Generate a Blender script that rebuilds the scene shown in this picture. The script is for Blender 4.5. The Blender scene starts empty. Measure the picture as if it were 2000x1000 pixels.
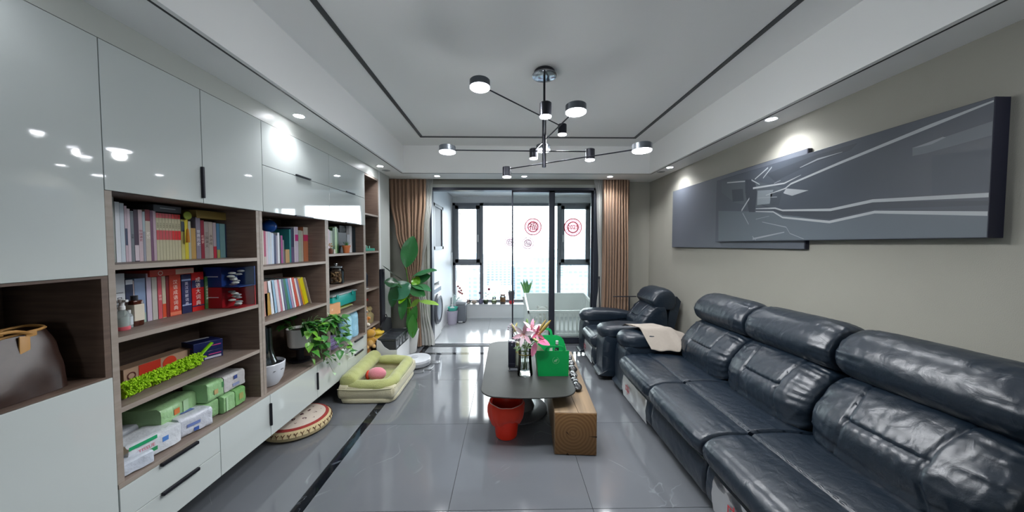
import bpy, bmesh, math, random
from mathutils import Vector, Matrix, noise
random.seed(7)
R = math.radians
C = bpy.context.scene.collection
PI = math.pi

# ------------------------------------------------------------------ camera, world, light, exposure
SKY, EXPO, DOWN, CHAND, LAMP, LEATHER, FILM, CHUP = 4.3, 1.32, 26, 12, 8, '#121e2a', .15, 2.1
EYE = 1.56
FPX = 610.0
cam_d = bpy.data.cameras.new('camera')
cam = bpy.data.objects.new('camera', cam_d)
C.objects.link(cam)
cam_d.sensor_width = 36
cam_d.lens = FPX / 2000 * 36
cam_d.clip_start = 0.03
cam_d.clip_end = 3000
YAW = math.atan(10 / FPX)
PIT = math.atan(22 / FPX)
cam.location = (0, 0, EYE)
cam.rotation_euler = (PI / 2 - PIT, 0, -YAW)
bpy.context.scene.camera = cam

W = bpy.data.worlds.new('overcast_sky')
bpy.context.scene.world = W
W.use_nodes = True
wn = W.node_tree.nodes
wl = W.node_tree.links
bg = wn['Background']
tc = wn.new('ShaderNodeTexCoord')
sx = wn.new('ShaderNodeSeparateXYZ')
rp = wn.new('ShaderNodeValToRGB')
wl.new(tc.outputs['Generated'], sx.inputs[0])
wl.new(sx.outputs['Z'], rp.inputs[0])
rp.color_ramp.elements[0].position = 0.0
rp.color_ramp.elements[0].color = (0.80, 0.90, 1.0, 1)
rp.color_ramp.elements[1].position = 0.25
rp.color_ramp.elements[1].color = (0.93, 0.97, 1.0, 1)
wl.new(rp.outputs[0], bg.inputs[0])
bg.inputs[1].default_value = SKY

sc = bpy.context.scene
sc.view_settings.view_transform = 'Standard'
sc.view_settings.look = 'None'
sc.view_settings.gamma = 1
sc.view_settings.use_curve_mapping = False
sc.view_settings.exposure = EXPO
sc.cycles.use_denoising = True
sc.cycles.max_bounces = 7
sc.cycles.diffuse_bounces = 4
sc.cycles.glossy_bounces = 3
sc.cycles.transmission_bounces = 6
sc.cycles.transparent_max_bounces = 32
sc.cycles.caustics_reflective = False
sc.cycles.caustics_refractive = False
sc.cycles.sample_clamp_indirect = 4
sc.cycles.use_adaptive_sampling = True
sc.cycles.adaptive_threshold = 0.02


def portal(loc, rot, sx_, sy_):
    d = bpy.data.lights.new('sky_portal', 'AREA')
    d.shape = 'RECTANGLE'
    d.size = sx_
    d.size_y = sy_
    d.cycles.is_portal = True
    o = bpy.data.objects.new('sky_portal', d)
    o.location = loc
    o.rotation_euler = rot
    C.objects.link(o)


portal((0.25, 7.0, 1.4), (R(-90), 0, 0), 3.0, 2.4)
portal((0.25, -3.3, 1.6), (R(90), 0, 0), .8, 1.1)


def U(x, y, ax, v):
    """the point seen at pixel (x, y) of the 2000x1000 photograph on the plane axis ax = v"""
    fw = Vector((math.sin(YAW) * math.cos(PIT), math.cos(YAW) * math.cos(PIT), -math.sin(PIT)))
    rt = Vector((math.cos(YAW), -math.sin(YAW), 0))
    up = rt.cross(fw)
    r = fw + rt * ((x - 1000) / FPX) + up * ((500 - y) / FPX)
    o = Vector((0, 0, EYE))
    return o + r * ((v - o[ax]) / r[ax])


# ------------------------------------------------------------------ materials
def srgb(h):
    h = h.lstrip('#')
    c = [int(h[i:i + 2], 16) / 255 for i in (0, 2, 4)]
    return tuple(x / 12.92 if x <= .04045 else ((x + .055) / 1.055) ** 2.4 for x in c)


_mats = {}


def mat(col, rough=.5, metal=0, spec=.5, noise_s=0, noise_a=.15, bump=0, bump_s=60, coat=0, trans=0, ior=1.45, emit=0, stretch=None, sheen=0, alpha=1):
    key = (col, rough, metal, spec, noise_s, noise_a, bump, bump_s, coat, trans, emit, stretch, sheen, alpha)
    if key in _mats:
        return _mats[key]
    m = bpy.data.materials.new('mat_' + (col if isinstance(col, str) else 'c').strip('#'))
    m.use_nodes = True
    n, l = m.node_tree.nodes, m.node_tree.links
    p = n['Principled BSDF']
    c = srgb(col) if isinstance(col, str) else col
    p.inputs['Base Color'].default_value = (*c, 1)
    p.inputs['Roughness'].default_value = rough
    p.inputs['Metallic'].default_value = metal
    p.inputs['Specular IOR Level'].default_value = spec
    p.inputs['Coat Weight'].default_value = coat
    p.inputs['Coat Roughness'].default_value = .05
    p.inputs['Transmission Weight'].default_value = trans
    p.inputs['IOR'].default_value = ior
    p.inputs['Sheen Weight'].default_value = sheen
    p.inputs['Alpha'].default_value = alpha
    if emit:
        p.inputs['Emission Color'].default_value = (*c, 1)
        p.inputs['Emission Strength'].default_value = emit
    if noise_s or bump:
        t = n.new('ShaderNodeTexCoord')
        mp = n.new('ShaderNodeMapping')
        l.new(t.outputs['Object'], mp.inputs[0])
        if stretch:
            mp.inputs['Scale'].default_value = stretch
    if noise_s:
        nz = n.new('ShaderNodeTexNoise')
        nz.inputs['Scale'].default_value = noise_s
        nz.inputs['Detail'].default_value = 5
        l.new(mp.outputs[0], nz.inputs[0])
        mx = n.new('ShaderNodeMix')
        mx.data_type = 'RGBA'
        mx.inputs[6].default_value = (*[x * (1 - noise_a) for x in c], 1)
        mx.inputs[7].default_value = (*[min(1, x * (1 + noise_a)) for x in c], 1)
        l.new(nz.outputs[0], mx.inputs[0])
        l.new(mx.outputs[2], p.inputs['Base Color'])
    if bump:
        nb = n.new('ShaderNodeTexNoise')
        nb.inputs['Scale'].default_value = bump_s
        nb.inputs['Detail'].default_value = 4
        l.new(mp.outputs[0], nb.inputs[0])
        b = n.new('ShaderNodeBump')
        b.inputs['Strength'].default_value = bump
        b.inputs['Distance'].default_value = .01
        l.new(nb.outputs[0], b.inputs['Height'])
        l.new(b.outputs[0], p.inputs['Normal'])
    _mats[key] = m
    return m


def ramp_mat(name, c1, c2, scale=4, stretch=(1, 1, 1), rough=.45, kind='wave', dist=4, coat=0, bump=0, detail=4, spec=.5):
    """two colours mixed by a stretched noise or wave (wood grain)"""
    m = bpy.data.materials.new(name)
    m.use_nodes = True
    n, l = m.node_tree.nodes, m.node_tree.links
    p = n['Principled BSDF']
    p.inputs['Roughness'].default_value = rough
    p.inputs['Specular IOR Level'].default_value = spec
    p.inputs['Coat Weight'].default_value = coat
    t = n.new('ShaderNodeTexCoord')
    mp = n.new('ShaderNodeMapping')
    mp.inputs['Scale'].default_value = stretch
    l.new(t.outputs['Object'], mp.inputs[0])
    if kind == 'wave':
        w = n.new('ShaderNodeTexWave')
        w.inputs['Distortion'].default_value = dist
        w.inputs['Detail'].default_value = detail
    elif kind == 'rings':
        w = n.new('ShaderNodeTexWave')
        w.wave_type = 'RINGS'
        w.rings_direction = 'Y'
        w.inputs['Distortion'].default_value = dist
        w.inputs['Detail'].default_value = 3
    else:
        w = n.new('ShaderNodeTexNoise')
        w.inputs['Detail'].default_value = detail
    w.inputs['Scale'].default_value = scale
    l.new(mp.outputs[0], w.inputs[0])
    r = n.new('ShaderNodeValToRGB')
    r.color_ramp.elements[0].color = (*srgb(c1), 1)
    r.color_ramp.elements[1].color = (*srgb(c2), 1)
    r.color_ramp.elements[0].position = .2
    r.color_ramp.elements[1].position = .8
    l.new(w.outputs[0], r.inputs[0])
    l.new(r.outputs[0], p.inputs['Base Color'])
    if bump:
        b = n.new('ShaderNodeBump')
        b.inputs['Strength'].default_value = bump
        b.inputs['Distance'].default_value = .003
        l.new(w.outputs[0], b.inputs['Height'])
        l.new(b.outputs[0], p.inputs['Normal'])
    return m


def glass_mat(name, tint, refl=.08, rough=.02):
    """clear pane or vessel: transparent with a Fresnel reflection"""
    m = bpy.data.materials.new(name)
    m.use_nodes = True
    n, l = m.node_tree.nodes, m.node_tree.links
    n.remove(n['Principled BSDF'])
    out = n['Material Output']
    tr = n.new('ShaderNodeBsdfTransparent')
    tr.inputs[0].default_value = (*tint, 1)
    gl = n.new('ShaderNodeBsdfGlossy')
    gl.inputs['Roughness'].default_value = rough
    fr = n.new('ShaderNodeLayerWeight')
    fr.inputs[0].default_value = refl * 3
    mx = n.new('ShaderNodeMixShader')
    l.new(fr.outputs['Fresnel'], mx.inputs[0])
    l.new(tr.outputs[0], mx.inputs[1])
    l.new(gl.outputs[0], mx.inputs[2])
    l.new(mx.outputs[0], out.inputs[0])
    return m


def marble(name, base, vein, vscale, rough, mottling=.12, thr=.035, spec=.5):
    m = bpy.data.materials.new(name)
    m.use_nodes = True
    n, l = m.node_tree.nodes, m.node_tree.links
    p = n['Principled BSDF']
    p.inputs['Roughness'].default_value = rough
    p.inputs['Specular IOR Level'].default_value = spec
    t = n.new('ShaderNodeTexCoord')
    oi = n.new('ShaderNodeObjectInfo')
    mp = n.new('ShaderNodeMapping')
    l.new(t.outputs['Object'], mp.inputs[0])
    cm = n.new('ShaderNodeCombineXYZ')
    ml = n.new('ShaderNodeMath')
    ml.operation = 'MULTIPLY'
    ml.inputs[1].default_value = 40
    l.new(oi.outputs['Random'], ml.inputs[0])
    for i in range(3):
        l.new(ml.outputs[0], cm.inputs[i])
    l.new(cm.outputs[0], mp.inputs['Location'])
    nz = n.new('ShaderNodeTexNoise')
    nz.inputs['Scale'].default_value = 2.2
    nz.inputs['Detail'].default_value = 8
    l.new(mp.outputs[0], nz.inputs[0])
    v = n.new('ShaderNodeTexNoise')
    v.inputs['Scale'].default_value = vscale
    v.inputs['Detail'].default_value = 3
    v.inputs['Distortion'].default_value = 1.2
    l.new(mp.outputs[0], v.inputs[0])
    a = n.new('ShaderNodeMath')
    a.operation = 'SUBTRACT'
    a.inputs[1].default_value = .5
    l.new(v.outputs[0], a.inputs[0])
    b = n.new('ShaderNodeMath')
    b.operation = 'ABSOLUTE'
    l.new(a.outputs[0], b.inputs[0])
    r = n.new('ShaderNodeValToRGB')
    r.color_ramp.elements[0].position = 0
    r.color_ramp.elements[0].color = (1, 1, 1, 1)
    r.color_ramp.elements[1].position = thr
    r.color_ramp.elements[1].color = (0, 0, 0, 1)
    l.new(b.outputs[0], r.inputs[0])
    # break the veins up so that only some of them show
    v2 = n.new('ShaderNodeTexNoise')
    v2.inputs['Scale'].default_value = 3.1
    l.new(mp.outputs[0], v2.inputs[0])
    r2 = n.new('ShaderNodeValToRGB')
    r2.color_ramp.elements[0].position = .52
    r2.color_ramp.elements[1].position = .66
    l.new(v2.outputs[0], r2.inputs[0])
    mu = n.new('ShaderNodeMath')
    mu.operation = 'MULTIPLY'
    l.new(r.outputs[0], mu.inputs[0])
    l.new(r2.outputs[0], mu.inputs[1])
    mx = n.new('ShaderNodeMix')
    mx.data_type = 'RGBA'
    cb = srgb(base)
    mx.inputs[6].default_value = (*[x * (1 - mottling) for x in cb], 1)
    mx.inputs[7].default_value = (*[x * (1 + mottling) for x in cb], 1)
    l.new(nz.outputs[0], mx.inputs[0])
    m2 = n.new('ShaderNodeMix')
    m2.data_type = 'RGBA'
    l.new(mu.outputs[0], m2.inputs[0])
    l.new(mx.outputs[2], m2.inputs[6])
    m2.inputs[7].default_value = (*srgb(vein), 1)
    l.new(m2.outputs[2], p.inputs['Base Color'])
    return m


# ------------------------------------------------------------------ mesh builder
class MB:
    def __init__(s):
        s.b = bmesh.new()
        s.mi = 0
        s.mats = []

    def use(s, m):
        if m not in s.mats:
            s.mats.append(m)
        s.mi = s.mats.index(m)
        return s

    def _tag(s, geom):
        for f in geom:
            f.material_index = s.mi

    def box(s, x0, x1, y0, y1, z0, z1, bev=0, M=None, seg=2):
        r = bmesh.ops.create_cube(s.b, size=1)
        T = Matrix.Translation(((x0 + x1) / 2, (y0 + y1) / 2, (z0 + z1) / 2)) @ Matrix.Diagonal((abs(x1 - x0), abs(y1 - y0), abs(z1 - z0), 1))
        bmesh.ops.transform(s.b, matrix=T, verts=r['verts'])
        vs = r['verts']
        if bev:
            es = list({e for v in vs for e in v.link_edges})
            g = bmesh.ops.bevel(s.b, geom=es, offset=bev, segments=seg, affect='EDGES', profile=.5)
            vs = list({v for v in g['verts']} | {v for f in g['faces'] for v in f.verts})
            vs = [v for v in vs if v.is_valid]
            vs = list({w for v in vs for f in v.link_faces for w in f.verts})
        fs = {f for v in vs for f in v.link_faces}
        s._tag(fs)
        if M is not None:
            bmesh.ops.transform(s.b, matrix=M, verts=vs)
        return s

    def quadgrid(s, pts, closed_u=False, closed_v=False):
        """pts[i][j] -> grid of quads"""
        V = [[s.b.verts.new(p) for p in row] for row in pts]
        n, m = len(V), len(V[0])
        fs = []
        for i in range(n if closed_u else n - 1):
            for j in range(m if closed_v else m - 1):
                q = [V[i][j], V[i][(j + 1) % m], V[(i + 1) % n][(j + 1) % m], V[(i + 1) % n][j]]
                q2 = []
                for v in q:
                    if v not in q2:
                        q2.append(v)
                try:
                    fs.append(s.b.faces.new(q2))
                except ValueError:
                    pass
        s._tag(fs)
        return V

    def cap(s, ring):
        try:
            f = s.b.faces.new(ring)
            s._tag([f])
        except ValueError:
            pass

    def lathe(s, prof, c=(0, 0, 0), n=24, axis='Z', M=None, cap0=True, cap1=True):
        """prof: list of (radius, height)"""
        pts = []
        for r, h in prof:
            row = []
            for k in range(n):
                a = 2 * PI * k / n
                v = Vector((r * math.cos(a), r * math.sin(a), h))
                if axis == 'X':
                    v = Vector((v.z, v.x, v.y))
                elif axis == 'Y':
                    v = Vector((v.x, v.z, v.y))
                v += Vector(c)
                if M is not None:
                    v = M @ v
                row.append(v)
            pts.append(row)
        V = s.quadgrid(pts, closed_v=True)
        if cap0 and prof[0][0] > 1e-6:
            s.cap(V[0])
        if cap1 and prof[-1][0] > 1e-6:
            s.cap(V[-1][::-1])
        return s

    def cyl(s, c, r, h, n=24, axis='Z', bev=0, M=None):
        if bev:
            return s.lathe([(r - bev, 0), (r, bev), (r, h - bev), (r - bev, h)], c, n, axis, M)
        return s.lathe([(r, 0), (r, h)], c, n, axis, M)

    def tube(s, pts, r, n=6, r2=None, flat=1):
        pts = [Vector(p) for p in pts]
        rows = []
        up0 = Vector((0, 0, 1))
        for i, p in enumerate(pts):
            d = (pts[min(i + 1, len(pts) - 1)] - pts[max(i - 1, 0)])
            if d.length < 1e-9:
                d = Vector((0, 0, 1))
            d.normalize()
            u = up0 if abs(d.dot(up0)) < .95 else Vector((1, 0, 0))
            a = d.cross(u).normalized()
            b = a.cross(d).normalized()
            rr = r if r2 is None else r + (r2 - r) * i / max(1, len(pts) - 1)
            rows.append([p + a * rr * math.cos(2 * PI * k / n) + b * rr * flat * math.sin(2 * PI * k / n) for k in range(n)])
        V = s.quadgrid(rows, closed_v=True)
        s.cap(V[0])
        s.cap(V[-1][::-1])
        return s

    def sphere(s, c, r, sx=1, sy=1, sz=1, n=16, m=10, M=None, fn=None):
        pts = []
        for i in range(m + 1):
            t = PI * i / m
            row = []
            for k in range(n):
                a = 2 * PI * k / n
                v = Vector((r * sx * math.sin(t) * math.cos(a), r * sy * math.sin(t) * math.sin(a), -r * sz * math.cos(t)))
                if fn:
                    v = fn(v)
                if M is not None:
                    v = M @ v
                row.append(v + Vector(c))
            pts.append(row)
        # poles collapse harmlessly
        s.quadgrid(pts, closed_v=True)
        return s

    def prism(s, poly, ax, a0, a1):
        """poly: list of 2d points in the other two axes (in x,y,z order), extruded along ax from a0 to a1"""
        def mk(p, a):
            q = list(p)
            q.insert(ax, a)
            return Vector(q)
        A = [s.b.verts.new(mk(p, a0)) for p in poly]
        B = [s.b.verts.new(mk(p, a1)) for p in poly]
        n = len(poly)
        fs = []
        for i in range(n):
            fs.append(s.b.faces.new([A[i], A[(i + 1) % n], B[(i + 1) % n], B[i]]))
        fs.append(s.b.faces.new(A[::-1]))
        fs.append(s.b.faces.new(B))
        s._tag(fs)
        return s

    def text(s, body, size, M, depth=.0004, align='CENTER'):
        """flat raised lettering; M places the text plane (x right, y up, z out)"""
        cu = bpy.data.curves.new('t', 'FONT')
        cu.body = body
        cu.size = size
        cu.align_x = align
        cu.align_y = 'CENTER'
        cu.extrude = depth
        cu.resolution_u = 2
        o = bpy.data.objects.new('t', cu)
        C.objects.link(o)
        dg = bpy.context.evaluated_depsgraph_get()
        me = bpy.data.meshes.new_from_object(o.evaluated_get(dg))
        me.transform(M)
        n0 = len(s.b.faces)
        s.b.from_mesh(me)
        s.b.faces.ensure_lookup_table()
        s._tag([s.b.faces[i] for i in range(n0, len(s.b.faces))])
        bpy.data.objects.remove(o)
        bpy.data.curves.remove(cu)
        bpy.data.meshes.remove(me)
        return s

    def build(s, name, m, parent=None, smooth=False, base=True, split=30):
        bmesh.ops.remove_doubles(s.b, verts=s.b.verts, dist=1e-6)
        bmesh.ops.recalc_face_normals(s.b, faces=s.b.faces)
        me = bpy.data.meshes.new(name)
        if parent is not None:
            Mi = world_of(parent).inverted()
            bmesh.ops.transform(s.b, matrix=Mi, verts=s.b.verts)
            off = None
        else:
            lo = Vector((1e9,) * 3)
            hi = -lo
            for v in s.b.verts:
                for i in range(3):
                    lo[i] = min(lo[i], v.co[i])
                    hi[i] = max(hi[i], v.co[i])
            off = Vector(((lo.x + hi.x) / 2, (lo.y + hi.y) / 2, lo.z)) if base else Vector((0, 0, 0))
            bmesh.ops.translate(s.b, vec=-off, verts=s.b.verts)
        if smooth:
            for f in s.b.faces:
                f.smooth = True
            if split:
                for e in s.b.edges:
                    if len(e.link_faces) == 2 and e.calc_face_angle(0) > R(split):
                        e.smooth = False
        s.b.to_mesh(me)
        s.b.free()
        for q in (s.mats or [m]):
            me.materials.append(q)
        o = bpy.data.objects.new(name, me)
        C.objects.link(o)
        if parent is not None:
            o.parent = parent
        else:
            o.location = off
        return o


def world_of(o):
    M = Matrix.LocRotScale(o.location, o.rotation_euler, o.scale)
    while o.parent is not None:
        o = o.parent
        M = Matrix.LocRotScale(o.location, o.rotation_euler, o.scale) @ M
    return M


def tag(o, label=None, cat=None, group=None, kind=None):
    if label:
        o['label'] = label
    if cat:
        o['category'] = cat
    if group:
        o['group'] = group
    if kind:
        o['kind'] = kind
    return o


def thing(name, label, cat, loc=(0, 0, 0), rz=0, group=None):
    o = bpy.data.objects.new(name, None)
    o.empty_display_size = .05
    C.objects.link(o)
    o.location = loc
    o.rotation_euler = (0, 0, rz)
    return tag(o, label, cat, group)


def copy_tree(o, parent=None):
    c = o.copy()
    C.objects.link(c)
    c.parent = parent
    for ch in [q for q in o.children]:
        copy_tree(ch, c)
    return c


def B(name, m, parent, *a, **k):
    """one box part"""
    sm = k.get('bev', 0) > 0
    return MB().box(*a, **k).build(name, m, parent, smooth=sm)


def S(name, mb, m, smooth=False, label=None):
    o = mb.build(name, m, None, smooth=smooth)
    o['kind'] = 'structure'
    if label:
        o['label'] = label
    return o


def TM(x, y, z, right, up):
    """matrix placing text: origin, right vector, up vector"""
    r = Vector(right).normalized()
    u = Vector(up).normalized()
    n = r.cross(u)
    M = Matrix((( r.x, u.x, n.x, x), (r.y, u.y, n.y, y), (r.z, u.z, n.z, z), (0, 0, 0, 1)))
    return M


# common materials
M_wall = mat('#95938a', .75, noise_s=6, noise_a=.03, bump=.15, bump_s=260)
M_wall_light = mat('#b4b8b4', .6)
M_ceil = mat('#f1f1f0', .85)
M_groove = mat('#2a2c2e', .5)
M_gloss = mat('#c0c6c4', .03, coat=.6, spec=.6)
M_wood = ramp_mat('grey_brown_oak', '#5d4c43', '#7c6a5e', 5, (1, 1, 14), .5, 'noise', bump=.1)
M_woodh = ramp_mat('grey_brown_oak_h', '#695a51', '#877970', 5, (6, .7, 6), .5, 'noise', bump=.1)
M_edge = ramp_mat('oak_edge', '#85796f', '#9b8f85', 6, (8, .7, 8), .5, 'noise')
M_black = mat('#1c1d24', .4)
M_blackm = mat('#24252c', .35, metal=.6)
M_dkframe = mat('#2a2e38', .4, metal=.3)
M_winframe = mat('#7d8087', .4)
M_page = mat('#cfc9bb', .8)
M_white = mat('#d8dadb', .45)
M_tile = marble('grey_marble_tile', '#66696e', '#83878c', 1.1, .07, thr=.006, spec=.9)
M_tile_balcony = marble('pale_grey_tile', '#a3a6aa', '#b4b7bb', 1.1, .12, mottling=.05, thr=.006, spec=.8)
M_strip = marble('black_marble', '#11141a', '#8d97a3', 5.0, .06, mottling=.5, thr=.02)
M_glass_door = glass_mat('sliding_glass', (.95, .98, .975), .05)
M_glass = glass_mat('clear_glass', (.97, .985, .98), .05)
M_glassv = glass_mat('vessel_glass', (.975, .985, .98), .10)
M_lamp = mat('#f4f6ff', .5, emit=LAMP)
# ================================================================== THE SETTING
XL, XR, YB, YF = -2.09, 2.2, -3.2, 4.8       # room box
CX = -1.667                                   # face of the cabinet wall
ZS, ZC = 2.52, 2.88                           # soffit and tray heights

# floor: screed with every tile as a piece
fl = S('floor', MB().box(-2.14, 2.25, YB, 6.62, -.12, -.012), mat('#6a6c6e', .8))
tx = [-1.195, -.345, .507, 1.36, 2.2]
ty = [-2.666, -1.776, -.886, .004, .894, 1.784, 2.674, 3.564, 4.40]
g = .0012


def tile(x0, x1, y0, y1, z1=0.0, name='tile', m=None):
    b = MB()
    b.box(x0 + g, x1 - g, y0 + g, y1 - g, z1 - .0115, z1, bev=.0008, seg=1)
    return b.build(name, m or M_tile, fl)


for i in range(len(tx) - 1):
    for j in range(len(ty) - 1):
        tile(tx[i], tx[i + 1], ty[j], ty[j + 1])
    tile(tx[i], tx[i + 1], 4.48, 4.80)
for j in range(len(ty) - 1):
    tile(-2.09, -1.27, ty[j], ty[j + 1])
    tile(-1.27, -1.195, ty[j], ty[j + 1], name='border_strip', m=M_strip)
tile(-2.09, -1.27, 4.40, 4.80)
tile(-1.27, -1.195, 4.40, 4.80, name='border_strip', m=M_strip)
for i in range(len(tx) - 1):
    tile(tx[i], tx[i + 1], 4.40, 4.48, name='border_strip', m=M_strip)
bx = [-1.2, -.345, .507, 1.36, 1.9]
for i in range(4):
    tile(bx[i], bx[i + 1], 4.86, 5.74, m=M_tile_balcony)
    tile(bx[i], bx[i + 1], 5.74, 6.62, m=M_tile_balcony)
B('threshold', mat('#70757b', .25), fl, -1.13, 1.36, 4.80, 4.86, -.012, .002)

# walls
S('wall_left', MB().box(XL - .1, XL, YB, YF, 0, 3.0), M_wall_light)
S('wall_right', MB().box(XR, XR + .1, YB, YF + .1, 0, 3.0), M_wall)
S('wall_left_pier', MB().box(XL, CX, 4.162, 4.48, 0, ZS), M_wall_light)
DX0, DX1, DZ1 = -1.165, 1.40, 2.425
wf = MB()
wf.box(XL - .1, DX0, YF, YF + .1, 0, 3.0)
wf.box(DX1, XR, YF, YF + .1, 0, 3.0)
wf.box(DX0, DX1, YF, YF + .1, DZ1, 3.0)
S('wall_far', wf, M_wall)
tr = MB()
tr.box(DX0 - .05, DX0 + .005, YF - .025, YF, 0, DZ1 + .05, bev=.003)
tr.box(DX1 - .005, DX1 + .06, YF - .025, YF, 0, DZ1 + .05, bev=.003)
tr.box(DX0 - .05, DX1 + .06, YF - .025, YF, DZ1 - .005, DZ1 + .05, bev=.003)
S('trim_1', tr, mat('#a9ada6', .6), label='pale casing around the sliding glass door')
wb = MB()
wb.box(XL, -.12, YB - .1, YB, 0, 3)
wb.box(.62, XR, YB - .1, YB, 0, 3)
wb.box(-.12, .62, YB - .1, YB, 0, 1.1)
wb.box(-.12, .62, YB - .1, YB, 2.1, 3)
S('wall_rear', wb, mat('#e6e6e2', .7))  # unseen wall, made white to bounce light; its opening is added
w3 = MB()  # unseen rear window, added to let fill light into the room
for x in (-.12, .57):
    w3.box(x, x + .05, YB - .08, YB - .02, 1.1, 2.1)
w3.box(-.12, .62, YB - .08, YB - .02, 1.1, 1.15)
w3.box(-.12, .62, YB - .08, YB - .02, 2.05, 2.1)
S('added_fill_window', w3, M_winframe)
bb = MB().box(XL, XR, YB, YB + .012, 0, .08)
S('baseboard_rear', bb, M_black)
S('baseboard_right', MB().box(XR - .012, XR, YB, YF, 0, .08, bev=.002), mat('#4a4c50', .4))

# ceiling: tray with soffit, dark inlays
RX0, RX1, RY0, RY1 = -1.375, 1.925, -1.2, 4.22
c = MB()
c.box(XL, RX0, YB, 4.62, ZS, 3.0)
c.box(RX1, XR, YB, 4.62, ZS, 3.0)
c.box(RX0, RX1, RY1, 4.62, ZS, 3.0)
c.box(RX0, RX1, YB, RY0, ZS, 3.0)
c.box(1.80, XR, 4.62, YF, ZS, 3.0)
c.box(RX0, RX1, RY0, RY1, ZC, 3.0)
c.box(XL, XR, 4.62, YF, 2.75, 3.0)
ceil = S('ceiling', c, M_ceil)
t = MB()
for (x0, x1, y0, y1) in ((-1.412, -1.400, RY0 - .03, 4.255), (1.955, 1.967, RY0 - .03, 4.255), (-1.412, 1.967, 4.245, 4.257)):
    t.box(x0, x1, y0, y1, ZS - .0012, ZS + .004)
S('trim_2', t, M_groove, label='thin dark groove running round the soffit edge')
t = MB()
TXa, TXb, TYb = -1.06, 1.60, 3.90
for (x0, x1, y0, y1) in ((TXa, TXa + .035, -.9, TYb), (TXb - .035, TXb, -.9, TYb), (TXa, TXb, TYb - .035, TYb), (TXa, TXb, -.9, -.865)):
    t.box(x0, x1, y0, y1, ZC - .006, ZC + .004)
S('trim_3', t, mat('#3a3d40', .35, metal=.4), label='dark metal inlay framing the upper ceiling')

# ------------------------------------------------------------------ sliding door
dr = thing('door_1', 'black framed sliding glass door to the balcony', None, (0.1, YF, 0))
del dr['label']
dr['kind'] = 'structure'
yd = YF - .04
f = MB()
f.box(DX0, DX0 + .028, yd, yd + .13, 0, DZ1)
f.box(DX1 - .075, DX1, yd, yd + .13, 0, DZ1)
f.box(DX0, DX1, yd, yd + .13, DZ1 - .04, DZ1)
f.build('door_frame', M_dkframe, dr)
f = MB()
for y in (yd, yd + .05, yd + .10):
    f.box(DX0 + .028, DX1 - .075, y, y + .008, 0, .012)
f.build('floor_track', mat('#8a8d92', .3, metal=.8), dr)


def sash(x0, x1, y, wl_, wr_):
    s = MB()
    s.box(x0, x0 + wl_, y, y + .035, .02, DZ1 - .045)
    s.box(x1 - wr_, x1, y, y + .035, .02, DZ1 - .045)
    s.box(x0, x1, y, y + .035, .02, .115)
    s.box(x0, x1, y, y + .035, DZ1 - .068, DZ1 - .040)
    o = s.build('sash', M_dkframe, dr)
    MB().box(x0 + wl_, x1 - wr_, y + .013, y + .021, .115, DZ1 - .075).build('pane', M_glass_door, o)
    return o


sash(.075, .72, yd + .01, .022, .075)
sash(.665, 1.33, yd + .055, .075, .03)

# ------------------------------------------------------------------ balcony
BX0, BX1, BYF, SILL = -1.2, 1.9, 6.62, .29
S('wall_balcony_left', MB().box(BX0 - .1, BX0, YF + .1, 7.05, .92, 2.9).box(BX0 - .1, BX0, 5.53, 7.05, 0, .92).box(-1.9, -1.8, YF + .1, 5.63, 0, .92).box(-1.8, BX0 - .1, 5.53, 5.63, 0, .92).box(-1.8, BX0 - .1, YF + .1, 5.53, .92, .95), mat('#dfe0e2', .45))
S('wall_balcony_right', MB().box(BX1, BX1 + .1, YF + .1, 7.05, 0, 2.9), mat('#dfe0e2', .45))
S('wall_balcony_sill', MB().box(BX0, BX1, BYF, 7.05, 0, SILL - .02), mat('#cfd1d3', .35))
S('window_sill', MB().box(BX0, BX1, BYF - .015, 7.05, SILL - .02, SILL, bev=.003), mat('#c9ccd0', .2))
S('ceiling_balcony', MB().box(BX0 - .1, BX1 + .1, YF + .1, 7.15, 2.62, 2.75), mat('#e4e5e6', .8))
S('wall_balcony_lintel', MB().box(BX0, BX1, 6.95, 7.05, 2.48, 2.62), mat('#dcdddf', .7))
wn2 = thing('window_1', None, None, (.3, 7.0, SILL))
wn2['kind'] = 'structure'
wy = 6.93
wX = [-1.2, -.60, 1.12, 1.85]      # casement | fixed | casement
f = MB()
f.box(BX0, BX1, wy, wy + .07, SILL, SILL + .045)
f.box(BX0, BX1, wy, wy + .07, 2.42, 2.48)
for x0, x1 in ((-1.2, -1.14), (-.60, -.525), (1.12, 1.20), (1.82, 1.9)):
    f.box(x0, x1, wy, wy + .07, SILL, 2.48)
f.box(-1.2, -.56, wy, wy + .07, 1.105, 1.165)
f.box(1.16, 1.9, wy, wy + .07, 1.105, 1.165)
f.build('window_frame', M_winframe, wn2)
for x0, x1, hx in ((-1.14, -.60, -.635), (1.20, 1.82, 1.24)):
    s = MB()
    s.box(x0, x0 + .075, wy - .03, wy + .04, 1.165, 2.42)
    s.box(x1 - .075, x1, wy - .03, wy + .04, 1.165, 2.42)
    s.box(x0, x1, wy - .03, wy + .04, 1.165, 1.24)
    s.box(x0, x1, wy - .03, wy + .04, 2.345, 2.42)
    o = s.build('casement', M_winframe, wn2)
    MB().box(x0 + .075, x1 - .075, wy, wy + .006, 1.24, 2.345).build('pane', M_glass, o)
    h = MB().box(hx - .012, hx + .012, wy - .055, wy - .03, 1.62, 1.78, bev=.006)
    h.build('handle', M_white, o)
for x0, x1, z0, z1 in ((-.525, 1.12, SILL + .045, 2.42), (-1.14, -.60, SILL + .045, 1.105), (1.20, 1.82, SILL + .045, 1.105)):
    MB().box(x0, x1, wy + .03, wy + .036, z0, z1).build('pane', M_glass, wn2)
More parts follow.
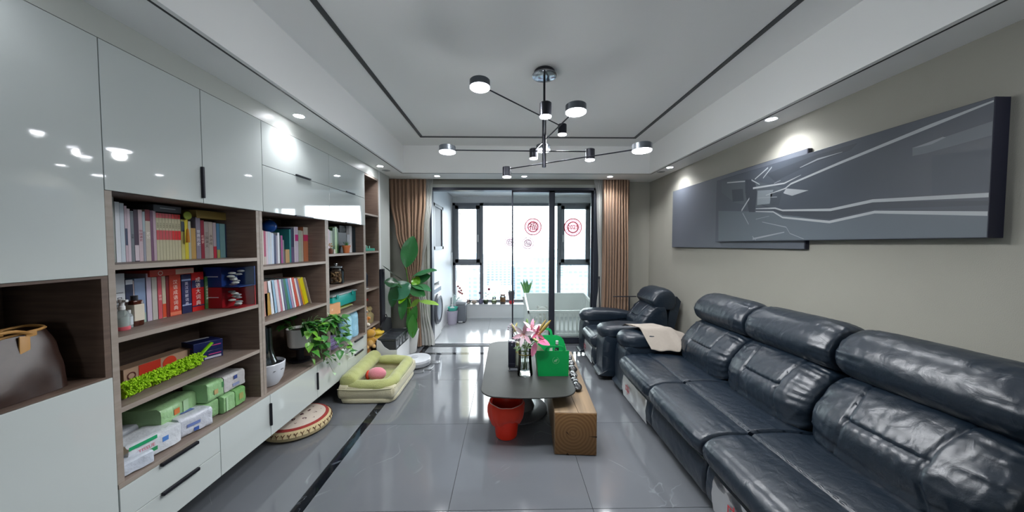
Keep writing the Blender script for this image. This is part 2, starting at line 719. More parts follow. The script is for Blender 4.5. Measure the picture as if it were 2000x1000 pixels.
# dark side window on the balcony's left wall
w2 = thing('window_2', None, None, (BX0, 5.3, 1.3))
w2['kind'] = 'structure'
f = MB()
f.box(BX0, BX0 + .03, 5.05, 5.12, 1.48, 2.24)
f.box(BX0, BX0 + .03, 5.70, 5.80, 1.48, 2.24)
f.box(BX0, BX0 + .03, 5.05, 5.80, 1.48, 1.53)
f.box(BX0, BX0 + .03, 5.05, 5.80, 2.19, 2.24)
f.build('window_frame', mat('#55575c', .4), w2)
MB().box(BX0 + .002, BX0 + .012, 5.12, 5.70, 1.53, 2.19).build('pane', mat('#4e5158', .5), w2)

# outdoors: ground, hills, neighbouring wing and towers far below; bluish haze put into ground, hill and tower colours
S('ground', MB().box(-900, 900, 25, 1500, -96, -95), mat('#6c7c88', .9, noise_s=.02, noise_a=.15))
hl = MB()
rows = []
for i in range(2):
    pass
for k, (yy, hh) in enumerate(((1250, 90), (1000, 62))):
    pts = [[Vector((-1200 + 60 * q, yy + (0 if r == 1 else -160 * (1 - r)), -95 + (hh * (.75 + .5 * noise.noise(Vector((q * .23, k * 7, 0)))) if r == 1 else 0))) for q in range(41)] for r in (0, 1, 2)]
    for q in range(41):
        pts[2][q].y = yy + 160
        pts[2][q].z = -95
    hl.quadgrid(pts)
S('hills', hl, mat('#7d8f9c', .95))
wing = thing('apartment_wing', 'neighbouring pale tower edge with louvred balconies seen in left casement', 'building', (-4.2, 12, -90))
B('wall', mat('#8e8c88', .8), wing, -6.5, -1.85, 10.5, 13.0, -90, 20)
for k in range(14):
    z = -2.3 + .62 * k
    B('louvre', mat('#cfd2d4', .7), wing, -1.85, -1.63, 10.45, 11.4, z, z + .07)
B('corner_column', mat('#a39e8a', .8), wing, -1.63, -1.42, 11.0, 11.6, -90, 20)

bt = [(-58, 190, 22, -13), (-30, 230, 26, -20), (-6, 200, 20, -26), (22, 250, 30, -14), (46, 210, 22, -22), (64, 260, 26, -18),
      (-90, 300, 30, -18), (-44, 340, 34, -22), (-10, 380, 30, -16), (24, 400, 36, -26), (70, 380, 34, -20), (108, 330, 30, -16),
      (-20, 150, 14, -36), (8, 130, 13, -40), (33, 145, 14, -34), (-36, 135, 14, -34), (-130, 460, 40, -24), (-70, 520, 44, -20), (0, 560, 46, -26), (66, 540, 44, -20), (140, 500, 44, -24)]
hazed_cols = ['#8c96a2', '#808c9a', '#94999f', '#858f9c']  # blue-grey haze mixed into the wall colours
where = ['left', 'centre', 'right']
for i, (x, y, w, zt) in enumerate(bt):
    near = 'nearest' if y < 160 else 'near' if y < 270 else 'middle distance' if y < 420 else 'farthest'
    o = thing('apartment_tower', 'pale hazy apartment tower of the %s row beyond the balcony, %s of that row' % (near, ''), 'building', (x, y, -95), 0, 'distant apartment towers')
    o['_row'] = near
    m = mat(hazed_cols[i % 4], .85)
    d = w * .6
    b = MB().box(x - w / 2, x + w / 2, y, y + d, -95, zt)
    b.box(x - w * .28, x + w * .1, y + d * .2, y + d * .8, zt, zt + 3)
    b.build('wall', m, o)
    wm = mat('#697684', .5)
    nc = 6
    bw = MB()
    zz = zt - 2.5
    while zz > zt - 62:
        for q in range(nc):
            x0 = x - w / 2 + w * (q + .22) / nc
            bw.box(x0, x0 + w * .56 / nc, y - .15, y + .1, zz - 1.6, zz)
        zz -= 3.1
    ob = bw.build('window_grid', wm, o)
    ob['kind'] = 'stuff'
rowsd = {}
for o in list(C.objects):
    if o.get('_row'):
        rowsd.setdefault(o['_row'], []).append(o)
for rname, lst in rowsd.items():
    lst.sort(key=lambda q: q.location.x / q.location.y)
    for k, o in enumerate(lst):
        o['label'] = 'pale distant apartment tower, %s from the left in the %s row' % (['first', 'second', 'third', 'fourth', 'fifth', 'sixth', 'seventh', 'eighth'][k], rname)
        del o['_row']
        del o['group']

# ------------------------------------------------------------------ downlights
dl = []


def downlight(x, y, label, power=DOWN):
    t = thing('downlight', label, 'ceiling light', (x, y, ZS), 0, 'recessed downlights in the soffit')
    MB().lathe([(.032, -.001), (.044, -.004), (.046, 0)], (x, y, ZS), 24, cap0=False, cap1=False).build('rim', M_white, t, smooth=True)
    MB().lathe([(.001, -.003), (.034, -.003)], (x, y, ZS), 20, cap0=False, cap1=False).build('lens', mat('#f6f8ff', .5, emit=30), t)
    d = bpy.data.lights.new('downlight_lamp', 'SPOT')
    d.energy = power
    d.spot_size = R(140)
    d.spot_blend = .9
    d.shadow_soft_size = .05
    d.color = (.95, .97, 1)
    o = bpy.data.objects.new('lamp_light', d)
    C.objects.link(o)
    o.parent = t
    o.location = (0, 0, -.01)


for x, nm in ((-1.549, 'over the cabinet'), (2.022, 'over the sofa')):
    for y, q in ((3.88, 'farthest of its row, near the curtain'), (2.39, 'second from the curtain'), (.9, 'third from the curtain, out of view'), (-.6, 'fourth from the curtain, out of view'), (-2.1, 'fifth from the curtain, out of view')):
        downlight(x, y, 'recessed round downlight %s, %s' % (nm, q), DOWN * (.36 if x < 0 else .8) * (.22 if y < 1 else 1))
for x, q in ((-.975, 'left'), (.245, 'middle'), (1.455, 'right')):
    downlight(x, 4.42, 'recessed downlight above the balcony door, %s one of three' % q)
for x, y in ((-1.56, 4.1), (2.03, 4.12)):
    t = thing('ceiling_sensor', 'small round unlit grey disc in soffit, %s corner by curtain' % ('left' if x < 0 else 'right'), 'sensor', (x, y, ZS))
    MB().lathe([(.03, -.004), (.05, -.002), (.052, 0)], (x, y, ZS), 20, cap0=True, cap1=False).build('rim', mat('#a9acae', .5), t, smooth=True)
    MB().lathe([(.02, -.007), (.026, -.004)], (x, y, ZS), 16).build('cover', mat('#8d9093', .5), t, smooth=True)

# ------------------------------------------------------------------ chandelier
px, py = .286, 2.42
ch = thing('chandelier', 'black multi-arm chandelier with round and cylindrical lamp heads', 'chandelier', (px, py, ZC))
MB().lathe([(.075, -.001), (.079, -.006), (.079, -.028), (.075, -.03)], (px, py, ZC), 32).build('canopy_cup', M_black, ch, smooth=True)
MB().lathe([(.08, -.03), (.093, -.033), (.093, -.040), (.088, -.042), (.02, -.042)], (px, py, ZC), 32).build('canopy_plate', mat('#8e9195', .12, metal=.9), ch, smooth=True)
MB().cyl((px, py, 2.42), .0085, ZC - .04 - 2.42, 12).build('hanging_rod', M_blackm, ch, smooth=True)
MB().cyl((px, py, 2.155), .0155, .37, 16, bev=.002).build('stem', M_blackm, ch, smooth=True)
arms = [(2.538, (-.165, 1.955), (.46, 2.62)), (2.40, (.235, 1.92), (.318, 2.76)), (2.37, (.415, 1.90), (.232, 2.73)), (2.276, (-.45, 2.40), (.64, 2.42)), (2.19, (.885, 2.055), (.0, 2.63))]
for k, (z, a, b) in enumerate(arms):
    disc_first = k != 1
    A, Bp = (a, b) if disc_first else (b, a)
    dv = (Vector(Bp) - Vector(A)).normalized()
    s0 = Vector(A) + dv * .055
    s1 = Vector(Bp) - dv * .034
    arm = MB().tube([(s0.x, s0.y, z), (s1.x, s1.y, z)], .0045, 8).build('arm', M_blackm, ch, smooth=True)
    q = MB().lathe([(.058, .03), (.062, .026), (.062, -.012), (.058, -.012)], (A[0], A[1], z), 32, cap1=False).build('disc_head', mat('#5d6268', .35, metal=.5), ch, smooth=True)
    MB().lathe([(.0605, -.012), (.0605, -.018), (.056, -.021), (.001, -.021)], (A[0], A[1], z), 32, cap0=False).build('diffuser', M_lamp, q, smooth=True)
    q = MB().lathe([(.033, .018), (.036, .015), (.036, -.062), (.033, -.062)], (Bp[0], Bp[1], z), 24, cap1=False).build('cylinder_head', M_blackm, ch, smooth=True)
    MB().lathe([(.035, -.062), (.035, -.067), (.031, -.069), (.001, -.069)], (Bp[0], Bp[1], z), 24, cap0=False).build('diffuser', M_lamp, q, smooth=True)
    for (P, dz, en, kd) in ((A, -.055, CHUP, 'POINT'), (A, -.03, CHAND, 'SPOT'), (Bp, -.08, CHAND * .6, 'SPOT')):  # the POINT lamp under each disc is added to brighten the ceiling
        d = bpy.data.lights.new('chandelier_lamp_and_fill', kd)
        d.energy = en
        if kd == 'SPOT':
            d.spot_size = R(165)
            d.spot_blend = .6
        d.shadow_soft_size = .03
        d.color = (.96, .98, 1)
        o = bpy.data.objects.new('lamp_light', d)
        C.objects.link(o)
        o.parent = ch
        o.location = Vector((P[0], P[1], z + dz)) - Vector((px, py, ZC))
# ================================================================== CABINET WALL
XBK = -2.09
M_in = M_wood
ZD0, ZD1 = 1.787, 2.405                     # upper doors
ZDK = .527                                  # deck top
GAP = .0015


def front(name, y0, y1, z0, z1, parent):
    return MB().box(CX - .018, CX, y0 + GAP, y1 - GAP, z0 + GAP, z1 - GAP, bev=.0012, seg=1).build(name, M_gloss, parent)


def pull(parent, y0, y1, z0, z1):
    return MB().box(CX, CX + .016, y0, y1, z0, z1, bev=.0025, seg=2).build('handle', M_blackm, parent)


def carcass(parent, y0, y1, z0, z1, m=None, back=True):
    b = MB()
    b.box(XBK + .005, CX - .02, y0, y0 + .018, z0, z1)
    b.box(XBK + .005, CX - .02, y1 - .018, y1, z0, z1)
    b.box(XBK + .005, CX - .02, y0 + .018, y1 - .018, z0, z0 + .018)
    b.box(XBK + .005, CX - .02, y0 + .018, y1 - .018, z1 - .018, z1)
    b.box(XBK + .002, XBK + .008, y0, y1, z0, z1)
    return b.build('carcass', m or M_white, parent)


# tall unit at the left edge
u = thing('tall_cabinet', 'tall glossy white cabinet with dark open niche, at the left edge of the wall unit', 'cabinet', (-1.88, .97, .2))
carcass(u, .60, 1.331, 1.428, ZD1)
front('door', .60, 1.331, 1.43, ZD1, u)
carcass(u, .60, 1.331, .205, 1.0)
front('door', .60, 1.331, .205, 1.0, u)
b = MB()
b.box(XBK + .005, CX - .004, .60, .622, 1.0, 1.43)
b.box(XBK + .005, CX - .004, 1.309, 1.331, 1.0, 1.43)
b.box(XBK + .005, CX - .004, .622, 1.309, 1.0, 1.008)
b.box(XBK + .005, CX - .004, .622, 1.309, 1.420, 1.43)
b.box(XBK + .005, XBK + .02, .622, 1.309, 1.008, 1.42)
b.build('niche_lining', ramp_mat('dark_oak', '#4a3a32', '#6b574a', 5, (1, 1, 12), .5, 'noise'), u)

# upper cabinets
u = thing('wall_cabinet', 'glossy white upper cabinet with two tall doors above the left bookshelf', 'cabinet', (-1.88, 1.75, ZD0))
carcass(u, 1.331, 2.176, ZD0, ZD1, M_wood)
d1 = front('door', 1.331, 1.755, ZD0, ZD1, u)
pull(d1, 1.742, 1.752, 1.815, 1.985)
front('door', 1.755, 2.176, ZD0, ZD1, u)
for (y0, y1, hy, nm) in ((2.176, 2.98, 2.60, 'middle'), (2.98, 3.715, 3.37, 'right')):
    u = thing('wall_cabinet', 'glossy white upper cabinet with two lift-up flaps above the %s bookshelf' % nm, 'cabinet', (-1.88, (y0 + y1) / 2, ZD0))
    carcass(u, y0, y1, ZD0, ZD1, M_wood)
    t1 = front('flap_door', y0, y1, 2.105, ZD1, u)
    pull(t1, hy - .09, hy + .09, 2.106, 2.116)
    t2 = front('flap_door', y0, y1, ZD0, 2.105, u)
    pull(t2, hy - .11, hy + .11, ZD0 - .004, ZD0 + .006)
S('trim_4', MB().box(CX - .02, CX - .001, .55, 4.135, ZD1 + .001, ZS), mat('#b7bab4', .35), label='white filler strip between the cabinet doors and the soffit')
S('trim_5', MB().box(XBK, CX - .001, -1.2, .597, 0, ZS), M_white, label='white end panel beside the tall cabinet')


# open bookshelves
def bookshelf(y0, y1, shelves, label, zt=ZD0):
    u = thing('bookshelf', label, 'bookshelf', (-1.88, (y0 + y1) / 2, ZDK))
    xf = CX - .004
    MB().box(XBK + .005, XBK + .02, y0 + .02, y1 - .02, ZDK, zt).build('back_panel', M_in, u)
    for a in (y0, y1 - .024):
        b = MB().use(M_in).box(XBK + .005, xf - .002, a, a + .024, ZDK, zt)
        b.use(M_edge).box(xf - .002, xf, a, a + .024, ZDK, zt)
        b.build('side_panel', M_in, u)
    for z in shelves:
        b = MB().use(M_woodh).box(XBK + .02, xf - .003, y0 + .024, y1 - .024, z - .022, z)
        b.use(M_edge).box(xf - .003, xf - .001, y0 + .024, y1 - .024, z - .022, z)
        b.build('shelf', M_in, u)
    return u


bookshelf(1.333, 2.14, (1.474, 1.16, .853), 'grey-brown oak bookshelf with three shelves, leftmost and fullest of books')
bookshelf(2.143, 2.93, (1.408, 1.024), 'grey-brown oak bookshelf with two shelves and a trailing pothos')
bookshelf(2.932, 3.70, (1.471, 1.149, .85), 'grey-brown oak bookshelf holding teal box, glass jar and blue bags')
# tall open end shelf
u = thing('tall_open_shelf', 'narrow full-height oak shelf at the far end of the wall unit', 'bookshelf', (-1.88, 3.9, .0))
xf = CX - .003
b = MB()
b.box(XBK + .005, XBK + .02, 3.70, 4.12, .03, ZD1)
b.build('back_panel', M_in, u)
for a, w in ((3.702, .02), (4.095, .025)):
    b = MB().use(M_in).box(XBK + .005, xf - .002, a, a + w, .03, ZD1)
    b.use(M_edge).box(xf - .002, xf, a, a + w, .03, ZD1)
    b.build('side_panel', M_in, u)
for z in (1.937, 1.481, 1.018, .563, .07, ZD1):
    b = MB().use(M_woodh).box(XBK + .02, xf - .003, 3.722, 4.095, z - .022, z)
    b.use(M_edge).box(xf - .003, xf - .001, 3.722, 4.095, z - .022, z)
    b.build('shelf', M_in, u)
S('trim_6', MB().box(CX - .02, CX, 4.121, 4.16, 0, ZS), M_white, label='white strip beside the narrow shelf')

# the deck and the base units under it
dk = MB().use(M_woodh).box(XBK + .005, CX - .003, 1.333, 3.70, ZDK - .02, ZDK - .0005)
dk.use(M_edge).box(CX - .003, CX, 1.333, 3.70, ZDK - .02, ZDK - .0005)
o = dk.build('cabinet_top', M_woodh)
tag(o, 'long grey-brown oak board lying on the low white cabinets', 'cabinet top')
ZB0, ZB1 = .209, .506


def base(y0, y1, label, loc=None):
    u = thing('base_cabinet', label, 'cabinet', (-1.88, (y0 + y1) / 2, ZB0))
    carcass(u, y0, y1, ZB0, ZB1)
    return u


u = base(1.333, 1.804, 'low floating white cabinet with two drawers beside the tall cabinet')
for z0, z1 in ((.361, ZB1), (ZB0, .361)):
    d = front('drawer', 1.333, 1.804, z0, z1, u)
    pull(d, 1.49, 1.668, z1 - .013, z1 + .003)
u = base(1.804, 2.735, 'low floating white cabinet with two doors above the round cushion')
d = front('door', 1.804, 2.19, ZB0, ZB1, u)
pull(d, 2.178, 2.188, .288, .447)
d = front('door', 2.19, 2.735, ZB0, ZB1, u)
pull(d, 2.722, 2.732, .288, .440)
u = base(2.735, 3.25, 'low floating white cabinet with one plain door below the pothos vines')
front('door', 2.735, 3.25, ZB0, ZB1, u)
u = base(3.25, 3.70, 'low floating white cabinet with two drawers behind the green dog bed')
for z0, z1 in ((.358, ZB1), (ZB0, .358)):
    d = front('drawer', 3.25, 3.70, z0, z1, u)
    pull(d, 3.40, 3.59, z1 - .013, z1 + .003)

# ================================================================== BOOKS
ORD = ['first', 'second', 'third', 'fourth', 'fifth', 'sixth', 'seventh', 'eighth', 'ninth', 'tenth', 'eleventh', 'twelfth', 'thirteenth',
       'fourteenth', 'fifteenth', 'sixteenth', 'seventeenth', 'eighteenth', 'nineteenth', 'twentieth', 'twenty-first', 'twenty-second', 'twenty-third', 'twenty-fourth', 'twenty-fifth', 'twenty-sixth', 'twenty-seventh', 'twenty-eighth', 'twenty-ninth', 'thirtieth', 'thirty-first', 'thirty-second']


def book(y0, y1, z0, h, col, label, xs=-1.87, dep=.17, bands=(), text=None, tcol='#e8e4da', group=None, lean=0, rough=.45, tsize=None, ty=None):
    """upright book, spine towards the room (+X)"""
    w = y1 - y0
    ct = min(.0028, w * .14)
    t = thing('book', label, 'book', (xs - dep / 2, (y0 + y1) / 2, z0), 0, group)
    M = None
    if lean:
        P = Vector((0, y1 if lean < 0 else y0, z0))
        M = Matrix.Translation(P) @ Matrix.Rotation(lean, 4, 'X') @ Matrix.Translation(-P)
    zz = z0 + .0008
    b = MB()
    b.box(xs - .003, xs, y0, y1, zz, z0 + h, M=M)
    b.box(xs - dep, xs - .003, y0, y0 + ct, zz, z0 + h, M=M)
    b.box(xs - dep, xs - .003, y1 - ct, y1, zz, z0 + h, M=M)
    b.build('cover', mat(col, rough, noise_s=30, noise_a=.06), t)
    MB().box(xs - dep + .004, xs - .003, y0 + ct, y1 - ct, zz + .002, z0 + h - .003, M=M).build('pages', M_page, t)
    for (f0, f1, c) in bands:
        MB().box(xs, xs + .0006, y0 + .0005, y1 - .0005, z0 + h * f0, z0 + h * f1, M=M).build('spine_band', mat(c, .5), t)
    if text:
        n = len(text)
        sz = tsize or min(w * .8, h * .8 / n)
        mb = MB()
        yc = (y0 + y1) / 2
        for i, chh in enumerate(text):
            zc = (ty or z0 + h * .5) + ((n - 1) / 2 - i) * sz * 1.12
            T = TM(xs + .0009, yc, zc, (0, 1, 0), (0, 0, 1))
            mb.text(chh, sz, T if M is None else M @ T, .0002)
        mb.build('spine_lettering', mat(tcol, .6), t)
    return t


def crop(ox, oy, s):
    return lambda x, y: (ox + x / s, oy + y / s)


def row(cr, items, zs, where_, xs=-1.87, base_y=None, group=None, h_y=None):
    """items: (x0, x1, ytop, colour, describe, extra)"""
    for k, it in enumerate(items):
        x0, x1, yt, col, desc = it[:5]
        ex = it[5] if len(it) > 5 else {}
        a = U(*cr(x0, h_y), 0, xs)
        b_ = U(*cr(x1, h_y), 0, xs)
        tp = U(*cr((x0 + x1) / 2, yt), 0, xs)
        q = 'number %s from the left %s' % (ORD[k], where_)
        book(a.y + .0006, b_.y - .0004, zs, max(.06, tp.z - zs), col, '%s, %s' % (desc, ORD[k] + ' from the left ' + where_), xs=xs + ex.pop('dx', 0), group=group, **ex)


c2 = crop(200, 360, 6.25)
wh = '#cfd2d8'
row(c2, [
    (118, 160, 110, '#8f958f', 'tall thin grey-green book'),
    (165, 225, 215, '#d3d8df', 'tall white book'),
    (225, 278, 232, '#bcc8d2', 'tall pale blue book'),
    (280, 313, 265, '#b9a6b2', 'pale mauve book', dict(bands=((.3, .6, '#39435e'),))),
    (313, 350, 298, '#c6b7c2', 'pale pink book'),
    (350, 392, 325, '#6a727a', 'grey book', dict(text='文集', tcol='#30343a')),
    (392, 447, 312, '#38233a', 'dark plum book with white foot', dict(bands=((.02, .32, '#c8bcc4'),))),
    (447, 498, 312, '#bdaab2', 'pinkish white book', dict(text='中国通史', tcol='#8a3a48')),
    (498, 530, 335, '#9fb0b8', 'pale teal-grey book', dict(bands=((.0, .6, '#8a8d9a'),))),
    (530, 592, 310, '#b5aca0', 'beige book with dark red top', dict(bands=((.78, 1, '#7c2231'),), text='史记', tcol='#efe8e0')),
    (592, 626, 320, '#6d4a66', 'purple book'),
    (626, 662, 322, '#b09aa8', 'dusty pink book'),
], 1.474, 'on the top shelf, left bookshelf', h_y=700)
sx_ = [662, 699, 737, 775, 814, 852, 886, 924, 960]
ser = []
for i in range(8):
    ser.append((sx_[i], sx_[i + 1], 348 + 3.2 * i, '#b3ae92', 'cream volume of a uniform set with red bands', dict(bands=((.9, 1, '#c0545c' if i < 5 else '#c43a3c'), (.44, .64, '#b9474d' if i < 5 else '#c5262a')), text='文化史', tcol='#5c5a48', tsize=.010, ty=1.474 + .185)))
for k, it in enumerate(ser):
    it[5]['bands'] = it[5]['bands']
a_ = [U(*c2(x, 700), 0, -1.87).y for x in sx_]
for i in range(8):
    tp = U(*c2((sx_[i] + sx_[i + 1]) / 2, 350 + 3.2 * i), 0, -1.87)
    book(a_[i] + .0008, a_[i + 1] - .0004, 1.474, tp.z - 1.474, '#b3ae92', 'cream volume with two red bands, %s of the eight-volume set' % ORD[i], bands=ser[i][5]['bands'], text='文化史', tcol='#5c5a48', tsize=.009, ty=1.474 + .19, group='cream eight-volume set on the top shelf')
row(c2, [
    (964, 1008, 430, '#b9b46e', 'pale yellow book', dict(bands=((.7, .95, '#3a4650'),))),
    (1008, 1052, 430, '#c2b42e', 'bright yellow book'),
    (1052, 1084, 452, '#a5a698', 'pale grey book'),
    (1084, 1142, 535, '#ab8a52', 'short tan book'),
    (1145, 1202, 402, '#7b7684', 'mauve-grey book', dict(text='世界历史', tcol='#d8d4dc')),
    (1204, 1246, 440, '#7d2636', 'dark red book', dict(text='红楼梦', tcol='#d8b8b0')),
    (1246, 1300, 455, '#8f8884', 'grey book', dict(text='三国演义', tcol='#4a3a3a')),
    (1300, 1350, 460, '#9a9089', 'grey-beige book', dict(text='水浒传', tcol='#4a3a3a')),
    (1352, 1392, 468, '#948890', 'grey book with red foot', dict(bands=((0, .33, '#9b2233'),))),
    (1395, 1434, 478, '#3c6883', 'blue book', dict(bands=((0, .24, '#8d8c55'),))),
    (1436, 1500, 482, '#6f9496', 'pale teal book'),
    (1500, 1545, 490, '#1b2944', 'navy book'),
], 1.474, 'right of the cream set, top shelf', h_y=700)
# leaning patterned book
yb = U(*c2(1700, 880), 0, -1.87).y
ybl = U(*c2(1590, 880), 0, -1.87).y
M_snake = ramp_mat('mottled_cover', '#2f2619', '#b09a62', 60, (1, 1, 1), .45, 'noise')
t = thing('book', 'brown and tan mottled book leaning at the right end of the top shelf', 'book', (-1.95, yb, 1.474))
P = Vector((0, yb, 1.475))
M = Matrix.Translation(P) @ Matrix.Rotation(R(27), 4, 'X') @ Matrix.Translation(-P)
MB().box(-2.04, -1.87, yb - .018, yb, 1.475, 1.63, M=M, bev=.001).build('cover', M_snake, t)
MB().box(-2.042, -1.873, yb - .015, yb - .003, 1.478, 1.6315, M=M).build('pages', M_page, t)


def lying(name, label, cat, cr, x0, x1, yt, yb_, zs, xs, dep, col, m=None, edge=None, tilt=0, text=None):
    a = U(*cr(x0, (yt + yb_) / 2), 0, xs)
    b_ = U(*cr(x1, (yt + yb_) / 2), 0, xs)
    h = abs(U(*cr((x0 + x1) / 2, yt), 0, xs).z - U(*cr((x0 + x1) / 2, yb_), 0, xs).z)
    t = thing(name, label, cat, (xs - dep / 2, (a.y + b_.y) / 2, zs))
    mm = m or mat(col, .5)
    MB().box(xs - dep, xs, a.y, b_.y, zs + .001, zs + h, bev=.002).build('cover' if name == 'book' else 'body', mm, t)
    return t, a.y, b_.y, h


# lying on the rows
zt_ = 1.474 + U(*c2(800, 352), 0, -1.87).z - 1.474 + .004
t, a, b_, h = lying('flat_box', 'dark grey flat box lying across the cream book set', 'box', c2, 622, 962, 270, 355, zt_ - .002, -1.868, .15, '#4a5058')
MB().box(-1.868, -1.8675, a + (b_ - a) * .22, a + (b_ - a) * .78, zt_ + h * .47, zt_ + h * .56).build('printed_line', mat('#b9bec4', .5), t)
ztt = U(*c2(1300, 425), 0, -1.87).z
t, a, b_, h = lying('book', 'thick ochre hardback lying across books, right end of top shelf', 'book', c2, 1150, 1525, 345, 440, ztt, -1.868, .16, '#8d7840')
MB().box(-1.868 - .155, -1.8675, a + .004, b_ - .004, ztt + h, ztt + h + .0008).build('top_edge', mat('#b59c62', .6), t)
# green leaf-shaped bookmark with an amber tassel hanging before the books
p = U(*c2(1040, 382), 0, -1.85)
t = thing('hanging_ornament', 'olive green round-leaf ornament with amber tassel hanging before the books', 'ornament', (p.x, p.y, p.z - .1))
MB().lathe([(.001, -.002), (.021, -.002), (.024, 0), (.021, .002), (.001, .002)], (p.x, p.y, p.z), 20, axis='X').build('leaf_disc', mat('#7a8a22', .5), t, smooth=True)
q = U(*c2(1040, 540), 0, -1.85)
MB().tube([p, (q.x, q.y, q.z)], .0012, 6).build('cord', mat('#a07a20', .6), t)
e = U(*c2(1035, 710), 0, -1.85)
MB().lathe([(.002, 0), (.005, -.006), (.008, (e.z - q.z) * .6), (.009, (e.z - q.z))], (q.x, q.y, q.z), 12).build('tassel', mat('#b87a1c', .7), t, smooth=True)

# second shelf, left bookshelf
c3 = crop(200, 500, 6.25)
Z2 = 1.16
row(c3, [
    (140, 284, 215, '#c6cacf', 'wide white book with black characters', dict(text='一品味', tcol='#24252c', tsize=.03)),
    (290, 382, 290, '#26304e', 'navy book with white head', dict(bands=((.9, 1, '#c6cad4'),))),
    (382, 398, 300, '#b8a9ac', 'thin pale book'),
    (400, 532, 272, '#7f93b4', 'wide sky-blue book with green foot', dict(bands=((0, .22, '#8fa59a'),))),
    (545, 606, 212, '#c2b6c8', 'tall lilac-white book'),
    (612, 676, 258, '#b9b6ae', 'pale grey paperback'),
    (682, 732, 250, '#c45560', 'coral pink book', dict(text='诗词', tcol='#f0d8d0')),
    (734, 780, 245, '#bdb29a', 'cream book with orange foot', dict(bands=((.02, .34, '#cf4a28'),))),
    (782, 820, 248, '#7a2026', 'dark red slim book'),
    (824, 966, 228, '#bf3c28', 'thick orange-red dictionary with white characters', dict(text='汉语成语词典', tcol='#ecd6cc', tsize=.026, bands=((.02, .1, '#d8795c'),))),
    (974, 1092, 225, '#262a50', 'thick navy dictionary with pale bands', dict(text='英汉双解词典', tcol='#cfcadb', tsize=.021, bands=((.84, .88, '#8fa3c6'), (.2, .235, '#8fa3c6')))),
    (1098, 1246, 195, '#b51f1e', 'thick red dictionary with navy panel', dict(text='成语大词典', tcol='#efe3dc', tsize=.031, bands=((.6, .8, '#25264e'), (.12, .15, '#25264e')))),
    (1256, 1312, 250, '#3f6b38', 'green and white book', dict(text='小学生词典', tcol='#e6ecdc', tsize=.016, bands=((.18, .84, '#55764c'),))),
], Z2, 'on the second shelf, left bookshelf', h_y=600)
zz = U(*c3(850, 240), 0, -1.87).z + .002
t, a, b_, h = lying('flat_box', 'orange-red flat box lying across the dictionaries', 'box', c3, 575, 1120, 150, 230, zz, -1.86, .16, '#c23a2a')
MB().box(-1.86, -1.8595, a + (b_ - a) * .55, b_ - .004, zz + .004, zz + h - .004).build('pale_label', mat('#d8b9a4', .6), t)
MB().lathe([(.009, 0), (.012, 0)], (-1.859, a + .05, zz + h / 2), 20, axis='X', cap0=False, cap1=False).build('printed_ring', mat('#e6cfc0', .6), t)
# blue and red acrylic boxes with items
for (nm, col, y0c, y1c, lab) in (('blue', '#16306e', 130, 375, 'upper'), ('red', '#a01822', 378, 628, 'lower')):
    za = Z2 + .001 if nm == 'red' else U(*c3(1330, 376), 0, -1.87).z
    zb = U(*c3(1330, 378 if nm == 'red' else 132), 0, -1.87).z
    xa, xm, xb, ya, yb2 = -1.895, -1.785, -1.675, 1.975, 2.10
    t = thing('display_box', '%s carton with clear window showing white trinkets, %s of the pair' % (nm, lab), 'box', ((xa + xb) / 2, (ya + yb2) / 2, za))
    MB().box(xa, xm, ya, yb2, za, zb - .001, bev=.001).build('carton', mat(col, .4), t)
    MB().box(xm, xb, yb2 - .006, yb2, za, zb - .001).build('back_board', mat(col, .4), t)
    MB().box(xm, xb, ya, yb2 - .006, za, za + .003).build('base_board', mat(col, .4), t)
    MB().box(xm, xb - .001, ya, ya + .001, za + .003, zb - .003).use(M_glass).box(xb - .002, xb - .001, ya, yb2 - .006, za + .003, zb - .003).build('clear_window', M_glass, t)
    MB().box(xm, xb, ya, yb2, zb - .003, zb - .0015).build('clear_lid', M_glass, t)
    MB().box(xa + .015, xm - .02, ya - .0006, ya, (za + zb) / 2, (za + zb) / 2 + .005).build('printed_line', mat('#c9cbd6', .5), t)
    for k in range(9):
        zz3 = za + .014 + k * (zb - za - .035) / 9
        MB().sphere((xm + .025 + random.random() * .05, ya + .03 + random.random() * .05, zz3), .016, 1.3, 1.2, .5, 10, 6).build('trinket', mat('#c6c7c4' if k % 2 else '#8b8d92', .4), t, smooth=True)
# bottles at the left end
bx_, by_ = -1.745, None
p = U(*c3(240, 930), 2, Z2)
p.x, p.y = -1.80, U(*c3(240, 700), 0, -1.80).y
t = thing('spray_bottle', 'clear plastic spray bottle with white nozzle and pink base', 'bottle', (p.x, p.y, Z2))
MB().lathe([(.001, .012), (.022, .012), (.024, .02), (.0235, .07), (.018, .085), (.010, .094), (.010, .10)], (p.x, p.y, Z2), 20).build('bottle', mat('#b9c6c4', .2, alpha=.35), t, smooth=True)
MB().lathe([(.001, .014), (.0215, .014), (.0215, .062), (.001, .062)], (p.x, p.y, Z2), 20).build('liquid', mat('#b4c2be', .2, alpha=.6), t, smooth=True)
MB().lathe([(.024, 0), (.025, .004), (.0245, .016), (.02, .018)], (p.x, p.y, Z2 + .001), 20).build('pink_base', mat('#d0606c', .4), t, smooth=True)
b = MB().lathe([(.011, .096), (.011, .112), (.008, .116), (.008, .128), (.011, .132), (.011, .145), (.002, .147)], (p.x, p.y, Z2), 14)
b.box(p.x, p.x + .026, p.y - .006, p.y + .006, Z2 + .132, Z2 + .143, bev=.002)
b.build('nozzle', M_white, t, smooth=True)
yq = U(*c3(325, 700), 0, -1.82).y
t = thing('small_bottle', 'slim clear bottle with white label between spray and amber bottles', 'bottle', (-1.82, yq, Z2))
MB().lathe([(.001, .001), (.012, .001), (.0125, .06), (.006, .07), (.006, .078)], (-1.82, yq, Z2), 14).build('bottle', mat('#c9d2d6', .2, alpha=.5), t, smooth=True)
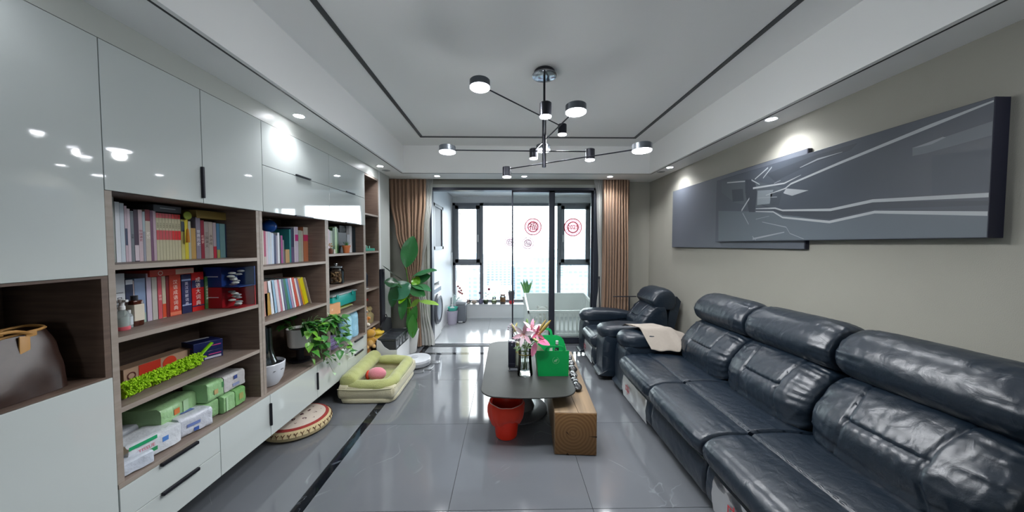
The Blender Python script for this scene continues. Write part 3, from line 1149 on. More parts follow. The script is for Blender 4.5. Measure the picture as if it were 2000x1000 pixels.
MB().lathe([(.0128, .015), (.0128, .055)], (-1.82, yq, Z2), 14, cap0=False, cap1=False).build('label_band', mat('#c4ccd2', .5), t, smooth=True)
MB().lathe([(.0065, .07), (.0065, .086), (.001, .086)], (-1.82, yq, Z2), 12, cap0=False).build('cap', M_white, t, smooth=True)
yq = U(*c3(395, 700), 0, -1.83).y
t = thing('amber_bottle', 'square amber bottle with a cream label on the second shelf', 'bottle', (-1.83, yq, Z2))
MB().box(-1.853, -1.807, yq - .022, yq + .022, Z2 + .001, Z2 + .128, bev=.007).build('bottle', mat('#5a2410', .12, trans=.4), t, smooth=True)
MB().box(-1.8065, -1.806, yq - .021, yq + .021, Z2 + .028, Z2 + .108).use(mat('#cfc6b4', .6)).box(-1.853, -1.807, yq - .0228, yq - .0222, Z2 + .028, Z2 + .108).build('label_band', mat('#cfc6b4', .6), t)
MB().lathe([(.013, .126), (.013, .15), (.001, .15)], (-1.83, yq, Z2), 14, cap0=False).build('cap', M_black, t, smooth=True)

# third shelf: carton, boxes, duster
c4 = crop(200, 640, 6.25)
Z3 = .853
A = U(*c4(255, 560), 2, Z3 + .0)
ya = U(*c4(255, 520), 0, -1.90).y
yb = U(*c4(1125, 300), 0, -1.90).y
t = thing('long_carton', 'long slim cardboard carton with red end lying on the third shelf', 'box', (-1.95, (ya + yb) / 2, Z3))
hh = .085
MB().box(-1.98, -1.90, ya, yb, Z3 + .001, Z3 + hh, bev=.001).build('carton', mat('#a88a72', .7, noise_s=20, noise_a=.08), t)
L = yb - ya
MB().box(-1.8995, -1.8985, ya + .18 * L, ya + .47 * L, Z3 + .003, Z3 + hh - .001).build('red_panel', mat('#b8301c', .5), t)
MB().lathe([(.001, .0008), (.036, .0008), (.036, 0)], (-1.899, ya + .6 * L, Z3 + .045), 28, axis='X').build('red_disc', mat('#c23a1e', .5), t)
MB().lathe([(.014, .001), (.019, .001)], (-1.899, ya + .09 * L, Z3 + .045), 20, axis='X', cap0=False, cap1=False).build('printed_ring', mat('#5a2f28', .5), t)
for k, (z0, z1) in enumerate(((0.001, .052), (.054, .112))):
    y0 = U(*c4(1140, 250), 0, -1.86).y
    y1 = U(*c4(1475, 250), 0, -1.80).y
    t = thing('navy_box', 'navy blue flat box with pink stripe, %s of the stack of two' % ('upper' if k else 'lower'), 'box', (-1.9, (y0 + y1) / 2 + .02, Z3 + z0), 0)
    Mr = Matrix.Translation((-1.87, (y0 + y1) / 2 + .03, 0)) @ Matrix.Rotation(R(-22), 4, 'Z') @ Matrix.Translation((1.87, -(y0 + y1) / 2 - .03, 0))
    x0_, x1_, yy0, yy1 = -1.96, -1.83, y0, y1 + .03
    MB().box(x0_, x1_, yy0, yy1, Z3 + z0, Z3 + z1, bev=.0012, M=Mr).build('body', mat('#141f4e', .35), t)
    MB().box(x1_, x1_ + .0006, yy0 + .07, yy1 - .01, Z3 + z0 + .026, Z3 + z0 + .031, M=Mr).build('pink_stripe', mat('#b83a78', .5), t)
    MB().box(x0_ + .03, x1_ - .02, yy0 - .0006, yy0, Z3 + z0 + .026, Z3 + z0 + .031, M=Mr).build('pink_stripe', mat('#b83a78', .5), t)
    if k:
        MB().box(x0_ + .004, x1_ - .1, yy0 + .01, yy1 - .02, Z3 + z1, Z3 + z1 + .0008, M=Mr).build('white_flap', mat('#b5b4c0', .5), t)
    else:
        MB().box(x1_, x1_ + .0006, yy0 + .05, yy1 - .01, Z3 + z0 + .004, Z3 + z0 + .016, M=Mr).build('pale_label', mat('#b9b8c6', .5), t)
# green chenille duster
p0 = Vector((-1.76, U(*c4(215, 700), 0, -1.76).y + .0, Z3 + .040))
p1 = Vector((-1.80, U(*c4(1190, 380), 0, -1.80).y, Z3 + .046))
p2 = Vector((-1.80, U(*c4(1335, 230), 0, -1.80).y, Z3 + .11))
t = thing('chenille_duster', 'lime green chenille duster lying on the third shelf', 'duster', (-1.78, (p0.y + p1.y) / 2, Z3))
ax = (p1 - p0)
u1 = Vector((1, 0, 0))
u2 = Vector((0, 0, 1))
MB().tube([p0, p1], .016, 10).build('core', mat('#86a81c', .9), t)
MB().tube([p1 - ax.normalized() * .02, p1.lerp(p2, .5) + Vector((0, 0, .006)), p2], .011, 12, flat=.7).build('handle', mat('#6fae10', .35), t, smooth=True)
b = MB()
for k in range(900):
    f = random.random()
    a = random.random() * 2 * PI
    d = (u1 * math.cos(a) + u2 * math.sin(a))
    s0 = p0 + ax * f + d * .013
    ln = .021 + .008 * random.random()
    if math.sin(a) < -.3:
        ln *= .8
    s2 = s0 + d * ln + ax.normalized() * random.uniform(-.012, .012) + Vector((0, 0, -.006))
    s1 = s0.lerp(s2, .5) + Vector((0, 0, .004))
    s2.z = max(s2.z, Z3 + .004)
    s1.z = max(s1.z, Z3 + .004)
    b.tube([s0, s1, s2], .0042, 5, r2=.0036)
o = b.build('microfibre_tufts', mat('#9cc818', .85, noise_s=90, noise_a=.25), t, smooth=True)
o['kind'] = 'stuff'


# tissue packs on the deck
def tissue(label, x, y, z, lx, ly, lz, rz, col, marks, seed, group='soft tissue packs on the lowest left shelf', nm='tissue_pack', text=None, ends=True):
    """soft wrapped pack; lx along local x (its visible long face looks to +x after rz)"""
    t = thing(nm, label, 'tissue pack', (x, y, z), rz, group)
    b = MB()
    n = 10
    rnd = random.Random(seed)
    ph = rnd.random() * 9
    pts = []
    W0 = world_of(t)
    for i in range(n * 2 + 1):
        v = -1 + i / n
        row_ = []
        e = .985 if abs(v) < .97 else .95
        for k in range(36):
            a = 2 * PI * k / 36
            ca, sa = math.cos(a), math.sin(a)
            rr = (abs(ca) ** 14 + abs(sa) ** 14) ** (-1 / 14)
            q = Vector((ca * rr * lx / 2 * e, v * ly / 2, (sa * rr * e) * lz / 2 + lz / 2))
            w = noise.noise(q * 30 + Vector((ph, 0, 0))) * .0035 + noise.noise(q * 12 + Vector((ph, 3, 0))) * .003
            q += Vector((ca, 0, sa)) * w
            q.z = max(.0008, q.z)
            row_.append(W0 @ q)
        pts.append(row_)
    V = b.quadgrid(pts, closed_v=True)
    b.cap(V[0])
    b.cap(V[-1][::-1])
    b.build('wrapper', mat(col, .28, noise_s=14, noise_a=.06, bump=.3, bump_s=70), t, smooth=True, split=50)
    for (f0, f1, g0, g1, c, face) in marks:
        m = MB()
        e = .0014
        if face == 'x':
            m.box(lx / 2 + e, lx / 2 + e + .0008, ly * (f0 - .5), ly * (f1 - .5), lz * g0, lz * g1, M=W0)
        elif face == 'y':
            m.box(lx * (f0 - .5), lx * (f1 - .5), -ly / 2 - e - .0008, -ly / 2 - e, lz * g0, lz * g1, M=W0)
        elif face == 'z':
            m.box(lx * (g0 - .5), lx * (g1 - .5), ly * (f0 - .5), ly * (f1 - .5), lz + e, lz + e + .0008, M=W0)
        m.build('printed_patch', mat(c, .4), t)
    if text:
        m = MB()
        for (s_, sz, fy, fz, face) in text[0]:
            if face == 'x':
                m.text(s_, sz, W0 @ TM(lx / 2 + .0026, ly * (fy - .5), lz * fz, (0, 1, 0), (0, 0, 1)), .0002)
            else:
                m.text(s_, sz, W0 @ TM(lx * (fy - .5), -ly / 2 - .0026, lz * fz, (1, 0, 0), (0, 0, 1)), .0002)
        m.build('printing', mat(text[1], .5), t)
    return t


c5 = crop(200, 760, 4.1667)
ZT = ZDK
GR = '#8fb884'
# right stack: two below, two on top
tissue('green tissue pack, rightmost in the bottom row of the green stack', -1.80, 2.015, ZT, .16, .075, .112, 0, '#7aac6a', ((.3, .7, .35, .7, '#a09a5a', 'x'),), 1)
tissue('pale green tissue pack under the white one, second from the right', -1.80, 1.935, ZT, .16, .078, .108, 0, GR, ((.15, .3, .1, .9, '#a9c9a0', 'x'),), 2)
tissue('white tissue pack with blue print on top of the green stack', -1.81, 1.995, ZT + .114, .15, .15, .105, 0, '#b9b7b8', ((.42, .58, .62, .84, '#3a4a86', 'x'), (.35, .68, .22, .38, '#8790b4', 'x')), 3)
tissue('green tissue pack on top of the stack, left of the white one', -1.81, 1.863, ZT + .110, .15, .10, .112, 0, GR, ((.35, .6, .3, .55, '#b49a6a', 'x'), (.85, .97, .5, .8, '#3f7a4a', 'x')), 4)
tissue('green tissue pack hidden low behind the white blue-printed pack', -1.82, 1.85, ZT, .14, .085, .107, 0, GR, (), 5)
tissue('large pale green tissue bundle standing behind the white packs', -1.90, 1.70, ZT, .22, .22, .19, R(8), '#93b886', ((.3, .45, .62, .78, '#c2682e', 'x'), (.55, .7, .3, .9, '#a9c8a0', 'x')), 6)
tissue('white tissue pack with blue print, nearest on the lowest shelf middle', -1.775, 1.735, ZT, .13, .15, .105, R(-14), '#c6cad4', ((.2, .6, .45, .6, '#6d7fb8', 'x'), (.4, .55, .12, .3, '#3c5ca8', 'x'), (.3, .7, .1, .5, '#5a6cae', 'z'), (.2, .4, .3, .4, '#444c58', 'y'), (.2, .4, .55, .75, '#444c58', 'y')), 7)
t_ = tissue('white and green jumbo tissue pack with red lettering', -1.80, 1.535, ZT, .17, .21, .105, R(-6), '#ced2d8', ((.0, .5, .84, 1.0, '#1d9a64', 'x'), (.1, .5, .3, .48, '#2e8f5c', 'x'), (.3, .42, .08, .18, '#6b4a52', 'x'), (.6, .72, .5, .72, '#4f7fc4', 'x')), 8, text=((('TISSUE', .022, .3, .62, 'x'), ('100%', .018, .3, .39, 'x')), '#c0485c'))
tissue('white tissue pack lying behind the jumbo pack', -1.93, 1.52, ZT, .10, .26, .12, 0, '#b5bac2', (), 9)
tissue('opened tissue pack, white yellow and blue, at left end of lowest shelf', -1.735, 1.425, ZT, .10, .12, .062, R(-10), '#c5ccd8', ((.0, .22, .05, .95, '#cdbd3a', 'y'), (.25, .55, .1, .9, '#8fa8c4', 'y'), (.35, .65, .3, .6, '#3a3f8c', 'y')), 10)
# tissue pulled out of the opened pack
b = MB()
pts = []
for i in range(9):
    row_ = []
    for j in range(9):
        u_, v_ = i / 8 - .5, j / 8
        row_.append(Vector((-1.76 + u_ * .05 * (1 + v_) + .01 * math.sin(v_ * 7 + u_ * 4), 1.40 - .02 + u_ * .07 + .012 * math.sin(u_ * 9), ZT + .062 + v_ * .055 + .01 * math.sin(u_ * 11))))
    pts.append(row_)
b.quadgrid(pts)
o = b.build('pulled_tissue', mat('#ddd6c0', .8), None, smooth=True)
tag(o, 'crumpled cream tissue sticking up out of the opened pack', 'tissue')

# ------------------------------------------------------------------ middle bookshelf
c6 = crop(500, 400, 6.25)
row(c6, [
    (80, 99, 315, '#cfc8be', 'thin cream book'),
    (99, 125, 320, '#a23a5c', 'raspberry book with pale foot', dict(bands=((0, .24, '#b9aca4'),))),
    (125, 149, 325, '#c9b9c4', 'pale pink book'),
    (149, 177, 328, '#b7c0cc', 'pale blue-grey book'),
    (177, 195, 335, '#c9ccd2', 'thin white book'),
    (195, 222, 345, '#bcc9da', 'icy blue book'),
    (222, 247, 362, '#1e2b55', 'navy book'),
    (247, 267, 374, '#8a8494', 'thin mauve book'),
    (268, 291, 340, '#dadce2', 'taller thin white book'),
    (292, 309, 378, '#2b2a33', 'thin black book'),
    (310, 329, 375, '#aa3f86', 'thin magenta book'),
    (330, 347, 430, '#6c6b74', 'low grey book'),
    (348, 362, 560, '#4a3a30', 'very low brown booklet'),
    (362, 411, 545, '#ab8a56', 'short tan book'),
    (412, 432, 300, '#2b7c7e', 'thin teal book'),
    (432, 470, 285, '#262f4a', 'dark blue book with mauve pictures', dict(bands=((0, .45, '#5a4a6c'),))),
    (470, 482, 270, '#c6c4ca', 'thin pale tall book'),
    (482, 521, 270, '#b9afc0', 'tall lilac book with magenta band', dict(bands=((.6, .78, '#b02f74'),))),
    (523, 557, 312, '#98a090', 'grey-green book'),
    (557, 580, 318, '#a59d92', 'beige-grey slim book'),
    (583, 645, 275, '#a06244', 'tall terracotta book with magenta band', dict(bands=((.78, 1, '#a7a398'), (.6, .78, '#a72b55')))),
], 1.408, 'on the top shelf, middle bookshelf', xs=-1.83, h_y=650)
p = U(*c6(160, 262), 0, -1.90)
t = thing('globe', 'dark blue desk globe behind the books on the middle bookshelf', 'globe', (p.x, p.y, p.z - .06))
MB().sphere(p, .052, n=28, m=16).build('globe_ball', mat('#0e3f86', .18, noise_s=14, noise_a=.6), t, smooth=True)
MB().tube([p + Vector((0, .058 * math.sin(a), -.058 * math.cos(a))) for a in [i * PI / 10 for i in range(11)]], .003, 6).build('meridian_ring', mat('#888c92', .3, metal=.7), t, smooth=True)
MB().cyl((p.x, p.y, 1.41), .035, .012, 20, bev=.003).cyl((p.x, p.y, 1.42), .006, p.z - .055 - 1.42, 10).build('stand', M_black, t, smooth=True)

# leaning books in a magazine file, second shelf of the middle bookshelf
c7 = crop(500, 520, 4.5455)
Zm = 1.024
lean_items = [
    (72, 100, 75, '#b8867a', 'pale terracotta book', 0), (84, 128, 250, '#a8812e', 'low ochre book', 3),
    (128, 160, 78, '#d6dbe2', 'white picture book', 8), (150, 178, 90, '#8fb0c8', 'pale blue book', 8), (180, 205, 115, '#c9c3cc', 'white slim book', 9),
    (205, 222, 120, '#b56a78', 'rose slim book', 10), (222, 240, 105, '#d8dce0', 'white thin book', 10), (242, 262, 112, '#56607c', 'slate blue book', 11),
    (262, 285, 100, '#2f6e52', 'green book', 12), (285, 305, 95, '#4d86a8', 'blue book', 13), (306, 325, 90, '#a98aa8', 'lilac book', 14),
    (326, 345, 82, '#e0dfe4', 'white narrow book', 14), (346, 372, 80, '#c04a34', 'orange-red book', 15), (373, 392, 110, '#d8cfd0', 'off-white book', 17),
    (392, 412, 105, '#7e6a86', 'mauve book', 18), (412, 430, 105, '#c88a2c', 'amber book', 19), (430, 470, 108, '#c9bd12', 'bright yellow folder', 20)]
yl0 = U(*c7(72, 400), 0, -1.80).y
yl1 = U(*c7(470, 330), 0, -1.80).y
for k, (x0, x1, yt, col, desc, ang) in enumerate(lean_items):
    f0, f1 = (x0 - 72) / (470 - 72), (x1 - 72) / (470 - 72)
    y0, y1 = yl0 + f0 * (yl1 - yl0), yl0 + f1 * (yl1 - yl0)
    h = U(*c7(x0, yt), 0, -1.80).z - Zm
    h = min(max(h * (1.02 + .0015 * ang), .1), .262)
    book(y0 + .001, y1 - .002 - .0006 * ang * .2, Zm + .001, h, col, '%s, %s from the left in the leaning row' % (desc, ORD[k]), xs=-1.80, dep=.165, lean=R(ang * .9), group='books leaning in the magazine file')
t = thing('magazine_file', 'greyish white magazine file holding the leaning books', 'file holder', (-1.95, (yl0 + yl1) / 2, Zm))
P = Vector((0, yl1 + .008, Zm))
M = Matrix.Translation(P) @ Matrix.Rotation(R(19), 4, 'X') @ Matrix.Translation(-P)
MB().box(-1.99, -1.78, yl1 + .004, yl1 + .010, Zm + .003, Zm + .262, bev=.002, M=M).build('end_plate', mat('#a8a09c', .4), t)
MB().box(-1.995, -1.985, yl0 + .02, yl1 - .06, Zm + .001, Zm + .285, bev=.002).build('back_plate', mat('#a8a09c', .4), t)
# small red ball behind
p = U(*c7(512, 300), 0, -1.88)
o = MB().sphere((p.x, p.y, Zm + .019), .019, n=16, m=10).build('red_ball', mat('#a8281c', .35), None, smooth=True)
tag(o, 'small red ball behind the magazine file', 'ball')
# ================================================================== LOW SHELF OBJECTS, MIDDLE AND RIGHT
# bowl-shaped device with a clear column
hx, hy = -1.768, 2.30
t = thing('humidifier', 'white bowl-shaped humidifier with black inner ring and clear column', 'humidifier', (hx, hy, ZDK))
MB().lathe([(.05, .001), (.068, .005), (.095, .05), (.108, .11), (.112, .165), (.108, .17), (.100, .15), (.02, .14)], (hx, hy, ZDK), 36, cap1=True).build('bowl', mat('#c3c6cd', .25), t, smooth=True)
MB().lathe([(.001, .142), (.06, .146), (.098, .151)], (hx, hy, ZDK), 30, cap0=False, cap1=False).build('black_inner_ring', M_black, t, smooth=True)
MB().lathe([(.018, .15), (.022, .165), (.012, .172), (.001, .172)], (hx - .02, hy + .02, ZDK), 18).build('nozzle', mat('#a8abb0', .2, metal=.8), t, smooth=True)
MB().lathe([(.088, .15), (.068, .20), (.055, .26), (.052, .42), (.051, .42), (.054, .26), (.067, .20), (.086, .15)], (hx - .03, hy + .01, ZDK), 28, cap0=False, cap1=False).build('clear_column', glass_mat('blue_acrylic', (.82, .90, .93), .16, .08), t, smooth=True)
for k in range(3):
    a0 = -.5 + k * .5
    MB().box(hx + .105 * math.cos(a0), hx + .1115 * math.cos(a0), hy + .107 * math.sin(a0) - .012, hy + .107 * math.sin(a0) + .012, ZDK + .118, ZDK + .121).build('air_slot', M_black, t)
# trailing pothos in a white pot on a black stand
qx, qy = -1.845, 2.785
t = thing('pothos', 'trailing green pothos in white pot on a dark stand, vines over the cabinet edge', 'potted plant', (qx, qy, ZDK))
MB().cyl((qx, qy, ZDK + .001), .085, .012, 24).cyl((qx, qy, ZDK + .012), .03, .108, 16).cyl((qx, qy, ZDK + .12), .082, .012, 24, bev=.003).build('stand', M_black, t, smooth=True)
MB().lathe([(.001, .133), (.082, .134), (.090, .145), (.099, .29), (.101, .295), (.094, .295), (.089, .27), (.001, .27)], (qx, qy, ZDK), 32).build('pot', mat('#e6e6e2', .4), t, smooth=True)
MB().cyl((qx, qy, ZDK + .262), .087, .012, 20).build('soil', mat('#2a211b', .95), t)


def leaf_mesh(b, base, tipdir, up, L, Wd, fold=.25, droop=.3, n=7, heart=False, curl=0):
    """a leaf as a folded, drooping blade; both halves meet at the midrib"""
    d = Vector(tipdir).normalized()
    upv = Vector(up)
    side = d.cross(upv)
    if side.length < 1e-4:
        side = Vector((1, 0, 0))
    side.normalize()
    nrm = side.cross(d).normalized()
    rows = []
    for i in range(n + 1):
        f = i / n
        if heart:
            w = Wd * (math.sin(PI * min(1, f * .93 + .07) ** .62)) * (1.0 if f > .02 else .55)
        else:
            w = Wd * math.sin(PI * (f * .96 + .02)) ** .75
        w = max(w * .5, .0005)
        c0 = Vector(base) + d * (L * f) + nrm * (-droop * L * f * f)
        ed = nrm * (fold * w + curl * w * math.sin(f * 9))
        rows.append([c0 - side * w + ed, c0 - side * w * .5 + ed * .35, c0, c0 + side * w * .5 + ed * .35, c0 + side * w + ed])
    b.quadgrid(rows)
    return b


rnd = random.Random(11)
greens = [mat(c_, .32, noise_s=30, noise_a=.2) for c_ in ('#34702a', '#458632', '#2a5c26', '#68a036', '#3d7a3a')]
pale = mat('#a9c6a0', .4)
vines = []
for k in range(22):
    a = rnd.uniform(-1.0, 1.5)
    r0 = .09
    s = Vector((qx + r0 * math.cos(a), qy + r0 * math.sin(a), ZDK + .285))
    out = Vector((math.cos(a), math.sin(a), 0))
    Ln = rnd.uniform(.10, .20)
    up_ = rnd.uniform(.03, .1)
    pts = [s, s + out * .05 + Vector((0, 0, up_)), s + out * Ln + Vector((0, .02, up_ * .4)), s + out * (Ln + .03) + Vector((0, .04, -.10 - rnd.random() * .14))]
    if k % 4 == 0:
        e = pts[-1] + Vector((.05, .09, -.12))
        e.x = max(e.x, CX + .03)
        pts[-1].x = max(pts[-1].x, CX + .0)
        pts.append(e)
    vines.append(pts)
# three bare vines that run over the deck and hang down the doors
for (yy, dz) in ((2.80, -.16), (2.88, -.10), (2.99, -.06)):
    vines.append([Vector((qx + .08, qy + .04, ZDK + .27)), Vector((-1.74, yy - .06, ZDK + .13)), Vector((-1.69, yy, ZDK + .015)), Vector((CX + .03, yy + .03, ZDK - .02)), Vector((CX + .035, yy + .12, ZDK + dz))])
vm = mat('#5d7a4a', .6)


def cr_(p, t_):
    n_ = len(p) - 1
    x = min(max(t_ * n_, 0), n_ - 1e-6)
    i = int(x)
    f = x - i
    P0, P1, P2, P3 = p[max(i - 1, 0)], p[i], p[i + 1], p[min(i + 2, n_)]
    return .5 * ((2 * P1) + (P2 - P0) * f + (2 * P0 - 5 * P1 + 4 * P2 - P3) * f * f + (3 * P1 - P0 - 3 * P2 + P3) * f ** 3)


for p in vines:
    MB().tube([cr_(p, i / 12) for i in range(13)], .0022, 5, r2=.0014).build('vine', vm, t, smooth=True)
nl = 0
for k, p in enumerate(vines):
    hang = k >= 22
    cnt = 4 if hang else 6
    for j in range(cnt):
        f = .15 + .85 * j / (cnt - 1) if not hang else .35 + .65 * j / (cnt - 1)
        q = cr_(p, min(f, .999))
        dirv = Vector((rnd.uniform(.1, 1), rnd.uniform(-.9, .9), rnd.uniform(-.9, .35)))
        sz = rnd.uniform(.055, .09) if not hang else rnd.uniform(.028, .04)
        b = MB()
        if q.y > 2.80:
            q = Vector((max(q.x, -1.64), q.y, q.z))
            dirv.x = abs(dirv.x)
        st = q + dirv.normalized() * .018
        b.tube([q, st], .0012, 4)
        leaf_mesh(b, st, dirv, (rnd.uniform(-.2, .9), rnd.uniform(-.3, .3), 1), sz, sz * .8, .25, .25, 7, heart=True)
        b.build('leaf', pale if (hang and j == 3) or rnd.random() < .08 else greens[rnd.randrange(5)], t, smooth=True, split=80)
        nl += 1
for k in range(26):
    a = rnd.uniform(0, 2 * PI)
    q = Vector((qx + .05 * math.cos(a), qy + .05 * math.sin(a), ZDK + .285))
    dirv = Vector((math.cos(a) * .8 + .25, math.sin(a), rnd.uniform(.1, 1.0)))
    b = MB()
    st = q + dirv.normalized() * rnd.uniform(.05, .10)
    b.tube([q, st], .0015, 4)
    sz = rnd.uniform(.06, .09)
    leaf_mesh(b, st, dirv + Vector((.2, 0, -.5)), (0, 0, 1), sz, sz * .8, .25, .35, 7, heart=True)
    b.build('leaf', greens[rnd.randrange(5)], t, smooth=True, split=80)

# ---- right bookshelf, top shelf
c8 = crop(620, 330, 5)
row(c8, [
    (104, 116, 590, '#c7a9b4', 'thin pink book'), (116, 128, 600, '#b9b4bc', 'thin grey-white book'), (128, 148, 604, '#8f9a8a', 'sage book'),
    (150, 170, 575, '#2c4f2a', 'dark green book'), (171, 191, 566, '#a9c69a', 'pale green book with darker edge'), (192, 204, 580, '#2f5a34', 'green thin book'),
    (206, 284, 622, '#1a1d24', 'wide black book'),
    (290, 314, 640, '#8f9298', 'grey low book'), (315, 338, 557, '#c4c2c4', 'tall white book'), (340, 374, 570, '#1d2c34', 'dark teal book'),
], 1.471, 'on the top shelf, right bookshelf', xs=-1.765, h_y=700)
t = thing('stone_photo_frame', 'dark grey pebble picture lying on black book, right bookshelf', 'picture frame', (-1.82, U(*c8(262, 590), 0, -1.8).y, U(*c8(262, 622), 0, -1.765).z))
ya, yb = U(*c8(214, 590), 0, -1.80).y, U(*c8(306, 590), 0, -1.80).y
z0 = U(*c8(262, 622), 0, -1.765).z + .003
MB().box(-1.815, -1.80, ya, yb, z0, z0 + .075, bev=.002).build('frame', mat('#3a3d40', .6), t)
MB().sphere((-1.799, (ya + yb) / 2, z0 + .037), .03, .08, 1.2, .8, 16, 8).build('pebble_relief', mat('#686b6c', .7), t, smooth=True)


def potted_aloe(x, y, z, r, h, col, label, nleaf=11, Lf=.07, cat='potted plant', name='potted_aloe', leafcol='#3f7a34', seed=3):
    t = thing(name, label, cat, (x, y, z))
    MB().lathe([(.001, .001), (r * .68, .001), (r * .95, h * .8), (r * 1.05, h * .8), (r * 1.06, h), (r * .93, h), (r * .9, h * .85), (.001, h * .85)], (x, y, z), 26).build('pot', mat(col, .7, noise_s=20, noise_a=.08), t, smooth=True)
    MB().cyl((x, y, z + h * .82), r * .89, .006, 18).build('soil', mat('#2c2119', .95), t)
    rr = random.Random(seed)
    for k in range(nleaf):
        a = k * 2.4
        out = Vector((math.cos(a), math.sin(a), 0))
        tl = .25 + .75 * (k / nleaf)
        p0 = Vector((x, y, z + h * .86)) + out * r * .2
        pts = [p0, p0 + out * Lf * .35 * tl + Vector((0, 0, Lf * .5)), p0 + out * Lf * .75 * tl + Vector((0, 0, Lf * (1.05 - .35 * tl)))]
        MB().tube([cr_(pts, i / 5) for i in range(6)], Lf * .09, 6, r2=.0008, flat=.5).build('leaf', mat(leafcol, .4, noise_s=30, noise_a=.15), t, smooth=True)
    return t


p = U(*c8(281, 815), 2, 1.471)
yy = U(*c8(281, 760), 0, -1.715).y
potted_aloe(-1.715, yy, 1.471, .040, .082, '#b5673a', 'small aloe in a terracotta pot on right bookshelf', Lf=.06)
yy = U(*c8(128, 770), 0, -1.72).y
t = thing('figurine_vase', 'small brown vase with tiny dried flowers and white figure', 'vase', (-1.72, yy, 1.471))
MB().lathe([(.001, .001), (.016, .001), (.024, .02), (.023, .038), (.015, .048), (.017, .053), (.012, .053)], (-1.72, yy, 1.471), 18).build('vase_body', mat('#6a4030', .5), t, smooth=True)
for k in range(8):
    a = k * 2.4
    e = Vector((-1.72 + .016 * math.cos(a), yy + .018 * math.sin(a), 1.471 + .075 + .012 * (k % 3)))
    b = MB().tube([(-1.72, yy, 1.52), e], .0008, 4).sphere(e, .006, n=8, m=5)
    b.build('dried_flower', mat('#b58a4a', .8), t, smooth=True)
MB().lathe([(.001, 0), (.008, 0), (.006, .02), (.004, .027), (.0065, .034), (.005, .042), (.001, .044)], (-1.695, yy + .022, 1.472), 12).build('white_figure', mat('#d8d2cc', .4), t, smooth=True)
# glass jar with dried mushrooms
c9 = crop(620, 500, 5)
yy = U(*c9(182, 150), 0, -1.80).y
Zj = 1.149
t = thing('storage_jar', 'clear glass jar of dried mushrooms with a glass lid', 'jar', (-1.80, yy, Zj))
MB().lathe([(.001, .001), (.066, .002), (.075, .01), (.075, .14), (.064, .158), (.056, .163), (.056, .17), (.053, .17), (.053, .163), (.071, .138), (.071, .012), (.001, .008)], (-1.80, yy, Zj), 30).build('jar_body', M_glassv, t, smooth=True)
MB().lathe([(.06, .171), (.06, .182), (.036, .188), (.012, .190), (.010, .198), (.018, .206), (.016, .214), (.001, .216)], (-1.80, yy, Zj), 26).build('lid', mat('#8f9496', .1, metal=.3, alpha=.75), t, smooth=True)
rj = random.Random(5)
for k in range(60):
    a, rr_ = rj.random() * 6.28, rj.random() ** .5 * .055
    zc = Zj + .018 + (k / 60) * .105
    MB().sphere((-1.80 + rr_ * math.cos(a), yy + rr_ * math.sin(a), zc), .013, 1, 1.1, .55, 8, 5, M=Matrix.Rotation(rj.random() * 3, 4, 'X')).build('dried_mushroom', mat(('#8a6a48', '#b3946c', '#6a4e36')[k % 3], .9), t, smooth=True)
# teal lidded box on stacked books
Z5 = .85
ya, yb = U(*c9(118, 380), 0, -1.76).y, min(3.668, U(*c9(412, 360), 0, -1.76).y)
ya = max(ya, 2.965)
hb = [('black paperback at the bottom right of the stack under the teal box', '#1c1e22', .0, .016, ya + .22, yb, 0),
      ('yellow book lying under the teal box', '#b9a23c', .0165, .012, ya + .12, yb - .05, .02), ('lime green magazine lying under the teal box', '#8fae3a', .029, .008, ya + .05, yb - .09, .03),
      ('dark grey book lying directly under the teal box', '#2c3034', .0375, .018, ya + .06, yb, 0)]
for (lab, col, dz, h_, y0, y1, dx) in hb:
    t = thing('book', lab, 'book', (-1.9, (y0 + y1) / 2, Z5 + dz))
    b = MB().box(-2.02, -1.80 + dx, y0, y1, Z5 + dz + .0006, Z5 + dz + .002).box(-2.02, -1.80 + dx, y0, y1, Z5 + dz + h_ - .0016, Z5 + dz + h_ - .0004).box(-2.022, -2.019, y0, y1, Z5 + dz + .0006, Z5 + dz + h_ - .0004)
    b.build('cover', mat(col, .45), t)
    MB().box(-2.018, -1.803 + dx, y0 + .003, y1 - .003, Z5 + dz + .002, Z5 + dz + h_ - .0016).build('pages', M_page, t)
z0 = Z5 + .056
t = thing('lidded_box', 'teal plastic storage box with pale grey clip lid', 'storage box', (-1.9, (ya + yb) / 2, z0))
b = MB().box(-2.0, -1.76, ya + .05, yb - .01, z0 + .001, z0 + .12, bev=.01)
b.build('body', mat('#129a92', .35), t, smooth=True)
MB().box(-2.01, -1.75, ya + .042, yb - .002, z0 + .121, z0 + .137, bev=.005).build('lid', mat('#9aa6a8', .4), t, smooth=True)
for yy in (ya + .12, yb - .12):
    MB().box(-1.749, -1.742, yy - .02, yy + .02, z0 + .095, z0 + .137, bev=.002).build('clip', mat('#0f8f88', .35), t, smooth=True)
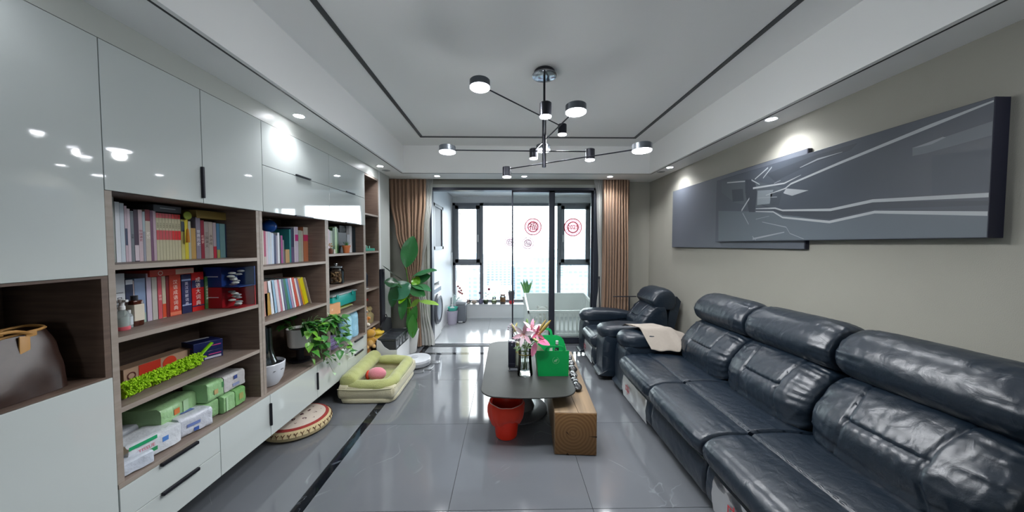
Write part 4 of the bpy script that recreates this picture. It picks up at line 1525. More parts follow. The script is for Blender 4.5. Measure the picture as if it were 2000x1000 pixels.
# orange carton with two trinkets
yb6 = U(*c9(225, 520), 0, -1.73).y
t = thing('small_carton', 'light orange paper carton in the right bookshelf', 'box', (-1.79, 2.99 + .05, Z5))
MB().box(-1.86, -1.73, 2.958, yb6, Z5 + .001, Z5 + .115, bev=.001).build('carton', mat('#d39a6c', .7), t)
MB().box(-1.7295, -1.729, (2.958 + yb6) / 2 - .02, (2.958 + yb6) / 2 + .01, Z5 + .055, Z5 + .075).build('pale_label', mat('#dcb494', .6), t)
for (yy, cc_, nm, lab) in ((2.975, '#8f9498', 'grey_trinket', 'tiny grey figurine on the orange carton'), (3.03, '#b99a2c', 'yellow_toy_duck', 'tiny yellow duck toy on the orange carton')):
    t = thing(nm, lab, 'toy', (-1.78, yy, Z5 + .115))
    MB().sphere((-1.78, yy, Z5 + .129), .014, 1, 1.2, .9, 12, 8).build('body', mat(cc_, .4), t, smooth=True)
    MB().sphere((-1.772, yy + .008, Z5 + .146), .009, n=10, m=7).build('head', mat(cc_, .4), t, smooth=True)


def pouch(name, label, x, y, z, wx, wy, h, col, cat='bag', pinch=.45, seed=1, rough=.22, neck=.62, group=None, bump=.5):
    """standing soft plastic bag, gathered above the middle"""
    t = thing(name, label, cat, (x, y, z), 0, group)
    rows = []
    n = 30
    for i in range(15):
        f = i / 14
        w = 1 - (1 - pinch) * math.exp(-((f - neck) / .12) ** 2)
        if f > .85:
            w *= 1.0
        if f < .05:
            w *= .9
        row_ = []
        for k in range(n):
            a = 2 * PI * k / n
            ca, sa = math.cos(a), math.sin(a)
            rr = (abs(ca) ** 3 + abs(sa) ** 3) ** (-1 / 3)
            q = Vector((ca * rr * wx / 2 * w * (1 if f < .8 else 1 - (f - .8) * 3.2), sa * rr * wy / 2 * w, h * f))
            d = noise.noise(Vector((q.x * 26 + seed, q.y * 26, q.z * 14))) * .006
            row_.append(Vector((x, y, z + .001)) + q + Vector((ca, sa, 0)) * d)
        rows.append(row_)
    b = MB()
    V = b.quadgrid(rows, closed_v=True)
    b.cap(V[0])
    b.cap(V[-1][::-1])
    b.build('bag_film', mat(col, rough, bump=bump, bump_s=50, noise_s=18, noise_a=.08), t, smooth=True, split=60)
    return t


# blue bags and box on the deck of the right bookshelf
yA = U(*c9(290, 700), 0, -1.74).y
yB = U(*c9(352, 680), 0, -1.74).y
pouch('blue_bag', 'light blue plastic bag, left of the two in right bookshelf', -1.76, yA, ZDK, .12, .14, .28, '#9fcfe2', seed=2, neck=.45, pinch=.93, group=None)
pouch('blue_bag', 'light blue plastic bag, right of the two in right bookshelf', -1.76, yB, ZDK, .12, .14, .29, '#98c8de', seed=5, neck=.45, pinch=.93)
t = thing('blue_carton', 'medium blue carton with a printed photo behind the purple packs', 'box', (-1.95, 3.07, ZDK))
MB().box(-2.03, -1.87, 2.97, 3.22, ZDK + .001, ZDK + .24, bev=.002).build('carton', mat('#3f7aa6', .4), t)
MB().box(-1.8695, -1.869, 2.99, 3.09, ZDK + .13, ZDK + .22).build('printed_photo', mat('#8c9aa4', .5, noise_s=60, noise_a=.6), t)
for k in range(3):
    tissue('lilac tissue pack lying on the deck, %s of the stack of three' % ('bottom', 'middle', 'top')[k], -1.755 - .008 * k, 3.085 + .006 * k, ZDK + .038 * k, .10, .19, .036, R(-4 + 3 * k), '#a894c8', ((.1, .9, .42, .5, '#8a74b4', 'x'),), 20 + k, group='lilac tissue packs')

# ---- narrow end shelf
c10 = crop(620, 330, 5)
t = thing('patterned_tray', 'teal and white patterned tray box on the narrow end shelf', 'tray', (-1.80, 3.88, 1.481))
MB().box(-1.86, -1.69, 3.76, 4.03, 1.482, 1.515, bev=.003).build('tray', mat('#3f8f7c', .5), t, smooth=True)
for k in range(7):
    a = .3 + k * .38
    MB().box(-1.75 - .03 * (k % 2), -1.74 - .03 * (k % 2), 3.775 + k * .034, 3.797 + k * .034, 1.516, 1.545 + .01 * (k % 2), bev=.001).build('striped_card', mat('#c9d6d0' if k % 2 else '#74a898', .5), t)
t = thing('gift_box', 'small yellow and red box on the narrow end shelf', 'box', (-1.92, 3.80, 1.481))
MB().box(-1.96, -1.88, 3.77, 3.85, 1.482, 1.57, bev=.001).build('yellow_box', mat('#b59a4a', .6), t)
MB().box(-1.95, -1.89, 3.852, 3.93, 1.482, 1.59, bev=.001).build('red_box', mat('#7a2a22', .6), t)
t = thing('dark_jar', 'dark blue-black ceramic jar on the narrow end shelf', 'jar', (-1.82, 3.92, 1.018))
MB().lathe([(.001, .001), (.06, .001), (.075, .03), (.078, .16), (.06, .19), (.055, .205), (.05, .205), (.055, .19), (.001, .18)], (-1.82, 3.92, 1.018), 26).build('body', mat('#232936', .35), t, smooth=True)
t = thing('antler_stand', 'white branching ornament beside the dark jar', 'ornament', (-1.73, 3.78, 1.018))
b = MB().box(-1.76, -1.70, 3.74, 3.86, 1.019, 1.027, bev=.001)
b.tube([(-1.73, 3.78, 1.027), (-1.73, 3.775, 1.14), (-1.73, 3.80, 1.25)], .005, 6, r2=.002)
b.tube([(-1.73, 3.778, 1.12), (-1.73, 3.745, 1.21)], .004, 6, r2=.002)
b.tube([(-1.73, 3.778, 1.16), (-1.73, 3.82, 1.22)], .0035, 6, r2=.0015)
b.build('branches', mat('#c4c8cc', .4), t, smooth=True)


def plush(name, label, x, y, z, s, body, belly, cat='plush toy', seed=0, face=True, ear=True, rz=0):
    t = thing(name, label, cat, (x, y, z), rz)
    Wt = world_of(t)
    fz = lambda v: v * (1 + .03 * noise.noise(v * 40))
    def sp(nm, c, r, a, b_, c_, col):
        bb_ = MB().sphere(c, r * s, a, b_, c_, 18, 12, fn=fz)
        bmesh.ops.transform(bb_.b, matrix=Wt, verts=bb_.b.verts)
        return bb_.build(nm, mat(col, .95, noise_s=50, noise_a=.2, bump=.6, bump_s=160, sheen=.4), t, smooth=True)
    sp('body', (0, 0, .075 * s), .072, .9, 1, 1.05, body)
    sp('belly', (.028 * s, 0, .07 * s), .05, .9, .9, 1.05, belly)
    h = sp('head', (.012 * s, 0, .185 * s), .062, .95, 1.08, .92, body)
    if ear:
        for q in (-1, 1):
            sp('ear', (0, q * .05 * s, .235 * s), .02, .6, 1, 1, body)
    for q in (-1, 1):
        sp('arm', (.03 * s, q * .065 * s, .10 * s), .028, 1.3, .8, .8, body)
        sp('foot', (.055 * s, q * .04 * s, .025 * s), .027, 1.4, .9, .9, belly)
    if face:
        for q in (-1, 1):
            sp('eye_patch', (.062 * s, q * .024 * s, .195 * s), .017, .5, 1, 1, '#d8d4cc')
            sp('eye', (.071 * s, q * .024 * s, .195 * s), .008, .6, 1, 1, '#15151a')
        sp('muzzle', (.07 * s, 0, .170 * s), .016, .9, 1.1, .8, '#c98a8a')
    return t


t = pouch('snack_bag', 'brown kraft bag with red and white print at the back of the narrow shelf', -1.86, 3.93, .563, .14, .24, .34, '#8f7650', seed=9, neck=.3, pinch=.95)
MB().box(-1.783, -1.781, 3.84, 4.02, .563 + .28, .563 + .31).build('red_print', mat('#8c2f2a', .5), t)
MB().box(-1.783, -1.781, 3.83, 3.92, .563 + .20, .563 + .26).build('white_print', mat('#b9b4ac', .5), t)
plush('plush_toy', 'orange plush animal with white eye patches on narrow shelf', -1.76, 3.80, .563, .95, '#c07a2c', '#d2cabc', rz=R(-35))
pouch('clear_bag', 'clear plastic bag of dried goods beside the orange plush', -1.77, 3.985, .563, .11, .15, .2, '#9a8c64', seed=12, neck=.7, pinch=.5)
plush('plush_toy', 'yellow-brown plush animal sitting below the narrow shelf, upper', -1.68, 3.82, .30, .95, '#b5862c', '#c9a060', rz=R(-60), face=False)
plush('plush_toy', 'tan plush animal sitting on the bottom of the narrow shelf', -1.74, 3.82, .07, 1.0, '#a8692c', '#c9a67c', rz=R(-60), face=False)
pouch('yellow_bag', 'crumpled yellow plastic bag beside the plush below the shelf', -1.66, 3.99, .34, .16, .15, .13, '#c9a83a', seed=17, neck=.5, pinch=.7)

# ================================================================== NEAR THE PIER
t = thing('folded_board', 'tall narrow black folded board leaning against the white pier', 'board', (-1.645, 4.15, 0))
MB().box(-1.664, -1.635, 4.09, 4.20, .001, 1.24, bev=.003).build('panel', mat('#141620', .45), t, smooth=True)
MB().box(-1.6345, -1.633, 4.10, 4.19, .05, 1.2).build('inner_sheet', mat('#1c1e2a', .6), t)
t = thing('black_box_bag', 'black angular folded bag behind the white storage bin', 'bag', (-1.617, 4.15, 0))
b = MB().prism([(4.0, .002), (4.30, .002), (4.36, .44), (4.30, .56), (4.16, .60), (4.0, .50)], 0, -1.632, -1.602)
b.build('body', mat('#15171d', .6), t)
MB().tube([(-1.617, 4.08, .56), (-1.617, 4.12, .63), (-1.617, 4.18, .63), (-1.617, 4.22, .57)], .006, 6).build('handle', M_black, t, smooth=True)

# white storage bin with dark flip-lid boxes
t = thing('storage_bin', 'white open-top storage bin with a swept cut-out front', 'storage bin', (-1.44, 4.02, 0), R(0))
bx0, bx1, by0, by1 = -1.598, -1.35, 3.80, 4.31
b = MB()
b.box(bx0, bx0 + .008, by0, by1, .001, .40)
b.box(bx1 - .008, bx1, by0, by1, .001, .27, bev=.001)
b.box(bx0, bx1, by0, by1, .001, .009)
b.box(bx0, bx1, by1 - .008, by1, .001, .33)
b.prism([(bx0, .001), (bx1, .001), (bx1, .27), (bx1 - .09, .27), (bx1 - .15, .31), (bx1 - .20, .385), (bx0, .40)], 1, by0, by0 + .008)
b.build('bin_shell', mat('#c4c6c8', .35), t, smooth=False)
for k in range(4):
    y0 = by0 + .015 + k * .123
    q = thing('flip_lid_box', 'dark grey flip-lid box in the white bin, %s from the front' % ORD[k], 'box', (-1.5, y0 + .07, .01), 0, 'dark boxes in the storage bin')
    MB().box(bx0 + .015, bx1 - .015, y0, y0 + .112, .0105, .375, bev=.004).build('body', mat('#24272b', .4), q, smooth=True)
    MB().box(bx0 + .012, bx1 - .012, y0 - .002, y0 + .114, .376, .41, bev=.006).build('lid', mat('#2a2d32', .4), q, smooth=True)
    MB().box(bx1 - .0145, bx1 - .012, y0 + .02, y0 + .095, .285, .365).build('front_label', mat('#7d8084', .4), q)
    MB().box(bx1 - .0118, bx1 - .009, y0 + .045, y0 + .07, .31, .39, bev=.001).build('latch', M_black, q)

# big plant
ppx, ppy = -1.415, 4.49
t = thing('bird_of_paradise', 'tall bird-of-paradise plant with tied stems in a white pot', 'potted plant', (ppx, ppy, 0))
MB().lathe([(.001, .001), (.09, .001), (.105, .02), (.138, .30), (.142, .335), (.134, .335), (.125, .29), (.001, .29)], (ppx, ppy, 0), 36).build('pot', mat('#c9cac8', .35), t, smooth=True)
MB().cyl((ppx, ppy, .27), .124, .02, 24).build('soil', mat('#221b16', .95), t)
Yp = 4.30
lv = [  # (base px, tip px, halfwidth m, Y tip, colour)
    ((793, 522), (806, 464), .085, 4.34, '#2f6b3a', .1),
    ((806, 540), (848, 524), .075, 4.22, '#2c6440', .35),
    ((806, 545), (818, 552), .05, 4.25, '#6fae2e', .5),
    ((786, 548), (746, 524), .06, 4.05, '#23502c', -.25),
    ((800, 553), (764, 580), .10, 4.12, '#2a5f45', .35),
    ((800, 555), (780, 590), .045, 4.15, '#7dbb1e', .3),
    ((772, 555), (765, 598), .05, 4.12, '#1f4728', .2),
    ((803, 556), (838, 560), .06, 4.18, '#4b8a5c', .6),
    ((803, 598), (818, 586), .03, 4.16, '#8cb84a', .1),
    ((818, 588), (854, 592), .04, 4.16, '#9cc85e', .25),
    ((797, 645), (812, 600), .05, 4.28, '#2f6e2c', .1),
    ((806, 660), (806, 618), .05, 4.26, '#3a7a32', .15),
    ((778, 554), (752, 550), .05, 4.08, '#244f30', .2),
    ((800, 560), (826, 575), .06, 4.12, '#2f6a38', .3),
    ((808, 548), (838, 538), .055, 4.30, '#2c6036', .3),
    ((790, 565), (784, 622), .045, 4.25, '#2c6430', .1)]
for i, ((bx0_, by0_), (tx0, ty0), hw, Yt, col, dr_) in enumerate(lv):
    A = U(bx0_, by0_, 1, Yp if bx0_ > 785 else 4.15)
    Tp = U(tx0, ty0, 1, Yt)
    d = Tp - A
    L_ = d.length * 1.05
    st = [Vector((ppx + .03 * math.cos(i * 1.3), ppy + .03 * math.sin(i * 1.3), .30)), Vector((ppx + .015 * math.cos(i), ppy + .015 * math.sin(i), .62)), Vector((ppx + .02 * math.cos(i), ppy - .01, .80)), A]
    if by0_ > 640:
        st = [Vector((ppx, ppy, .30)), Vector((A.x, A.y, .36)), A]
    if i != 9:
        MB().tube([cr_(st, q / 10) for q in range(11)], .011, 7, r2=.005).build('stem', mat('#4f8a2c', .4), t, smooth=True)
    b = MB()
    # face of the blade towards the room
    leaf_mesh(b, A, d, (.15, -1, .45) if i not in (1, 3, 7, 9) else (0, -.35, 1), L_, hw * 2.7, .16, dr_ * .35, 12, curl=.06)
    b.build('leaf', mat(col, .22, noise_s=9, noise_a=.18, bump=.15, bump_s=40, stretch=(1, 1, 1)), t, smooth=True, split=80)
for z in (.66, .80):
    pts = [(ppx + .048 * math.cos(a), ppy + .048 * math.sin(a), z) for a in [q * PI / 6 for q in range(13)]]
    MB().tube(pts, .004, 6).build('tie', mat('#b58a5a', .8), t, smooth=True)

# robot vacuum and pads
rx, ry = -1.17, 4.02
t = thing('robot_vacuum', 'white round robot vacuum on the tiles beside the dog bed', 'robot vacuum', (rx, ry, 0))
MB().lathe([(.001, .012), (.16, .012), (.172, .02), (.174, .05), (.170, .058)], (rx, ry, 0), 40, cap1=True).build('bumper', mat('#8d9196', .35), t, smooth=True)
MB().lathe([(.170, .059), (.176, .062), (.177, .092), (.172, .098), (.001, .100)], (rx, ry, 0), 40, cap0=True, cap1=False).build('top_shell', mat('#cfd2d8', .2), t, smooth=True)
MB().lathe([(.046, .0995), (.048, .104), (.04, .107), (.001, .108)], (rx - .03, ry + .02, 0), 24, cap0=False, cap1=False).build('turret', mat('#b9bcc4', .25), t, smooth=True)
for q in (-1, 1):
    MB().cyl((rx + .02, ry + q * .13, .0005), .02, .03, 12, axis='Z').build('wheel', M_black, t, smooth=True)
for k, (x, y, a) in enumerate(((-1.10, 3.80, .2), (-1.02, 3.90, -.1), (-.97, 4.10, .1))):
    t = thing('metal_pad', 'thin silver cleaning pad on the floor, %s one beside the robot vacuum' % ('nearest', 'middle', 'farthest')[k], 'pad', (x, y, 0), a)
    Wt = world_of(t)
    MB().box(-.075, .075, -.05, .05, .001, .007, bev=.002, M=Wt).build('plate', mat('#85888c', .25, metal=.5), t, smooth=True)
    MB().box(.066, .080, -.045, .045, .007, .014, bev=.002, M=Wt).build('raised_lip', mat('#b4b7ba', .2, metal=.6), t, smooth=True)

# ------------------------------------------------------------------ dog bed
M_bedg = mat('#a0a468', .9, noise_s=10, noise_a=.1, bump=.4, bump_s=90, sheen=.3)
M_bedc = mat('#b9b396', .9, noise_s=14, noise_a=.06, bump=.4, bump_s=120, sheen=.3)
t = thing('dog_bed', 'olive green bolster dog bed with cream sides on the floor', 'pet bed', (-1.4, 3.38, 0))
dx0, dx1, dy0, dy1 = -1.655, -1.115, 3.03, 3.76


def soft_box(b, x0, x1, y0, y1, z0, z1, p=5, bulge=.006, nu=40, nz=8, seed=0, amp=.003):
    cx_, cy_, hx_, hy_ = (x0 + x1) / 2, (y0 + y1) / 2, (x1 - x0) / 2, (y1 - y0) / 2
    rows = []
    for i in range(nz + 1):
        f = i / nz
        e = 1 if 0 < i < nz else .97
        row_ = []
        for k in range(nu):
            a = 2 * PI * (k + .5) / nu
            ca, sa = math.cos(a), math.sin(a)
            rr = (abs(ca) ** p + abs(sa) ** p) ** (-1 / p)
            bl = bulge * math.sin(PI * f)
            q = Vector((cx_ + ca * rr * (hx_ * e + bl), cy_ + sa * rr * (hy_ * e + bl), z0 + (z1 - z0) * f))
            w = noise.noise(q * 18 + Vector((seed, 0, 0))) * amp
            row_.append(q + Vector((ca, sa, 0)) * w)
        rows.append(row_)
    V = b.quadgrid(rows, closed_v=True)
    b.cap(V[0])
    b.cap(V[-1][::-1])
    return b


soft_box(MB(), dx0, dx1, dy0, dy1, .002, .055, p=9).build('base_cushion', M_bedc, t, smooth=True, split=60)
soft_box(MB(), dx0 + .1, dx1 - .09, dy0 + .1, dy1 - .1, .056, .105, p=6, seed=3).build('inner_cushion', M_bedg, t, smooth=True, split=60)


def bolster(pts, r, name, m, rz=1.0, seed=0, amp=.006):
    b = MB()
    P = [Vector(p) for p in pts]
    n = 80
    rows = []
    for i in range(n + 1):
        f = i / n
        q = cr_(P, f)
        q2 = cr_(P, min(1, f + .01)) - cr_(P, max(0, f - .01))
        q2.z = 0
        q2.normalize()
        side = Vector((q2.y, -q2.x, 0))
        e = min(1, (1 - abs(2 * f - 1) ** 14)) ** .5 if 0 < f < 1 else .35
        e = max(e, .35)
        row_ = []
        for k in range(18):
            a = 2 * PI * k / 18
            w = noise.noise(Vector((q.x * 14, q.y * 14, a)) + Vector((seed, 0, 0))) * amp 
            row_.append(q + (side * math.cos(a) * (r + w) + Vector((0, 0, math.sin(a) * (r * rz + w)))) * e)
        rows.append(row_)
    V = b.quadgrid(rows, closed_v=True)
    b.cap(V[0])
    b.cap(V[-1][::-1])
    return b.build(name, m, t, smooth=True, split=70)


# cream outer walls with a curved top, green bolsters on top and inside
def wallstrip(x0, x1, y0, y1, z1):
    b = MB()
    soft_box(b, x0, x1, y0, y1, .05, z1, p=8, bulge=.01, seed=x0 * 9)
    return b.build('side_wall', M_bedc, t, smooth=True, split=60)


wallstrip(dx0, dx1, dy0, dy0 + .10, .165)
wallstrip(dx0, dx0 + .10, dy0, dy1, .18)
wallstrip(dx1 - .09, dx1, dy0, dy1, .155)
wallstrip(dx0, dx1, dy1 - .09, dy1, .18)
bolster([(dx0 + .075, dy0 + .02, .20), (dx0 + .07, 3.4, .212), (dx0 + .075, dy1 - .02, .235)], .085, 'bolster', M_bedg, .85, 3)
bolster([(dx0 + .12, dy1 - .075, .20), (-1.38, dy1 - .07, .20), (dx1 - .10, dy1 - .075, .19), (dx1 - .055, dy1 - .12, .188), (dx1 - .05, 3.5, .182), (dx1 - .05, 3.25, .176), (dx1 - .055, dy0 + .12, .172), (dx1 - .11, dy0 + .062, .168), (-1.38, dy0 + .058, .162), (dx0 + .07, dy0 + .058, .165)], .064, 'bolster', M_bedg, .78, 5)
MB().tube([(dx0, dy0 - .008, .15), (-1.5, dy0 - .014, .146), (-1.3, dy0 - .014, .147), (dx1 - .03, dy0 - .008, .155), (dx1 + .005, dy0 + .03, .155), (dx1 + .014, 3.4, .155), (dx1 + .005, dy1 - .05, .16)], .004, 6).build('piping', mat('#c9c6a8', .8), t, smooth=True)
# pink ball-shaped plush with a red end
px_, py_ = -1.40, 3.34
t = thing('plush_bone', 'pink plush toy with red end lying in the dog bed', 'plush toy', (px_, py_, .105))
MB().sphere((px_, py_, .173), .067, 1.45, .95, 1, 22, 14, fn=lambda v: v * (1 + .03 * noise.noise(v * 30))).build('body', mat('#d2808e', .95, bump=.5, bump_s=150, sheen=.4), t, smooth=True)
MB().sphere((px_ - .092, py_, .160), .046, .6, .95, 1.05, 18, 12).build('red_end', mat('#c2402c', .95, bump=.5, bump_s=150), t, smooth=True)

# ------------------------------------------------------------------ round patterned cushion under the cabinet
kx, ky = -1.79, 2.655
t = thing('floor_cushion', 'round cream floor cushion with dark red figured top under the cabinet', 'cushion', (kx, ky, 0))
RR = .255
MB().lathe([(.001, .002), (RR * .86, .002), (RR * .97, .02), (RR, .045), (RR * .97, .068), (RR * .90, .085), (RR * .84, .09)], (kx, ky, 0), 48, cap1=True).build('side_band', mat('#bfae86', .9, bump=.3, bump_s=100), t, smooth=True)
MB().lathe([(RR * .90, .0865), (RR * .86, .094), (RR * .80, .096)], (kx, ky, 0), 48, cap0=False, cap1=False).build('red_ring', mat('#8c2f2a', .9), t, smooth=True)
MB().lathe([(RR * .80, .096), (RR * .5, .104), (.001, .108)], (kx, ky, 0), 48, cap0=False, cap1=False).build('top_panel', mat('#c4b8ac', .9), t, smooth=True)
b = MB()
for k in range(22):
    a = k * 2.399
    rr_ = .03 + .15 * math.sqrt(k / 22)
    c_ = Vector((kx + rr_ * math.cos(a), ky + rr_ * math.sin(a), 0))
    sw = [(c_.x + (.012 + .004 * (k % 3)) * math.cos(a + s * 1.1) * (1 - s * .12), c_.y + .016 * math.sin(a + s * 1.1) * (1 - s * .12), .1085 - .05 * rr_ * rr_ / .04 * .35) for s in range(7)]
    b.tube(sw, .0045, 5, flat=.6)
b.build('figured_motif', mat('#4a2230', .9), t, smooth=True)
b = MB()
for k in range(36):
    a = 2 * PI * k / 36
    r0 = RR * 1.002
    ca, sa = math.cos(a), math.sin(a)
    tz = Vector((-sa, ca, 0))
    o0 = Vector((kx + ca * r0 * .985, ky + sa * r0 * .985, .062))
    b.tube([o0 - tz * .012 + Vector((-ca * .004, -sa * .004, .012)), o0 + Vector((0, 0, -.004)), o0 + Vector((ca * .003, sa * .003, -.018))], .003, 4)
    b.tube([o0 + tz * .012 + Vector((-ca * .004, -sa * .004, .012)), o0 + Vector((0, 0, -.004))], .003, 4)
b.build('trefoil_border', mat('#5a3a26', .9), t)
# ================================================================== CURTAINS
def curtain(name, label, y0, z0, z1, ctrl, folds, amp, m, seed=0, head=None):
    """ctrl: list of (z, x_left, x_right) from top to bottom"""
    t = thing(name, label, 'curtain', ((ctrl[0][1] + ctrl[0][2]) / 2, y0, z0))
    ctrl = sorted(ctrl, key=lambda q: q[0])
    n, mz = folds * 14, 46
    rows = []
    for i in range(mz + 1):
        z = z0 + (z1 - z0) * i / mz
        for k in range(len(ctrl) - 1):
            if ctrl[k][0] <= z <= ctrl[k + 1][0] or k == len(ctrl) - 2:
                f = (z - ctrl[k][0]) / (ctrl[k + 1][0] - ctrl[k][0])
                f = min(max(f, 0), 1)
                f = f * f * (3 - 2 * f)
                xa = ctrl[k][1] + (ctrl[k + 1][1] - ctrl[k][1]) * f
                xb = ctrl[k][2] + (ctrl[k + 1][2] - ctrl[k][2]) * f
                if z <= ctrl[k + 1][0]:
                    break
        row_ = []
        for j in range(n + 1):
            u_ = j / n
            w = noise.noise(Vector((u_ * 6, z * .6, seed))) * .35
            ph = 2 * PI * folds * (u_ + w * .12)
            full = min(1, (xb - xa) / (folds * .042) * .8 + .35)
            a = amp * (1 + .5 * noise.noise(Vector((u_ * 9, 3 + z * .5, seed))))
            row_.append(Vector((xa + (xb - xa) * u_ + .12 * amp * math.sin(ph * 2), y0 + a * (1 - 2 * abs(math.sin(ph / 2)) ** .6) * (.75 + .25 * full), z)))
        rows.append(row_)
    b = MB()
    b.quadgrid(rows)
    b.build('fabric', m, t, smooth=True, split=0)
    b = MB().box(ctrl[-1][1], ctrl[-1][2], y0 - .012, y0 + .012, z1 - .002, z1 + .03)
    b.build('heading_tape', m, t)
    return t


def cloth_mat(name, col, trans=.15, alpha=1.0):
    m = bpy.data.materials.new(name)
    m.use_nodes = True
    n, l = m.node_tree.nodes, m.node_tree.links
    p = n['Principled BSDF']
    p.inputs['Base Color'].default_value = (*srgb(col), 1)
    p.inputs['Roughness'].default_value = .85
    p.inputs['Sheen Weight'].default_value = .2
    tl = n.new('ShaderNodeBsdfTranslucent')
    tl.inputs[0].default_value = (*srgb(col), 1)
    mx = n.new('ShaderNodeMixShader')
    mx.inputs[0].default_value = trans
    l.new(p.outputs[0], mx.inputs[1])
    l.new(tl.outputs[0], mx.inputs[2])
    last = mx
    if alpha < 1:
        tr = n.new('ShaderNodeBsdfTransparent')
        m2 = n.new('ShaderNodeMixShader')
        m2.inputs[0].default_value = alpha
        l.new(tr.outputs[0], m2.inputs[1])
        l.new(mx.outputs[0], m2.inputs[2])
        last = m2
    l.new(last.outputs[0], n['Material Output'].inputs[0])
    return m


M_cur = cloth_mat('taupe_curtain', '#8f725c', .1)
M_sheer = cloth_mat('white_sheer', '#d6d6d2', .35, .8)
tcu = curtain('curtain', 'brown floor-length curtain gathered behind the tall plant, left of the door', 4.68, .03, 2.6, [(2.6, -1.74, -1.19), (2.2, -1.73, -1.20), (1.75, -1.66, -1.24), (1.35, -1.55, -1.27), (1.0, -1.47, -1.31), (.85, -1.46, -1.33), (.5, -1.50, -1.30), (.03, -1.53, -1.29)], 9, .028, M_cur, 2)
MB().tube([(-1.40 + .085 * math.cos(a), 4.68 + .045 * math.sin(a), .95 + .01 * math.sin(a)) for a in [q * PI / 8 for q in range(17)]], .012, 6, flat=2).build('tieback', M_cur, tcu, smooth=True)
curtain('curtain', 'brown floor-length pleated curtain right of the balcony door', 4.665, .03, 2.6, [(2.6, 1.43, 1.82), (1.2, 1.44, 1.83), (.03, 1.42, 1.84)], 9, .04, M_cur, 5)
curtain('sheer_curtain', 'white sheer curtain between the brown curtain and door, left side', 4.735, .03, 2.6, [(2.6, -1.30, -1.10), (2.2, -1.31, -1.13), (1.7, -1.33, -1.19), (1.3, -1.38, -1.26), (1.0, -1.40, -1.28), (.6, -1.42, -1.20), (.03, -1.46, -1.10)], 7, .016, M_sheer, 8)
curtain('sheer_curtain', 'narrow white sheer curtain beside the right brown curtain', 4.735, .03, 2.6, [(2.6, 1.31, 1.50), (2.3, 1.36, 1.50), (1.0, 1.40, 1.50), (.6, 1.37, 1.50), (.03, 1.34, 1.50)], 6, .014, M_sheer, 11)
for x0, x1, y, nm, q in ((-2.0, 1.79, 4.68, 'front', 0), (-2.0, 1.79, 4.74, 'rear', 1)):
    o = MB().box(x0, x1, y - .014, y + .014, 2.632, 2.66, bev=.002).build('curtain_track', mat('#8f9194', .4), None)
    tag(o, '%s curtain track inside the recess above the balcony door' % nm, 'curtain track')
# thin black poles by the right curtain
t = thing('floor_pole', 'thin black pole leaning upright beside the right sheer curtain', 'pole', (1.385, 4.60, 0))
MB().tube([(1.395, 4.58, .012), (1.372, 4.61, 1.05)], .008, 8).build('shaft', M_black, t, smooth=True)
MB().tube([(1.372, 4.61, 1.05), (1.371, 4.612, 1.09)], .013, 10).build('grip', M_black, t, smooth=True)
MB().cyl((1.395, 4.58, .001), .03, .012, 14).build('foot', M_black, t, smooth=True)
t = thing('valet_stand', 'black stand with thin horizontal bar behind the recliner', 'stand', (1.75, 4.53, 0))
MB().cyl((1.80, 4.535, .001), .10, .012, 20).build('base', M_black, t, smooth=True)
MB().tube([(1.80, 4.535, .012), (1.80, 4.535, .80)], .009, 8).build('post', M_black, t, smooth=True)
MB().tube([(1.56, 4.535, .80), (1.90, 4.535, .80)], .008, 8).build('bar', M_black, t, smooth=True)

# ================================================================== COFFEE TABLE
ZTB = .42
tb = thing('coffee_table', 'dark slate-topped coffee table with rounded corners on a round pedestal', 'coffee table', (.17, 2.98, 0))


def table_outline(x0, x1, y0, y1, r, bow, n=10):
    pts = []
    cx_ = (x0 + x1) / 2
    for (cx2, cy2, a0) in ((x1 - r, y1 - r, 0), (x0 + r, y1 - r, 90), (x0 + r, y0 + r, 180), (x1 - r, y0 + r, 270)):
        for i in range(n + 1):
            a = R(a0 + 90 * i / n)
            pts.append([cx2 + r * math.cos(a), cy2 + r * math.sin(a)])
        if a0 == 0 or a0 == 180:
            for q in range(1, 8):
                xs_ = cx2 + (2 * (cx_ - cx2)) * q / 8
                pts.append([xs_, y1 if a0 == 0 else y0])
    for p in pts:
        f = 1 - ((p[0] - cx_) / ((x1 - x0) / 2)) ** 2
        if p[1] > (y0 + y1) / 2:
            p[1] += bow * f
        else:
            p[1] -= bow * f
    return pts


ol = table_outline(-.205, .545, 2.33, 3.63, .11, .045)
b = MB()
for (s_, z) in ((.985, ZTB - .014), (1, ZTB - .011), (1, ZTB - .003), (.992, ZTB)):
    pass
rows = []
for (s_, z) in ((.975, ZTB - .015), (.998, ZTB - .010), (1, ZTB - .003), (.995, ZTB)):
    rows.append([Vector((.17 + (p[0] - .17) * s_, 2.98 + (p[1] - 2.98) * s_, z)) for p in ol])
V = b.quadgrid(rows, closed_v=True)
b.cap(V[0])
b.cap(V[-1][::-1])
b.build('table_top', ramp_mat('slate_top', '#2a2b2b', '#383936', 3, (1, 1, 1), .5, 'noise', detail=8, spec=.15), tb, smooth=True, split=25)
MB().lathe([(.20, ZTB - .045), (.20, ZTB - .016)], (.14, 2.94, 0), 32).build('mounting_plate', M_blackm, tb, smooth=True)
MB().lathe([(.15, ZTB - .045), (.12, .30), (.10, .20), (.11, .10), (.14, .035)], (.12, 2.92, 0), 32).build('pedestal', mat('#77797a', .35, metal=.3), tb, smooth=True)
MB().lathe([(.275, .001), (.28, .006), (.28, .014), (.27, .02), (.14, .036)], (.10, 2.92, 0), 48, cap1=True).build('base_plate', mat('#6c6f72', .3, metal=.3), tb, smooth=True)

